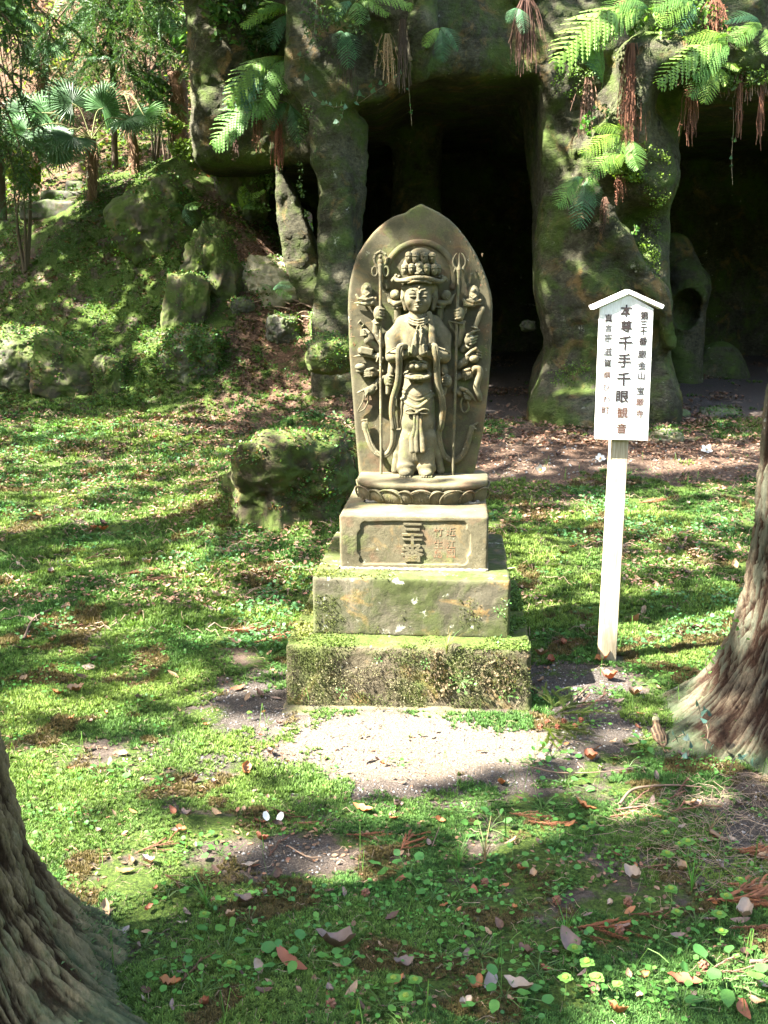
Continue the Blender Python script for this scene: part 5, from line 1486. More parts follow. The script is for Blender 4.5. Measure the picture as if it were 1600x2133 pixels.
def scatter_points(n, y0, y1, seed, bias=1.0):
    r = np.random.default_rng(seed)
    y = y0 + (y1 - y0) * r.random(n) ** bias
    w = y * 0.385 + 0.35
    x = (r.random(n) * 2 - 1) * w
    z = H(x, y)
    m = in_view(x, y, z) & clear_of_things(x, y)
    return x[m], y[m], z[m], r

root_moss(cedar_l, 71, .30)
root_moss(cedar_r, 72, .24)
def moss_carpet():
    T = []; F = []
    for k in range(6):      # a star of tiny upturned blades
        a = k * math.pi / 3; c, s_ = math.cos(a), math.sin(a)
        b0 = len(T)
        T += [(-s_ * .16, c * .16, 0), (s_ * .16, -c * .16, 0), (c * .62, s_ * .62, .55)]
        F.append((b0, b0 + 1, b0 + 2))
    T += [(-.12, 0, .2), (.12, 0, .2), (0, 0, 1.0)]; F.append((18, 19, 20))
    T = np.array(T, float); F = np.array(F)
    tc = np.ones((21, 3)) * .45; tc[[2, 5, 8, 11, 14, 17, 20]] = 1.2
    V_, F_, C_, o = [], [], [], 0
    for (n, a, b_, s0, sd) in ((78000, 1.75, 3.1, .0095, 1), (64000, 3.0, 4.8, .0135, 2), (52000, 4.6, 8.0, .020, 3), (24000, 7.6, 12.5, .030, 4)):
        x, y, z, r = scatter_points(n, a, b_, sd)
        f = f2(x, y, 3.0, 4, 61) * .8 + f2(x, y, 12.0, 2, 62) * .4 - 0.85 * gravel_zone(x, y) - .4 * litter_zone(x, y) + .50
        m = r.random(len(x)) < sstep(-.05, .25, f)
        x, y, z = x[m], y[m], z[m]; n = len(x)
        R = rotmats(r.uniform(0, 6.28, n), r.normal(0, .25, n), r.normal(0, .25, n))
        s_ = s0 * r.uniform(.6, 1.5, n) * (1 + .35 * sstep(.1, .6, f[m]))
        hue = f2(x, y, 2.3, 3, 66); yl = np.clip(.5 + hue * 1.3, 0, 1)[:, None]
        col = (np.array([[0.070, 0.155, 0.034]]) * (1 - yl) + np.array([[0.145, 0.215, 0.042]]) * yl) * (0.4 + 1.0 * r.random((n, 1)))
        brown = (f2(x, y, 5.0, 3, 68) > .27)[:, None]
        col = np.where(brown, np.array([[0.11, 0.085, 0.03]]) * (0.6 + .7 * r.random((n, 1))), col)
        V, FF, C = scatter(T, F, np.stack([x, y, z + s0 * .1], 1), R, s_, col, tc)
        V_.append(V); F_.append(FF + o); C_.append(C); o += len(V)
    link('moss_carpet', npmesh('moss_carpet', np.concatenate(V_), np.concatenate(F_), MOSSM, np.concatenate(C_)), kind='stuff')
moss_carpet()

def ground_leaves(name, n, y0, y1, size, hgt, base, var, seed, T=ROUND_T, thr=.0, mat=None, scale=2.0, tilt=.5, dens=None, bias=1.0, flat=1.0):
    x, y, z, r = scatter_points(n, y0, y1, seed, bias)
    f = f2(x, y, scale, 3, seed + 3) * 1.4 + f2(x, y, scale * 3.5, 2, seed + 4) * .6 - thr
    if dens is not None: f = f + dens(x, y)
    m = r.random(len(x)) < sstep(-.1, .3, f)
    x, y, z = x[m], y[m], z[m]; n = len(x)
    R = rotmats(r.uniform(0, 6.28, n), r.normal(.1, tilt, n), r.normal(0, tilt * .7, n))
    s_ = size * r.uniform(.5, 1.4, n) * (1 + .03 * (y - y0))
    s3 = np.stack([s_, s_, s_ * flat], 1)
    col = tri_leaves(n, base, var, seed)
    V, FF, C = scatter(T, LEAF_F, np.stack([x, y, z + hgt * r.random(n)], 1), R, s3, col)
    return link(name, npmesh(name, V, FF, mat or GREEN, C), kind='stuff')
nog = lambda x, y: -0.9 * np.minimum(gravel_zone(x, y), 1) - .5 * litter_zone(x, y)
ground_leaves('clover_patch', 36000, 1.8, 4.6, .0105, .018, (0.075, 0.215, 0.04), .7, 101, thr=.22, dens=nog)
ground_leaves('clover_patch', 80000, 4.3, 9.5, .016, .04, (0.075, 0.185, 0.060), .7, 102, thr=.05, dens=nog)
ground_leaves('clover_patch', 30000, 8.8, 12.5, .023, .05, (0.10, 0.215, 0.055), .7, 103, thr=.15, dens=lambda x, y: nog(x, y) + np.where(x > 0, -.8, 0))
slope = lambda x, y: np.where(x > -.2, -3, .2)
ground_leaves('slope_ivy', 90000, 10.2, 14.6, .024, .08, (0.060, 0.130, 0.030), .8, 104, T=LEAF_T, thr=-.1, dens=lambda x, y: slope(x, y) - .7 * litter_zone(x, y) + .1)
ground_leaves('bank_leaves', 60000, 14.4, 25, .07, .25, (0.10, 0.16, 0.03), .9, 105, T=LEAF_T, thr=.05, dens=lambda x, y: np.where(x > -1, -3, .1))
ground_leaves('leaf_litter', 9000, 1.8, 5, .014, .006, (0.17, 0.095, 0.055), 1.0, 111, T=LEAF_T, thr=.15, mat=DRY, tilt=.25)
ground_leaves('leaf_litter', 34000, 4.8, 10, .022, .03, (0.19, 0.11, 0.07), 1.0, 112, T=LEAF_T, thr=-.12, mat=DRY, tilt=.3)
ground_leaves('leaf_litter', 50000, 8.6, 15, .034, .03, (0.15, 0.090, 0.055), 1.0, 113, T=LEAF_T, thr=.1, mat=DRY, tilt=.4, dens=lambda x, y: 1.0 * litter_zone(x, y) - .2)
ground_leaves('leaf_litter', 30000, 14.5, 25, .06, .05, (0.20, 0.14, 0.085), .9, 114, T=LEAF_T, thr=.0, mat=DRY, tilt=.5, dens=lambda x, y: np.where(x > -1, -3, .3))

def gravel():
    V0, F0 = ico(1)
    V_, F_, C_, o = [], [], [], 0
    for n, a, b_, s0, sd in ((26000, 1.8, 4.4, .0026, 121), (9000, 4.2, 10, .006, 122)):
        x, y, z, r = scatter_points(n, a, b_, sd)
        m = r.random(len(x)) < sstep(.35, .8, gravel_zone(x, y) + .12 * r.random(len(x)))
        x, y, z = x[m], y[m], z[m]; n = len(x)
        s_ = (s0 * r.uniform(.5, 1.7, n) ** 1.5)[:, None] * r.uniform(.6, 1.2, (n, 3)); s_[:, 2] *= .7
        g = .04 + .22 * r.random((n, 1)) ** 2; col = np.concatenate([g, g * .93, g * .86], 1)
        V, FF, C = scatter(V0, F0, np.stack([x, y, z + s0 * .3], 1), rotmats(r.uniform(0, 6.28, n), r.normal(0, .4, n), r.normal(0, .4, n)), s_, col)
        V_.append(V); F_.append(FF + o); C_.append(C); o += len(V)
    b = NB('grit', 0.85, 0.3); b.col(b.tint())
    link('gravel', npmesh('gravel', np.concatenate(V_), np.concatenate(F_), b.m, np.concatenate(C_)), kind='stuff')
gravel()

def fibres(name, n, y0, y1, seed, cen=None, rad=None, length=.05, width=.0012, base=(.35, .30, .24), lift=.006, mat=None):
    r = np.random.default_rng(seed)
    if cen is None: x, y, z, r = scatter_points(n, y0, y1, seed)
    else:
        a = r.uniform(0, 6.28, n); q = np.sqrt(r.random(n))
        x = cen[0] + rad[0] * q * np.cos(a); y = cen[1] + rad[1] * q * np.sin(a)
        m = clear_of_things(x, y); x, y = x[m], y[m]; z = H(x, y)
    n = len(x)
    yaw = r.uniform(0, 6.28, n); L = length * r.uniform(.3, 1.5, n); bend = r.normal(0, .5, n)
    P0 = []
    k = 5
    px, py, ang = x.copy(), y.copy(), yaw.copy()
    pts = [np.stack([px, py], 1)]
    for i in range(k - 1):
        px = px + np.cos(ang) * L / (k - 1); py = py + np.sin(ang) * L / (k - 1); ang = ang + bend / (k - 1) + r.normal(0, .16, n)
        pts.append(np.stack([px, py], 1))
    V = []
    for i, q in enumerate(pts):
        zz = H(q[:, 0], q[:, 1]) + .003 + lift * r.random(n) * (1 + math.sin(i))
        wv = width * (1 - .6 * i / (k - 1)) * r.uniform(.7, 1.3, n)
        nx, ny = -np.sin(yaw), np.cos(yaw)
        V.append(np.stack([q[:, 0] + nx * wv, q[:, 1] + ny * wv, zz], 1)); V.append(np.stack([q[:, 0] - nx * wv, q[:, 1] - ny * wv, zz], 1)); V.append(np.stack([q[:, 0], q[:, 1], zz + wv * 1.6], 1))
    V = np.stack(V, 1)           # n, 3k, 3
    F = []
    for i in range(k - 1):
        a = 3 * i; b_ = a + 3
        F += [(a, b_, b_ + 2, a + 2), (a + 2, b_ + 2, b_ + 1, a + 1)]
    F = np.array(F); FF = (F[None] + (np.arange(n) * 3 * k)[:, None, None]).reshape(-1, 4)
    col = np.array(base)[None] * r.uniform(.45, 1.3, (n, 1))
    link(name, npmesh(name, V.reshape(-1, 3), FF, mat or DRY, np.repeat(col, 3 * k, 0)), kind='stuff')
fibres('pale_rootlets', 1100, 0, 0, 131, cen=(1.30, 2.72), rad=(.62, .36), length=.10, width=.0007, base=(.24, .175, .12), lift=.015)
fibres('fine_twigs', 2600, 1.8, 4.8, 132, length=.035, width=.0008, base=(.25, .18, .12), lift=.008)
fibres('fine_twigs', 2500, 4.5, 11, 133, length=.09, width=.0022, base=(.22, .15, .10), lift=.02)
fibres('grass_blades', 500, 1.8, 8, 134, length=.07, width=.0012, base=(.10, .20, .04), lift=.07, mat=GREEN)

# ------------------------------------------------------------------ leaves growing on the boulders
def dress():
    V_, F_, C_, o = [], [], [], 0
    r = np.random.default_rng(200)
    for k, (V, seed) in enumerate(DRESS):
        c = V.mean(0); ext = np.ptp(V, axis=0)
        Dd = c[1]
        if ext[0] < .25: continue
        area = ext[0] * ext[2] * 2 + ext[0] * ext[1]
        ls = .0032 * Dd ** .85
        n = int(min(14000, area / (ls * ls) * (1.5 if seed == 3 else 2.4 if seed == 12 else .6 if seed in (14, 17, 19) else 1.3)))
        ids = r.integers(0, len(V), n)
        p = V[ids]; d = (p - c) / ext
        f = f2(p[:, 0] + seed, p[:, 2] * 1.3, 3.2 if Dd > 8 else 5.0, 3, 210 + seed) * .9 + d[:, 2] * .8 + (0.0 if seed == 3 else .35 if seed == 12 else -.05)
        m = (r.random(n) < sstep(-.15, .25, f))
        p = p[m] + r.normal(0, ls * .35, (m.sum(), 3)); n = len(p)
        out = (p - c) / np.linalg.norm(p - c, axis=1, keepdims=True)
        p = p + out * ls * r.random((n, 1)) * 1.2
        R = rotmats(r.uniform(0, 6.28, n), r.normal(.3, .6, n), r.normal(0, .6, n))
        base = np.array([[.06, .145, .032]]) * r.uniform(.5, 1.6, (n, 1)); base[:, 0] *= r.uniform(.7, 1.8, n)
        dry = r.random(n) < (.28 if seed == 3 else .15); base[dry] = np.array([.17, .10, .06]) * r.uniform(.6, 1.3, (dry.sum(), 1))
        V2, FF, C = scatter(LEAF_T if k % 2 else ROUND_T, LEAF_F, p, R, ls * r.uniform(.5, 1.35, n), base)
        V_.append(V2); F_.append(FF + o); C_.append(C); o += len(V2)
    link('boulder_ivy', npmesh('boulder_ivy', np.concatenate(V_), np.concatenate(F_), GREEN, np.concatenate(C_)), kind='stuff')
dress()
for o in list(bpy.data.objects):
    if '_dress' in o.keys(): del o['_dress']

# ------------------------------------------------------------------ ferns
def frond_mesh(seed, L=1.0, col=(0.07, 0.17, 0.04), width=.30, pairs=17, droop=.45):
    """one bipinnate frond along +y, arching down at the tip"""
    r = random.Random(seed); g = Bag()
    spine = [Vector((math.sin(t * 2.2 + seed) * .02 * t, t * math.cos(droop * t * .8), .16 * math.sin(math.pi * min(t * 1.1, 1)) - droop * t * t * .55)) for t in np.linspace(0, 1, 14)]
    V, F = tube(spine, list(np.linspace(.007, .0015, 14)), 4); g.add(V, F, (col[0] * 1.3, col[1] * .9, col[2]))
    def at(t):
        q = t * 13; i = min(12, int(q)); return spine[i].lerp(spine[i + 1], q - i)
    for k in range(pairs):
        t = .14 + .85 * k / (pairs - 1)
        p = at(t); ln = width * (math.sin(math.pi * min(1, (1 - t) * 1.15 + .02)) ** .75) * (1 if t > .2 else .8) + .012
        for sg in (-1, 1):
            ang = .95 + .25 * t + r.uniform(-.07, .07)
            d = Vector((sg * math.sin(ang), math.cos(ang), -.18 - .25 * t + r.uniform(-.08, .08))).normalized()
            e = Vector((-d.y * sg, d.x * sg, 0)).normalized() * sg
            w0 = .9 / pairs * .78
            m = max(3, int(ln / .030)); vs = []; cs = []
            # saw-toothed blade
            for j in range(m + 1):
                s_ = j / m; c_ = p + d * (ln * s_) + Vector((0, 0, -.05 * s_ * s_)); ww = w0 * (1 - s_) ** .6
                vs += [c_, c_ + e * ww + d * .010 + Vector((0, 0, -.008)), c_ - e * ww + d * .010 + Vector((0, 0, -.008))]
            b0 = np.array([tuple(v) for v in vs]); f = []
            for j in range(m):
                a = 3 * j
                f += [(a, a + 1, a + 3), (a, a + 3, a + 2)]
                f += [(a + 1, a + 4, a + 3)] if j % 1 == 0 and j < m - 1 and r.random() < .55 else []
            kk = r.uniform(.75, 1.25)
            g.add(b0, np.array(f), (col[0] * kk, col[1] * kk, col[2] * kk))
    return g.mesh('frond', GREEN)
FR = [frond_mesh(1, col=(.14, .25, .045), pairs=20), frond_mesh(2, col=(.11, .22, .05), width=.34, pairs=20), frond_mesh(3, col=(.07, .16, .075), width=.27, droop=.7, pairs=19), frond_mesh(4, col=(.17, .28, .04), width=.26, pairs=18, droop=.3)]

def place_frond(parent, mesh, L, direction, up=Vector((0, 0, 1)), off=(0, 0, 0)):
    d = Vector(direction).normalized(); x = d.cross(up)
    if x.length < .05: x = Vector((1, 0, 0))
    x.normalize(); z = x.cross(d)
    M = Matrix((x, d, z)).transposed().to_4x4()
    o = bpy.data.objects.new('frond', mesh); COL.objects.link(o); o.parent = parent
    o.matrix_local = Matrix.Translation(off) @ M @ Matrix.Scale(L, 4)
    return o

def fern(px, py, D, fr, label, group=None):
    """fr: list of (target px, target py, length factor, mesh index): each frond points from the root to that pixel's direction"""
    c = P(px, py, D); t = empty('fern', c, 0, label, 'fern', group)
    r = random.Random(int(px * 3 + py))
    for q in fr:
        e = P(q[0], q[1], D - .12 - .10 * r.random()) - c
        L = e.length * 1.06
        place_frond(t, FR[q[2]], L, e.normalized() + Vector((0, -.12, .25)), up=Vector((0, -.75, .8)), off=(r.uniform(-.02, .02), 0, 0))
    return t
GF = 'ferns growing from the cliff'
fern(1352, 28, 9.5, [(1172, 132, 0), (1262, 22, 1), (1285, 70, 1), (1376, 58, 3), (1240, 95, 0)], 'big bright fern arching left from the ledge above the right pillar, tips sunlit', GF)
fern(1455, 10, 9.45, [(1388, 50, 0), (1370, 20, 1), (1420, 60, 2)], 'upright pale fern above the right cave mouth, right of the big arching fern', GF)
fern(1530, 100, 9.4, [(1432, 90, 3), (1380, 175, 0), (1440, 130, 0), (1500, 78, 1), (1548, 108, 3), (1450, 160, 1)], 'brightest sunlit yellow-green fern hanging over the right cave mouth', GF)
fern(1590, 60, 9.4, [(1528, 30, 2), (1540, 90, 1), (1600, 110, 0), (1560, 68, 0)], 'shaded blue-green fern cut by the right edge of the photo at cave top', GF)
fern(1310, 290, 9.5, [(1222, 332, 3), (1240, 275, 3), (1268, 350, 0), (1330, 345, 1), (1290, 262, 3)], 'yellow-green fern on the mossy ledge halfway up the right pillar', GF)
fern(1300, 325, 9.42, [(1232, 372, 0), (1265, 362, 3), (1322, 352, 1)], 'small bright fern just below the ledge on the right pillar', GF)
fern(1222, 372, 9.5, [(1168, 428, 1), (1175, 400, 2), (1246, 420, 2), (1206, 466, 2), (1232, 395, 1)], 'drooping blue-green fern on the shaded face of the right pillar', GF)
fern(1255, 185, 9.5, [(1205, 75, 2), (1225, 78, 1)], 'little fern in the dark hollow left of the rusty root bunch', GF)
fern(735, 10, 9.5, [(850, 12, 0), (745, 48, 1), (800, 30, 0), (700, 30, 2)], 'blue-green fern at the top edge of the photo above the left pillar', GF)
fern(712, 70, 9.6, [(722, 130, 2), (700, 90, 2), (735, 110, 2)], 'dark drooping fern in the alcove above the stele', GF)
fern(915, 60, 9.55, [(885, 100, 3), (955, 95, 2), (920, 120, 2)], 'dull green fern on the lintel beside the green ridge of moss', GF)
fern(600, 120, 10.6, [(478, 215, 0), (515, 180, 3), (540, 235, 1), (585, 190, 1), (470, 260, 2)], 'spreading fern with pale tips hanging left of the left pillar', GF)
fern(605, 30, 10.5, [(510, 62, 3), (540, 20, 1), (560, 90, 2)], 'fern high up beside the left pillar at the top of the photo', GF)
fern(598, 215, 10.6, [(620, 290, 2), (560, 260, 2), (450, 300, 1)], 'dark fern hanging lowest under the overhang left of the left pillar', GF)
fern(505, 440, 12.0, [(548, 400, 3), (500, 398, 3), (540, 430, 1), (490, 425, 0)], 'small fern glowing in sunlight before the hollow at the left', GF)
fern(430, 330, 12.8, [(455, 300, 3), (400, 305, 3), (445, 350, 0), (470, 340, 1)], 'sunlit fern on the brow of the ridge under the overhang')
fern(570, 610, 10.4, [(598, 590, 2), (552, 590, 2), (600, 618, 1)], 'little dark fern among the fallen sticks by the pale rock')
fern(385, 440, 11.9, [(400, 462, 2), (365, 420, 2), (408, 430, 1)], 'pale little fern on the dark leaning slab of rock')
fern(1080, 20, 9.6, [(1095, 60, 2), (1060, 40, 2)], 'small dim fern at the top edge between the two caves', GF)
fern(1490, 140, 9.35, [(1470, 215, 3), (1440, 200, 1), (1510, 180, 3), (1535, 150, 3)], 'leafy fern hanging under the brightest fern at the right cave mouth', GF)

# ------------------------------------------------------------------ hanging roots and dead fronds
b = NB('rusty_roots', 0.85, 0.2); b.col(b.mix(0.5, b.tint(), b.ramp(b.noise(40, 3), [(.3, .4), (.7, 1.0)]), 'MULTIPLY')); ROOT = b.m
def hanging(px, py, D, wpx, hpx, n, label, base=(.14, .062, .036), curl=1.0):
    c = P(px, py, D); k = D / FPX; t = empty('hanging_roots', c, 0, label, 'roots', 'root bunches hanging from the cliff')
    r = random.Random(int(px + py * 7))
    for part_ in range(2):
        g = Bag()
        for _ in range(n):
            x = r.gauss(0, .30) * wpx * k; ln = hpx * k * r.uniform(.45, 1.05)
            pts = [Vector((x * .35, r.uniform(-.02, .05), .0))]
            m = 7
            for j in range(1, m):
                s_ = j / (m - 1); pts.append(Vector((x * (.35 + .75 * s_ ** .6) + r.gauss(0, .004), pts[0].y - .05 * s_ + r.gauss(0, .004), -ln * s_)))
            kk = r.uniform(.5, 1.4); V, F = tube(pts, [r.uniform(.0015, .0035)] * m, 3); g.add(V, F, tuple(q * kk for q in base))
            if part_:
                for j in range(int(16 * curl)):     # curled dead leaflets
                    s_ = r.uniform(.35, 1.0); q = pts[min(m - 1, int(s_ * (m - 1)))] + Vector((r.gauss(0, .008), r.gauss(0, .008), r.gauss(0, .02)))
                    sz = r.uniform(.006, .014); R = rotmats(np.array([r.uniform(0, 6.28)]), np.array([r.gauss(0, 1)]), np.array([r.gauss(0, 1)]))
                    V, F, _ = scatter(LEAF_T, LEAF_F, np.array([tuple(q)]), R, np.array([sz])); kk = r.uniform(.6, 1.7); g.add(V, F, (base[0] * kk * 1.2, base[1] * kk, base[2] * kk))
        link('root_strands' if not part_ else 'dead_leaf_strands', g.mesh('strands', ROOT), t)
    return t
hanging(1318, 90, 9.42, 42, 205, 42, 'thick rust-brown bunch hanging from under the big arching fern on the right pillar')
hanging(1226, 160, 9.55, 34, 120, 26, 'reddish root bunch on the upper left of the right pillar', (.17, .10, .07), .3)
hanging(1300, 0, 9.5, 40, 60, 16, 'short brown tuft at the very top of the right pillar')
hanging(1490, 0, 9.4, 42, 75, 26, 'wide rusty tuft behind the ferns at the top right')
hanging(1440, 150, 9.4, 26, 135, 22, 'slim rusty strand dangling at the left side of the right cave mouth')
hanging(1545, 150, 9.4, 14, 125, 10, 'thin rusty strand dangling in the middle of the right cave mouth')
hanging(1588, 160, 9.4, 12, 135, 10, 'thin rusty strand dangling at the right edge of the photo')
hanging(1480, 140, 9.42, 90, 55, 34, 'broad fringe of short pale roots under the brightest fern', (.22, .15, .10), .4)
hanging(1570, 130, 9.42, 60, 70, 24, 'fringe of brown roots under the fern at the right edge', (.20, .13, .09), .4)
hanging(1292, 360, 9.5, 22, 60, 14, 'small dark root tuft under the ledge fern of the right pillar')
hanging(1262, 410, 9.55, 14, 70, 10, 'dangling dark tuft beside the drooping blue-green fern', (.11, .06, .04))
hanging(725, 70, 9.6, 30, 110, 20, 'dark root bunch in the alcove above the stele, left one', (.07, .05, .035), .2)
hanging(838, 40, 9.55, 24, 130, 26, 'dark root curtain beside the green moss ridge', (.075, .05, .035), .2)
hanging(1095, 0, 9.6, 50, 135, 40, 'dark reddish root curtain left of the right pillar top', (.07, .035, .025), .3)
hanging(805, 70, 9.5, 32, 90, 14, 'curly tan dead fern in the alcove above the stele', (.30, .20, .11), 1.2)
hanging(535, 235, 10.5, 18, 75, 14, 'rust-brown tuft under the overhang, left one of three', (.13, .06, .035))
hanging(578, 245, 10.5, 22, 100, 20, 'rust-brown tuft under the overhang, longest of three', (.20, .075, .045))
hanging(490, 270, 10.6, 16, 60, 12, 'dark tuft under the overhang nearest the ridge', (.07, .04, .03))

# thin vines with little ivy leaves
IVY_T = np.array([[0, 0, 0], [-.5, .15, .03], [-.28, .55, .05], [0, 1, 0], [.28, .55, .05], [.5, .15, .03]], float)
def vine(pix, D, nl, label, base=(.06, .16, .05), rad=.0022, ls=.045):
    c0 = P(pix[0][0], pix[0][1], D); t = empty('ivy_vine', c0, 0, label, 'vine', 'ivy vines trailing on the cliff')
    r = random.Random(pix[0][0])
    pts = curve([P(x, y, D + (0.0 if len(pix) > 9 else 0)) - c0 for x, y in pix], 6)
    V, F = tube(pts, rad, 4); g = Bag(); g.add(V, F, (.22, .17, .11)); link('stem', g.mesh('stem', ROOT, True), t)
    g = Bag()
    for _ in range(nl):
        p = pts[r.randrange(1, len(pts))] + Vector((r.gauss(0, .02), -.01, r.gauss(0, .015)))
        V, F, _c = scatter(IVY_T, LEAF_F, np.array([tuple(p)]), rotmats(np.array([r.uniform(0, 6.28)]), np.array([r.gauss(1.0, .4)]), np.array([r.gauss(0, .5)])), np.array([ls * r.uniform(.6, 1.2)])); k = r.uniform(.7, 1.4)
        g.add(V, F, tuple(q * k for q in base))
    o = link('leaves', g.mesh('leaves', GREEN), t); o['kind'] = 'stuff'
vine([(1526, 205), (1528, 260), (1524, 330), (1526, 385)], 9.45, 8, 'long thin vine with few ivy leaves dangling in the right cave mouth')
vine([(850, 150), (853, 200), (858, 262)], 9.6, 6, 'short leafy vine dangling over the mouth of the square cave', ls=.03)
vine([(640, 160), (650, 200), (690, 222), (715, 225), (705, 262)], 9.62, 16, 'pale-leaved ivy creeping across the left pillar', (.13, .22, .14), ls=.05)
vine([(660, 0), (655, 60), (645, 110), (610, 125)], 9.6, 12, 'bare grey vine running down the upper left pillar', (.10, .17, .09), ls=.04)
vine([(1235, 225), (1228, 250), (1215, 262), (1225, 285)], 9.5, 26, 'bright ivy clump beside the reddish root bunch on the right pillar', (.08, .20, .04), ls=.045)
vine([(780, 85), (795, 118), (790, 140)], 9.5, 4, 'pale looping rootlet in the alcove above the stele', (.25, .17, .08), .003, .03)
vine([(1322, 470), (1322, 480), (1312, 500)], 9.6, 9, 'tiny tuft of leaves on the slanting mossy rib of the right pillar', (.09, .2, .05), ls=.035)
vine([(845, 150), (780, 192), (745, 215), (748, 190)], 9.7, 10, 'small ivy sprig under the lintel at the left cave corner', (.10, .2, .12), ls=.06)

# fern-like moss fringe on ledges
def ledge_leaves():
    V_, F_, C_, o = [], [], [], 0
    r = np.random.default_rng(300)
    for (px, py, D, rx, rz, n, base, ls) in ((1330, 340, 9.50, .26, .16, 2600, (.13, .20, .03), .022), (1370, 390, 9.5, .12, .16, 900, (.13, .20, .03), .02), (1500, 160, 9.4, .42, .10, 2200, (.10, .16, .04), .03), (1430, 60, 9.45, .5, .22, 1500, (.08, .15, .03), .04), (1200, 170, 9.72, .22, .12, 700, (.08, .14, .03), .02), (1355, 520, 9.72, .10, .35, 900, (.09, .15, .02), .018),
            (410, 310, 12.9, .32, .14, 1500, (.14, .22, .04), .04), (560, 400, 11.9, .3, .2, 1200, (.09, .15, .04), .04), (1240, 250, 9.55, .12, .16, 500, (.06, .15, .03), .03), (1195, 780, 9.35, .22, .15, 700, (.08, .14, .02), .02), (700, 40, 9.65, .3, .3, 900, (.07, .12, .04), .03), (640, 330, 9.8, .1, .5, 500, (.07, .12, .04), .025)):
        c = P(px, py, D); a = r.uniform(0, 6.28, n); q = np.sqrt(r.random(n))
        p = np.stack([c.x + rx * q * np.cos(a), c.y + r.normal(0, .05, n), c.z + rz * q * np.sin(a)], 1)
        m = r.random(n) < sstep(-.2, .3, f2(p[:, 0] + px, p[:, 2], 9, 2, 301) + .1); p = p[m]; n = len(p)
        col = np.array(base)[None] * r.uniform(.5, 1.5, (n, 1))
        V, FF, C = scatter(LEAF_T, LEAF_F, p, rotmats(r.uniform(0, 6.28, n), r.normal(-.4, .7, n), r.normal(0, .7, n)), ls * r.uniform(.5, 1.4, n), col)
        V_.append(V); F_.append(FF + o); C_.append(C); o += len(V)
    link('ledge_greenery', npmesh('ledge_greenery', np.concatenate(V_), np.concatenate(F_), GREEN, np.concatenate(C_)), kind='stuff')
ledge_leaves()

# ------------------------------------------------------------------ fan palms
def fan_mesh(seed, n=34, spread=4.6, col=(.07, .16, .055)):
    r = random.Random(seed); g = Bag()
    for k in range(n):
        a = -spread / 2 + spread * k / (n - 1) ; L = 1.0 * (1 - .10 * abs(a) / (spread / 2)) * r.uniform(.9, 1.05)
        d = np.array([math.sin(a), math.cos(a), 0.0]); e = np.array([math.cos(a), -math.sin(a), 0.0])
        w_ = .042; dr = r.uniform(.08, .25)
        V = np.array([d * 0, d * .45 * L + e * w_ + [0, 0, -.02], d * .45 * L + [0, 0, .02], d * .45 * L - e * w_ + [0, 0, -.02], d * .8 * L + e * w_ * .5 + [0, 0, -dr * .4], d * .8 * L - e * w_ * .5 + [0, 0, -dr * .4], d * L + [0, 0, -dr]])
        kk = r.uniform(.75, 1.3)
        g.add(V, np.array([[0, 1, 2], [0, 2, 3], [1, 4, 2], [2, 5, 3], [2, 4, 5], [4, 6, 5]]), tuple(q * kk for q in col))
    return g.mesh('fan_leaf', GREEN)
FAN = [fan_mesh(1), fan_mesh(2, 30, 4.2, (.09, .19, .06)), fan_mesh(3, 36, 5.0, (.08, .15, .075))]
def palm(base_px, D, top_px, leaves, label, tr=.055):
    b0 = P(base_px[0], base_px[1], D); tp = P(top_px[0], top_px[1], D) - b0
    t = empty('fan_palm', b0, 0, label, 'palm', 'fan palms on the bank')
    r = random.Random(int(base_px[0]))
    g = Bag(); c = curve([Vector((0, 0, -.3)), tp * .5 + Vector((.03, 0, 0)), tp], 8)
    V, F = tube(c, [tr * r.uniform(.85, 1.2) for _ in c], 9); g.add(V, F, (.16, .09, .055))
    for _ in range(220):
        q = c[r.randrange(len(c))]; V, F = tube([q + Vector((r.gauss(0, tr * .7), r.gauss(0, tr * .7), 0)), q + Vector((r.gauss(0, tr), r.gauss(0, tr) - .02, -r.uniform(.08, .3)))], [.005, .002], 3); k = r.uniform(.6, 1.6); g.add(V, F, (.22 * k, .14 * k, .08 * k))
    link('trunk', g.mesh('trunk', ROOT, True), t)
    for (lx, ly, sz, face) in leaves:
        e = P(lx, ly, D - .25 * face) - b0
        c = curve([tp, (tp + e) / 2 + Vector((0, 0, .12)), e], 5)
        V, F = tube(c, .008, 4); g = Bag(); g.add(V, F, (.16, .17, .07)); link('leaf_stalk', g.mesh('leaf_stalk', ROOT, True), t)
        d = (e - tp).normalized() + Vector((0, -.25 * face, -.35)); d.normalize()
        nrm = Vector((r.gauss(0, .3), -1.0, .55)).normalized()
        x = d.cross(nrm).normalized(); z = x.cross(d)
        o = bpy.data.objects.new('fan_leaf', FAN[r.randrange(3)]); COL.objects.link(o); o.parent = t
        o.matrix_local = Matrix.Translation(e) @ Matrix((x, d, z)).transposed().to_4x4() @ Matrix.Scale(sz, 4)
palm((188, 366), 13.0, (190, 290), [(118, 290, .42, 1), (152, 285, .42, 1), (95, 235, .42, 0), (215, 225, .34, 0), (50, 235, .4, 0), (55, 270, .36, 1), (125, 322, .30, 1), (262, 250, .34, 1), (150, 215, .38, 0)], 'low fan palm with blue-green fans near the stone steps')
palm((284, 330), 13.4, (250, 200), [(275, 245, .34, 1), (215, 205, .32, 0), (300, 240, .32, 1)], 'leaning fan palm trunk right of the low palm, few fans')
palm((372, 262), 15.5, (366, 150), [(330, 60, .35, 0), (400, 80, .35, 0), (360, 100, .30, 1), (420, 130, .3, 1)], 'fan palm with a skirt of dead straw fronds, farther back', .12)
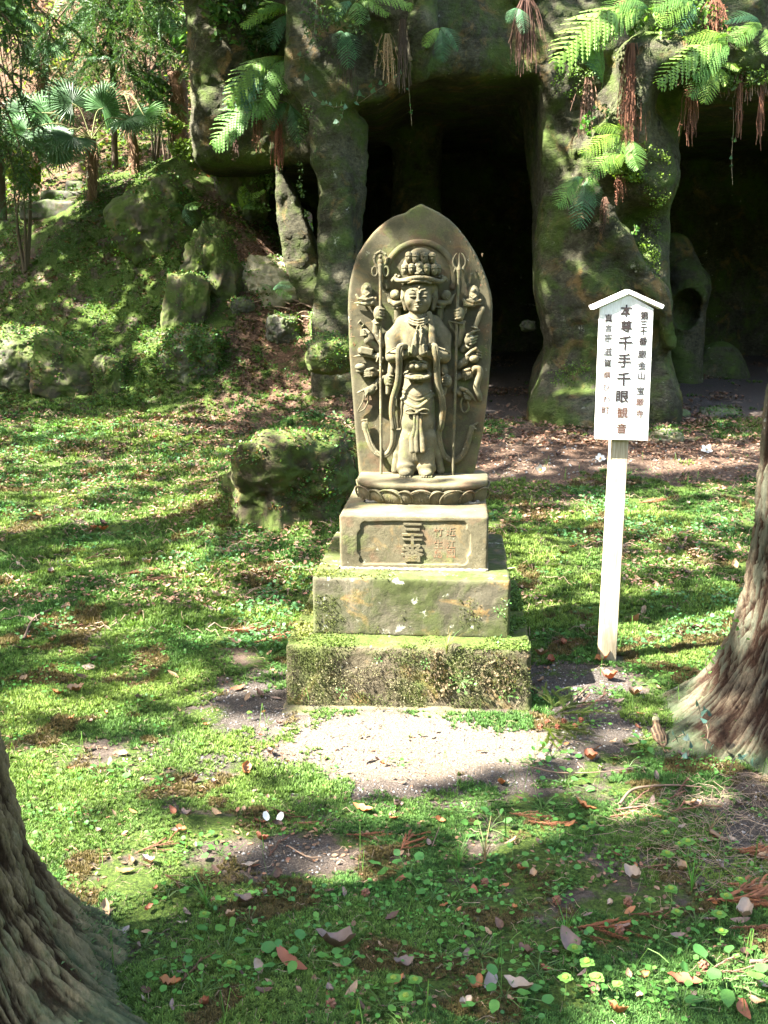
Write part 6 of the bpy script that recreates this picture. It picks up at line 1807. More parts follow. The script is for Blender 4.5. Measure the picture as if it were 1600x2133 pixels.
palm((70, 330), 15.0, (95, 60), [(110, 20, .42, 1), (60, 40, .42, 1), (150, 45, .40, 1), (30, 5, .4, 0), (110, 90, .38, 1), (70, 110, .35, 0), (175, 10, .36, 0)], 'tall fan palm at the upper left corner with big bright fans', .07)

# ------------------------------------------------------------------ evergreen trees with drooping sprays
NEED = leaf_mat('needle_spray', 0.5, 0.25, .35)
def spray_mesh(seed, col):
    """drooping shoot along +y with needles all round"""
    r = random.Random(seed); g = Bag()
    def shoot(p, d, L, m):
        c = [p]; q = p.copy(); dd = d.copy()
        for _ in range(6): dd = (dd + Vector((0, 0, -.10))).normalized(); q = q + dd * (L / 6); c.append(q.copy())
        V, F = tube(c, [.006, .005, .004, .004, .003, .002, .001], 3); g.add(V, F, (.09, .07, .03))
        vs, fs = [], []
        for k in range(m):
            t = (k + .5) / m * 6; i = min(5, int(t)); b0 = c[i].lerp(c[i + 1], t - i); ax = (c[i + 1] - c[i]).normalized()
            a = r.uniform(0, 6.28); s_ = ax.cross(Vector((math.cos(a), .3, math.sin(a)))).normalized()
            tip = b0 + (s_ * .8 + ax * .7) * r.uniform(.04, .075); wv = ax.cross(s_) * .008
            o = len(vs); vs += [b0 + wv, b0 - wv, tip]; fs.append((o, o + 1, o + 2))
        kk = r.uniform(.7, 1.35); g.add(np.array([tuple(v) for v in vs]), np.array(fs), tuple(q_ * kk for q_ in col))
        return c
    c = shoot(Vector((0, 0, 0)), Vector((0, 1, .1)), 1.0, 90)
    for k in range(9):
        i = 1 + k % 5; sg = -1 if k % 2 else 1
        shoot(c[i], Vector((sg * r.uniform(.5, 1), r.uniform(.5, 1), r.uniform(-.2, .2))).normalized(), r.uniform(.25, .5), 34)
    return g.mesh('spray', NEED)
SPR = [spray_mesh(1, (.055, .12, .04)), spray_mesh(2, (.045, .105, .045)), spray_mesh(3, (.07, .14, .04))]
def evergreen(base, D, top, branches, label, tr=.10, nspray=13):
    b0 = P(base[0], base[1], D); tp = P(top[0], top[1], D) - b0
    t = empty('evergreen_tree', b0, 0, label, 'tree', 'dark evergreens on the bank')
    r = random.Random(int(base[0] * 5 + base[1]))
    g = Bag(); c = curve([Vector((0, 0, -.4)), tp * .5, tp], 6); V, F = tube(c, list(np.linspace(tr, tr * .6, len(c))), 8); g.add(V, F, (.10, .07, .05)); link('trunk', g.mesh('trunk', ROOT, True), t)
    for (x0, y0, x1, y1, dd) in branches:
        a = P(x0, y0, D) - b0; e = P(x1, y1, D - dd) - b0
        c = curve([a, (a + e) / 2 + Vector((0, 0, .15)), e], 6)
        br = Bag(); V, F = tube(c, list(np.linspace(.022, .006, len(c))), 5); br.add(V, F, (.10, .07, .045))
        bo = link('branch', br.mesh('branch', ROOT, True), t)
        for k in range(nspray):
            p = c[min(len(c) - 1, int((k + 1) / nspray * (len(c) - 1)))]
            d = Vector((r.gauss(0, .6) + (1 if x1 > x0 else -1) * .35, -.3 + r.gauss(0, .4), -.55 + r.gauss(0, .3))).normalized()
            x = d.cross(Vector((r.gauss(0, .4), r.gauss(0, .4), 1))).normalized(); z = x.cross(d)
            o = bpy.data.objects.new('spray', SPR[r.randrange(3)]); COL.objects.link(o); o.parent = bo
            o.matrix_local = Matrix.Translation(p) @ Matrix((x, d, z)).transposed().to_4x4() @ Matrix.Scale(r.uniform(.32, .60), 4)
evergreen((238, 345), 14.2, (230, -120), [(235, -40, 90, 80, .3), (235, -20, 330, 90, .4), (236, 20, 140, 150, .2), (236, 40, 390, 130, .3), (237, 60, 190, 190, .3), (237, 90, 290, 210, .4), (235, -60, 400, 40, .3), (237, 100, 330, 260, .2), (237, 80, 130, 220, .1), (236, 10, 260, 150, .6), (237, -60, 200, 60, .5), (237, -60, 300, 30, .5)], 'dark drooping evergreen filling the upper left behind the low palm', tr=.045, nspray=20)
evergreen((520, 300), 13.5, (500, -160), [(505, -60, 420, 60, .2), (505, -40, 540, 40, .4), (506, 0, 440, 110, .2), (508, -80, 350, 0, .1), (508, 20, 520, 90, .3)], 'slim evergreen in shadow beside the left end of the cliff', tr=.05)
evergreen((-10, 380), 12.0, (-30, -140), [(-20, 20, 60, 130, .2), (-20, 120, 70, 270, .2), (-15, 200, 50, 330, .3), (-20, -40, 100, 40, .3), (-15, 250, 40, 400, .3)], 'evergreen boughs reaching in from the left edge of the photo')

# ------------------------------------------------------------------ shrubs and woodland behind
def leafcloud(name, blobs, ls, base, seed, mat=None, T=LEAF_T, parent=None, n_per=1.0):
    r = np.random.default_rng(seed); V_, F_, C_, o = [], [], [], 0
    for (c, rx, ry, rz) in blobs:
        n = int(n_per * 11 * (rx * rz + rx * ry + ry * rz) / (ls * ls) * .55)
        d = r.normal(0, 1, (n, 3)); d /= np.linalg.norm(d, axis=1, keepdims=True)
        q = d * (r.random((n, 1)) ** .45)
        p = np.array(c) + q * np.array([rx, ry, rz])
        f = fbm(p * (1.1 / max(rx, .3)) * 2 + seed, 3, seed)
        m = f + .25 - np.linalg.norm(q, axis=1) * .35 > -.05; p = p[m]; n = len(p)
        col = np.array(base)[None] * r.uniform(.5, 1.6, (n, 1)); col[:, 0] *= r.uniform(.7, 1.6, n)
        V, FF, C = scatter(T, LEAF_F, p, rotmats(r.uniform(0, 6.28, n), r.normal(-.2, .6, n), r.normal(0, .6, n)), ls * r.uniform(.6, 1.3, n), col)
        V_.append(V); F_.append(FF + o); C_.append(C); o += len(V)
    return npmesh(name, np.concatenate(V_), np.concatenate(F_), mat or GREEN, np.concatenate(C_))
def shrub(px, py, D, wpx, hpx, label, base=(.05, .11, .03), ls=.07, seed=1, n_per=1.0, group='shrubs on the bank', nb=5):
    c = P(px, py, D); k = D / FPX; r = random.Random(seed)
    foot = Vector((c.x, c.y, h1(c.x, c.y))) if D != 11.3 else Vector((c.x, 11.65, c.z + .25))
    t = empty('shrub', foot, 0, label, 'shrub', group)
    w_, h_ = wpx * k / 2, hpx * k / 2
    bl = [(Vector((c.x + r.uniform(-.55, .55) * w_, c.y + r.uniform(-.3, .3) * w_, c.z + r.uniform(-.5, .5) * h_)) - foot, w_ * r.uniform(.4, .6), w_ * .5, h_ * r.uniform(.4, .6)) for _ in range(nb)]
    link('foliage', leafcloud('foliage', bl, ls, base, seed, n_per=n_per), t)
    g = Bag()
    for b_ in bl:
        cc = curve([Vector((0, 0, -.1)), b_[0] * .5 + Vector((r.gauss(0, .05), 0, 0)), b_[0]], 5); V, F = tube(cc, list(np.linspace(.022, .006, len(cc))), 5); g.add(V, F, (.10, .075, .05))
    link('stem', g.mesh('stem', ROOT, True), t)
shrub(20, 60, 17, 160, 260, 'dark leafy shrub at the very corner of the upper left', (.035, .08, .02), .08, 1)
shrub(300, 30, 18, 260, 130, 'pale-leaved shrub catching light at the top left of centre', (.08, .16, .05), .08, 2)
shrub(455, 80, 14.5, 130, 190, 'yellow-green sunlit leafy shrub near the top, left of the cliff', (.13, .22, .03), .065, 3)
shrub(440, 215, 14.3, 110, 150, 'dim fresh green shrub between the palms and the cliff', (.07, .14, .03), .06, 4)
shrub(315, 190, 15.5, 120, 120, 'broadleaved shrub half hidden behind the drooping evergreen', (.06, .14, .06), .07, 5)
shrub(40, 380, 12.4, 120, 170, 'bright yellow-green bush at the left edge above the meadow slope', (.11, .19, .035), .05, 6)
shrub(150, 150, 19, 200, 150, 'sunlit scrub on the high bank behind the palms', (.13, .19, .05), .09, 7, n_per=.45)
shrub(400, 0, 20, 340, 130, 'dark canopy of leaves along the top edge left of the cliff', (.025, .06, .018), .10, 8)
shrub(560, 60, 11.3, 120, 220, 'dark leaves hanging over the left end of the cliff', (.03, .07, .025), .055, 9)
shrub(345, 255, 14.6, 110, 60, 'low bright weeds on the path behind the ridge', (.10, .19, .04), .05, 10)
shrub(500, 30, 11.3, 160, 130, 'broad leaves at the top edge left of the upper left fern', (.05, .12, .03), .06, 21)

# woodland mass beyond, nobody could count it
bl = []
r = random.Random(77)
for k in range(46):
    x = r.uniform(-13, 1.5); y = r.uniform(22, 27); bl.append(((x, y, h1(x, y) + r.uniform(.5, 5.0)), r.uniform(1.0, 1.8), 1.0, r.uniform(.9, 1.6)))
link('distant_wood', leafcloud('distant_wood', bl, .20, (.035, .075, .02), 5), kind='stuff')

# ------------------------------------------------------------------ countable small things on the ground
def gp(px, py, dz=0.0):
    p = hit(px, py); return Vector((p.x, p.y, p.z + dz))

# weeds: rosettes of round leaves on short stalks
LV = []
for i, (wd, rd, cc) in enumerate(((.42, 1, (.072, .21, .036)), (.38, 1, (.095, .235, .040)), (.30, 0, (.065, .185, .04)), (.35, 0, (.078, .20, .035)), (.44, 1, (.06, .175, .04)))):
    V, F = leaf_outline(wd, rd); LV.append(npmesh('leaf', V, F, GREEN, np.array(cc), True))
def weed_plan(seed, n=9, R=.045, ls=.022, kinds=(0, 1), h=.03):
    r = random.Random(seed); st = Bag(); out = []
    for k in range(n):
        a = 2.4 * k + r.uniform(-.4, .4); q = R * math.sqrt((k + .6) / n); hh = h * (1.1 - .6 * q / R) * r.uniform(.6, 1.2)
        p = Vector((q * math.cos(a), q * math.sin(a), hh))
        V, F = tube([Vector((0, 0, 0)), p * .55 + Vector((0, 0, hh * .25)), p], [.0011, .0009, .0008], 3); st.add(V, F, (.10, .17, .05))
        out.append((p, (r.gauss(.1, .28), r.gauss(0, .28), a - math.pi / 2 + r.gauss(0, .3)), ls * r.uniform(.6, 1.3), r.choice(kinds)))
    return st.mesh('stalks', GREEN), out
WM = [weed_plan(1), weed_plan(2, 12, .05, .018, (0, 1, 4)), weed_plan(3, 7, .055, .03, (2, 3)), weed_plan(4, 14, .065, .02, (1, 0)), weed_plan(5, 6, .035, .024, (4, 0)), weed_plan(6, 10, .07, .034, (2, 3, 4))]
def fill_weed(t, k, s):
    o = link('stalks', WM[k][0], t, kind='stuff'); o.scale = (s, s, s)
    for p, rot, ls, m in WM[k][1]:
        o = link('leaf', LV[m], t); o.location = p * s; o.rotation_euler = rot; o.scale = (ls * s * .72,) * 3
LAND = [((590, 1760), 'the bare soil patch'), ((1150, 1530), 'the green cedar sprig'), ((1372, 1535), 'the brown bird'), ((1257, 1385), 'the foot of the sign post'), ((1440, 1500), 'the right cedar'), ((200, 2000), 'the left cedar'), ((820, 1560), 'the sunlit gravel'), ((850, 1830), 'the tallest weed'), ((1480, 1890), 'the orange cedar spray'), ((1510, 2060), 'the largest corner weed'),
        ((600, 1460), 'the left front pedestal corner'), ((1105, 1475), 'the right front pedestal corner'), ((600, 1090), 'the big ivy boulder'), ((250, 1220), 'the rusty twig heap'), ((480, 1325), 'the orange-brown twig spray'), ((1250, 960), 'the upturned camellia'), ((1330, 1055), 'the rusty twig ball'), ((1470, 945), 'the distant camellia'), ((1215, 2040), 'the saxifrage cluster'), ((1400, 1720), 'the upper saxifrages'), ((600, 2012), 'the long red-brown leaf'), ((150, 850), 'the low flat boulder'), ((1010, 2100), 'the bottom edge group of dry leaves'), ((60, 1290), 'the left edge twigs'), ((1310, 1890), 'the central brown cone'), ((420, 1600), 'the left sunlit moss')]
def where(px, py):
    q, nm = min(LAND, key=lambda l: (l[0][0] - px) ** 2 + (l[0][1] - py) ** 2)
    dx, dy = px - q[0], py - q[1]; d = math.hypot(dx, dy)
    if abs(dx) > 2.2 * abs(dy): w = 'right of' if dx > 0 else 'left of'
    elif abs(dy) > 2.2 * abs(dx): w = 'below' if dy > 0 else 'above'
    else: w = ('lower ' if dy > 0 else 'upper ') + ('right of' if dx > 0 else 'left of')
    return ('close by, ' if d < 55 else 'a little way ' if d < 110 else 'some way ' if d < 170 else 'well ') + w + ' ' + nm
SEEN = set()
def weed(px, py, k, s, label, group):
    p = gp(px, py)
    if label in SEEN: return
    SEEN.add(label)
    if not clear_of_things(np.array([p.x]), np.array([p.y]))[0]: return
    t = empty('weed', p, rnd.uniform(0, 6.28), label, 'weed', group)
    fill_weed(t, k, s)
spots = [(850, 1830, 5, 1.25, 'tallest broad-leaved weed in the moss right of centre below the bare patch'), (560, 1540, 0, 1, None), (120, 1640, 3, 1.2, None), (215, 1625, 5, 1.0, None), (350, 1880, 0, 1, None), (470, 1990, 5, 1.3, 'broad-leaved weed near the bottom left, right of the cedar root'),
 (640, 2000, 5, 1.2, None), (560, 2040, 3, 1, None), (720, 2030, 0, 1, None), (300, 1980, 1, 1, None), (830, 1600, 4, .9, None), (1020, 1730, 5, 1.1, None), (1130, 1690, 3, 1.3, None), (1180, 1640, 5, 1.1, None), (1230, 1720, 0, 1.2, None), (1160, 1760, 1, 1.1, None), (1070, 1800, 2, 1, None),
 (1350, 1560, 5, 1.1, 'leafy weed just below the small brown bird'), (1310, 1600, 2, 1, None), (1150, 1580, 5, 1.1, None), (1110, 1600, 1, 1, None), (1230, 1510, 3, 1.1, None), (1250, 1450, 1, 1, None), (1300, 1380, 0, 1, None), (1340, 1400, 3, 1.2, None), (1210, 1380, 4, 1, None), (1280, 1340, 1, 1, None), (1230, 1300, 0, .9, None),
 (900, 1880, 1, 1, None), (960, 1860, 2, .9, None), (780, 1900, 4, 1, None), (690, 1890, 0, .9, None), (600, 1880, 4, .9, None), (1000, 2000, 3, 1.2, None), (1050, 2080, 5, 1.2, None), (1120, 2030, 3, 1.2, None), (1370, 1960, 3, 1.1, None), (1450, 1930, 0, 1.1, None), (1510, 2060, 5, 1.6, 'largest weed with long pale green leaves in the lower right corner'), (1420, 2110, 3, 1.2, None), (1570, 2010, 0, 1, None),
 (880, 2080, 4, 1.1, None), (800, 2110, 3, 1.2, None), (960, 1950, 0, 1, None), (1200, 1950, 4, 1, None), (1300, 1800, 0, 1, None), (1500, 1780, 3, 1, None), (1560, 1830, 1, 1, None), (60, 1580, 4, 1, None), (90, 1760, 0, 1, None), (180, 1720, 1, 1, None), (400, 1560, 4, .8, None), (270, 1480, 3, .9, None), (150, 1400, 3, .9, None), (310, 1400, 0, .8, None), (90, 1250, 5, .9, None),
 (200, 1250, 1, .8, None), (1150, 1330, 5, 1, None), (1130, 1460, 3, .9, None), (560, 1390, 1, .8, None), (600, 1290, 4, .8, None), (570, 1200, 3, .9, None), (640, 1180, 0, .9, None), (430, 1150, 1, .8, None), (1100, 1240, 3, 1, None), (1170, 1200, 0, 1, None), (1120, 1110, 3, 1, None), (1380, 1250, 2, 1, None), (1440, 1180, 0, .9, None), (1330, 1190, 4, .9, None),
 (440, 1900, 4, .9, None), (520, 1930, 1, .9, None), (740, 1960, 2, .8, None), (350, 2060, 0, 1, None), (420, 2080, 3, 1, None), (1080, 1900, 4, .9, None), (1160, 1870, 1, .9, None), (920, 2010, 3, 1, None), (1250, 2090, 4, 1, None), (1350, 2050, 1, 1, None), (670, 1960, 3, 1, None), (500, 1870, 2, .8, None), (1000, 1660, 4, .8, None), (960, 1700, 1, .9, None)]
r = random.Random(41)
for _ in range(85):
    y = 1500 + 620 * r.random() ** .8; spots.append((r.uniform(330 if y > 1800 else 120, 1590), y, r.randrange(6), r.uniform(.5, .9), None))
for _ in range(40):
    y = r.uniform(1120, 1480); spots.append((r.choice((r.uniform(10, 590), r.uniform(1110, 1500))), y, r.randrange(6), r.uniform(.6, 1.0), None))
for (x, y, k, s_, lb) in spots:
    if lb is None:
        lb = ('round-leaved', 'many-leaved', 'oval-leaved', 'spreading round-leaved', 'small few-leaved', 'broad-leaved')[k] + ' green weed ' + where(x, y)
    weed(x, y, k, s_, lb, 'weeds in the foreground moss' if y > 1480 else 'weeds around the pedestal')

# golden saxifrage: upright stem with square whorls and a yellow eye
V, F = leaf_outline(.47, 1)
SLF = [npmesh('leaf', V, F, GREEN, np.array(c), True) for c in ((.12, .26, .05), (.085, .195, .045))]
def saxi_mesh(seed):
    r = random.Random(seed); st = Bag(); ey = Bag(); H_ = .065
    V, F = tube([Vector((0, 0, 0)), Vector((.004, 0, H_ * .5)), Vector((0, 0, H_))], [.0018, .0015, .0014], 4); st.add(V, F, (.15, .22, .06))
    out = []
    for lay, (z, s_, n) in enumerate(((H_, .018, 4), (H_ - .003, .021, 4), (H_ * .35, .015, 2))):
        for k in range(n):
            a = k * 2 * math.pi / n + lay * .78 + r.uniform(-.1, .1); out.append((Vector((0, 0, z)), (r.gauss(.12, .08), 0, a), s_, 0 if lay < 2 else 1))
    V, F = ico(1); vs = V * np.array([.009, .009, .004]) + np.array([0, 0, H_ + .003]); ey.add(vs, F, (.24, .33, .05))
    for k in range(9):
        a = r.uniform(0, 6.28); q = r.uniform(0, .006); ey.add(V * .0022 + np.array([q * math.cos(a), q * math.sin(a), H_ + .006]), F, (.26, .34, .05))
    return st.mesh('stalk', GREEN), out, ey.mesh('flower_cluster', GREEN)
SX3 = [saxi_mesh(1), saxi_mesh(2)]
for (x, y, s_) in [(1381, 1690, 1.2), (1363, 1698, .9), (1400, 1722, 1.0), (1385, 1740, .8), (1232, 1723, .9), (1215, 1738, 1.0), (1413, 1766, .8), (1430, 1780, 1.3), (1388, 1800, 1.2), (1395, 1875, 1.2), (1352, 1893, .9), (1408, 1918, 1.0), (820, 2068, 1.2), (865, 2070, 1.1), (845, 2115, 1.2), (1195, 2010, 1.2), (1220, 2040, 1.2), (1240, 2070, 1.2), (1176, 2062, 1.1), (1284, 2068, .9), (428, 1925, 1.0), (480, 2030, 1.0), (520, 1480, .7), (1510, 1890, 1.1), (1495, 1930, 1.2), (1540, 1850, 1.0), (1500, 1960, 1.0)]:
    t = empty('saxifrage', gp(x, y + 22), rnd.uniform(0, 6.28), 'yellow-green saxifrage whorl ' + where(x, y), 'plant', 'golden saxifrage in the foreground moss')
    st_, lv_, ey_ = SX3[rnd.randrange(2)]
    s_ *= .78
    for n_, m_ in (('stalk', st_), ('flower_cluster', ey_)):
        o = link(n_, m_, t); o.scale = (s_,) * 3
    for p, rot, ls, m in lv_:
        o = link('leaf', SLF[m], t); o.location = p * s_; o.rotation_euler = rot; o.scale = (ls * s_,) * 3

# grass tufts
def tuft_mesh(seed, n=14, L=.13, col=(.11, .22, .05)):
    r = random.Random(seed); g = Bag()
    for _ in range(n):
        a = r.uniform(0, 6.28); ln = L * r.uniform(.5, 1.1); lean = r.uniform(.15, .9); p = []
        for j in range(5):
            t = j / 4; p.append(Vector((math.cos(a) * ln * t * t * lean, math.sin(a) * ln * t * t * lean, ln * t * (1 - .35 * t * lean))))
        e = np.array([-math.sin(a), math.cos(a), 0]); vs = []
        for j, q in enumerate(p):
            ww = .0022 * (1 - j / 4.2); vs += [np.array(q) + e * ww, np.array(q) - e * ww]
        g.add(np.array(vs), np.array([(2 * j, 2 * j + 1, 2 * j + 3, 2 * j + 2) for j in range(4)]), tuple(c * r.uniform(.7, 1.3) for c in col))
    return g.mesh('grass_tuft', GREEN)
for x, y, sd, s_, lb in ((955, 1810, 1, 1, 'thin grass tuft right of the tallest foreground weed'), (430, 1900, 2, 1, 'thin grass tuft in the moss right of the left cedar trunk'), (1180, 1960, 3, .9, 'thin grass tuft between saxifrages at lower right of centre'), (1440, 1860, 4, 1.2, 'tall grass tuft beside the brown cedar twigs at right'), (1010, 1800, 5, 1, 'pale dry-tipped grass tuft in the moss right of centre'), (1480, 1740, 6, .8, 'dry straw-coloured tuft below the right cedar')):
    tag(link('grass_tuft', tuft_mesh(sd, L=.12 * s_, col=(.11, .22, .05) if sd < 5 else (.26, .21, .12)), loc=gp(x, y)), lb, 'grass')
# plants rooted on the lowest step of the monument
for (zx, zy, sd, s_, kind, lb) in ((1020, 1400, 11, .8, 'grass', 'reddish-green grass tuft growing on the lowest step of the monument'), (1110, 1570, 3, .75, 'weed', 'pale weed growing out of the front of the lowest step'), (1390, 1660, 2, .6, 'weed', 'small fern-like weed low on the right front of the lowest step'), (1340, 1150, 1, .5, 'weed', 'little creeping weed at the right end of the middle step'), (1385, 1090, 4, .35, 'weed', 'tiny weed near the top right corner of the middle step'), (1330, 1310, 4, .5, 'weed', 'little weed in the corner between middle and lowest step at right'), (890, 1470, 1, .4, 'weed', 'tiny green weed in the middle of the lowest step front'), (600, 1440, 4, .4, 'weed', 'tiny weed left of centre on the lowest step front'), (385, 1640, 1, .5, 'weed', 'sprig of little leaves low on the left front of the lowest step')):
    q = U(580 + zx * .34375, 880 + zy * .34375, 0, -0.445 if zy > 1345 else (-.31 if zy < 1250 else -.37))
    wpos = MO + Matrix.Rotation(MR, 3, 'Z') @ Vector(q)
    if kind == 'grass': tag(link('grass_tuft', tuft_mesh(sd, 18, .12, (.16, .17, .05)), loc=wpos), lb, 'grass')
    else:
        t = empty('weed', wpos, rnd.uniform(0, 6), lb, 'weed')
        t.rotation_euler = (.9, 0, 0)
        fill_weed(t, sd, s_)

# moss, liverwort and debris clinging to the pedestal
def pedestal_growth():
    r = np.random.default_rng(400); g = Bag()
    T = np.array([[0, 0, 0], [-.5, .5, .1], [0, 1, .25], [.5, .5, .1]], float); F = np.array([[0, 1, 2, 3]])
    def add(n, x0, x1, y0, y1, z0, z1, nrm, base, ls, thr, seed):
        p = np.stack([r.uniform(x0, x1, n), r.uniform(y0, y1, n), r.uniform(z0, z1, n)], 1)
        f = fbm(p * 9, 4, seed) - thr; p = p[r.random(n) < sstep(-.05, .25, f)]; n = len(p)
        p += r.normal(0, .003, p.shape)
        tl = r.normal(1.1 if nrm == 'f' else .2, .45, n)
        V, FF, C = scatter(T, F, p, rotmats(r.normal(0, 1.2, n) if nrm == 'f' else r.uniform(0, 6.28, n), tl, r.normal(0, .5, n)), ls * r.uniform(.5, 1.5, n), np.array(base)[None] * r.uniform(.4, 1.5, (n, 1)))
        g.add(V, FF, C)
    add(16000, -.46, .46, -.443, -.434, .0, .235, 'f', (.070, .085, .024), .0040, .0, 1)
    add(9000, -.46, .46, -.444, -.434, .0, .20, 'f', (.135, .125, .065), .0045, .08, 2)
    add(1500, -.0, .46, -.446, -.436, .05, .23, 'f', (.13, .10, .055), .010, .15, 3)
    add(12000, -.455, .455, -.43, -.30, .238, .246, 'u', (.075, .115, .020), .006, .0, 4)
    add(3500, -.46, -.38, -.42, .5, .238, .25, 'u', (.13, .14, .04), .009, .0, 5)
    add(5000, .38, .46, -.42, .5, .238, .252, 'u', (.085, .15, .03), .009, -.05, 6)
    add(2500, -.38, .38, -.298, -.175, .472, .478, 'u', (.10, .12, .022), .006, .12, 7)
    add(1500, -.38, -.28, -.29, .1, .472, .480, 'u', (.10, .12, .022), .007, .0, 8)
    add(4000, -.37, .37, -.306, -.298, .25, .40, 'f', (.085, .10, .025), .005, .12, 9)
    o = link('step_moss', g.mesh('step_moss', MOSSM), mon); o['kind'] = 'stuff'
pedestal_growth()

# fallen leaves
def dleaf_mesh(seed, L=.06, w_=.4, curl=.5, split=False):
    r = random.Random(seed); n = 9; vs = []; bend = r.uniform(-.25, .25)
    for i in range(n + 1):
        t = i / n; ww = w_ * L * math.sin(math.pi * min(1, t * .96 + .03)) ** .8 * .5
        zc = curl * L * (.5 - t) ** 2 + .004
        bx = bend * L * (t - .5) ** 2 * 2
        vs += [(bx - ww, L * (t - .5), zc + curl * ww * .8 * r.uniform(.5, 1.5)), (bx, L * (t - .5), zc), (bx + ww, L * (t - .5), zc + curl * ww * .8 * r.uniform(.5, 1.5))]
    f = []
    for i in range(n):
        a = 3 * i; f += [(a, a + 1, a + 4, a + 3), (a + 1, a + 2, a + 5, a + 4)]
    return np.array(vs), np.array(f)
DL = {}
COLS = {'red-brown': (.20, .07, .035), 'tan': (.25, .16, .09), 'grey-brown': (.15, .105, .085), 'orange-brown': (.27, .11, .04), 'dark brown': (.08, .045, .03), 'pale': (.26, .20, .15), 'silvery grey': (.18, .155, .145)}
for i, (cn, cc) in enumerate(COLS.items()):
    for v in range(3):
        V, F = dleaf_mesh(i * 3 + v, .065, (.34, .42, .55)[v], (.4, .9, 1.5)[v]); DL[cn, v] = npmesh('fallen_leaf', V, F, DRY, np.array(cc), True)
def dleaf(px, py, cn, s=1.0, v=None, label=None, grp='fallen leaves on the foreground moss', a=None):
    p = gp(px, py, .006)
    if not clear_of_things(np.array([p.x]), np.array([p.y]))[0]: return
    v = rnd.randrange(3) if v is None else v
    label = label or 'dry %s %s leaf %s' % (cn, ('narrow', 'oval', 'broad')[v], where(px, py))
    if label in SEEN: return
    SEEN.add(label)
    o = link('fallen_leaf', DL[cn, v], loc=p)
    o.rotation_euler = (rnd.gauss(0, .25), rnd.gauss(0, .25), rnd.uniform(0, 6.28) if a is None else a); o.scale = (s * .8, s * .8, s * .8)
    tag(o, label or 'dry %s %s leaf %s' % (cn, ('narrow', 'oval', 'broad')[v], where(px, py)), 'leaf', grp)
named = [(250, 1955, 'silvery grey', 1.5, 0, 'large silvery grey leaf lying right of the left cedar trunk', -.5), (215, 1915, 'tan', 1.3, 1, 'tan curled leaf just above the large silvery grey leaf', .2), (505, 1612, 'orange-brown', 1.2, 2, 'orange-brown curled leaf at the left edge of the sunlit gravel', .1),
 (755, 1697, 'orange-brown', 1.3, 1, 'orange leaf below the sunlit gravel, left of a pair', 1.1), (822, 1712, 'red-brown', 1.2, 0, 'narrow red-brown leaf right of the orange leaf below the gravel', .6), (600, 2012, 'red-brown', 1.9, 0, 'long red-brown curled leaf near the bottom, left of centre', .9), (700, 1990, 'grey-brown', 1.9, 2, 'crumpled grey-brown leaf right of the long red-brown one', 1.3),
 (1127, 1588, 'pale', 1.4, 1, 'pale pinkish leaf just under the green cedar sprig', 1.0), (1230, 1590, 'red-brown', 1.3, 2, 'dark curled red leaf right of the pale one under the sprig', .3), (1044, 1640, 'orange-brown', 1.1, 1, 'small orange-brown leaf at the right edge of the sunlit gravel', -.3), (1215, 1690, 'orange-brown', 1.3, 1, 'pointed orange-brown leaf among weeds at lower right', 1.1),
 (1440, 1685, 'tan', 1.0, 1, 'small tan oval leaf on the bare roots at right', .9), (1320, 1840, 'pale', 1.3, 2, 'pale star-torn leaf in the middle of the right foreground', .4), (1190, 1990, 'grey-brown', 1.6, 2, 'grey-brown crumpled leaf above the saxifrages', .2), (1425, 2060, 'red-brown', 1.5, 1, 'reddish oval leaf beside the largest weed, lower right', 1.2),
 (1085, 2075, 'pale', 1.7, 1, 'pale leaf in the bottom group left of the saxifrages', .7), (1022, 2060, 'silvery grey', 1.6, 0, 'ragged silvery leaf at the bottom of the right foreground', -.3), (1545, 2115, 'red-brown', 1.6, 0, 'pointed red leaf tip at the bottom right corner', -.2), (1550, 1915, 'pale', 1.4, 2, 'pale curled leaf on the sunlit moss at the right', -.5), (255, 1577, 'tan', 1.0, 1, 'tan leaf at the upper edge of the left sunlit patch', 1.3),
 (635, 1360, 'pale', .9, 2, 'pale torn leaf on dark gravel left of the pedestal', .5), (190, 1397, 'pale', 1.4, 1, 'large bright pale leaf on the lawn at the left', 1.2), (120, 1452, 'orange-brown', 1.2, 1, 'orange-tan leaf on the sunny lawn at the far left', 1.0), (1325, 1305, 'orange-brown', 1.5, 2, 'curled orange leaf right of the foot of the sign post', 1.2), (1270, 1420, 'red-brown', 1.5, 2, 'red-brown crumpled leaf below the foot of the sign post', .7)]
for x, y, cn, s_, v, lb, a in named: dleaf(x, y, cn, s_, v, lb, None if False else 'fallen leaves on the foreground moss', a)
r = random.Random(99); cns = ['red-brown', 'tan', 'grey-brown', 'grey-brown', 'orange-brown', 'dark brown', 'dark brown', 'pale', 'tan']
for _ in range(170):
    y = 1480 + 640 * r.random(); x = r.uniform(60 if y < 1800 else 260, 1590); dleaf(x, y, r.choice(cns), r.uniform(.45, 1.0))
for _ in range(105):
    y = 880 + 590 * r.random() ** .8; x = r.choice((r.uniform(5, 600), r.uniform(1060, 1560))); dleaf(x, y, r.choice(cns), r.uniform(.7, 1.5), grp='fallen leaves around the pedestal')

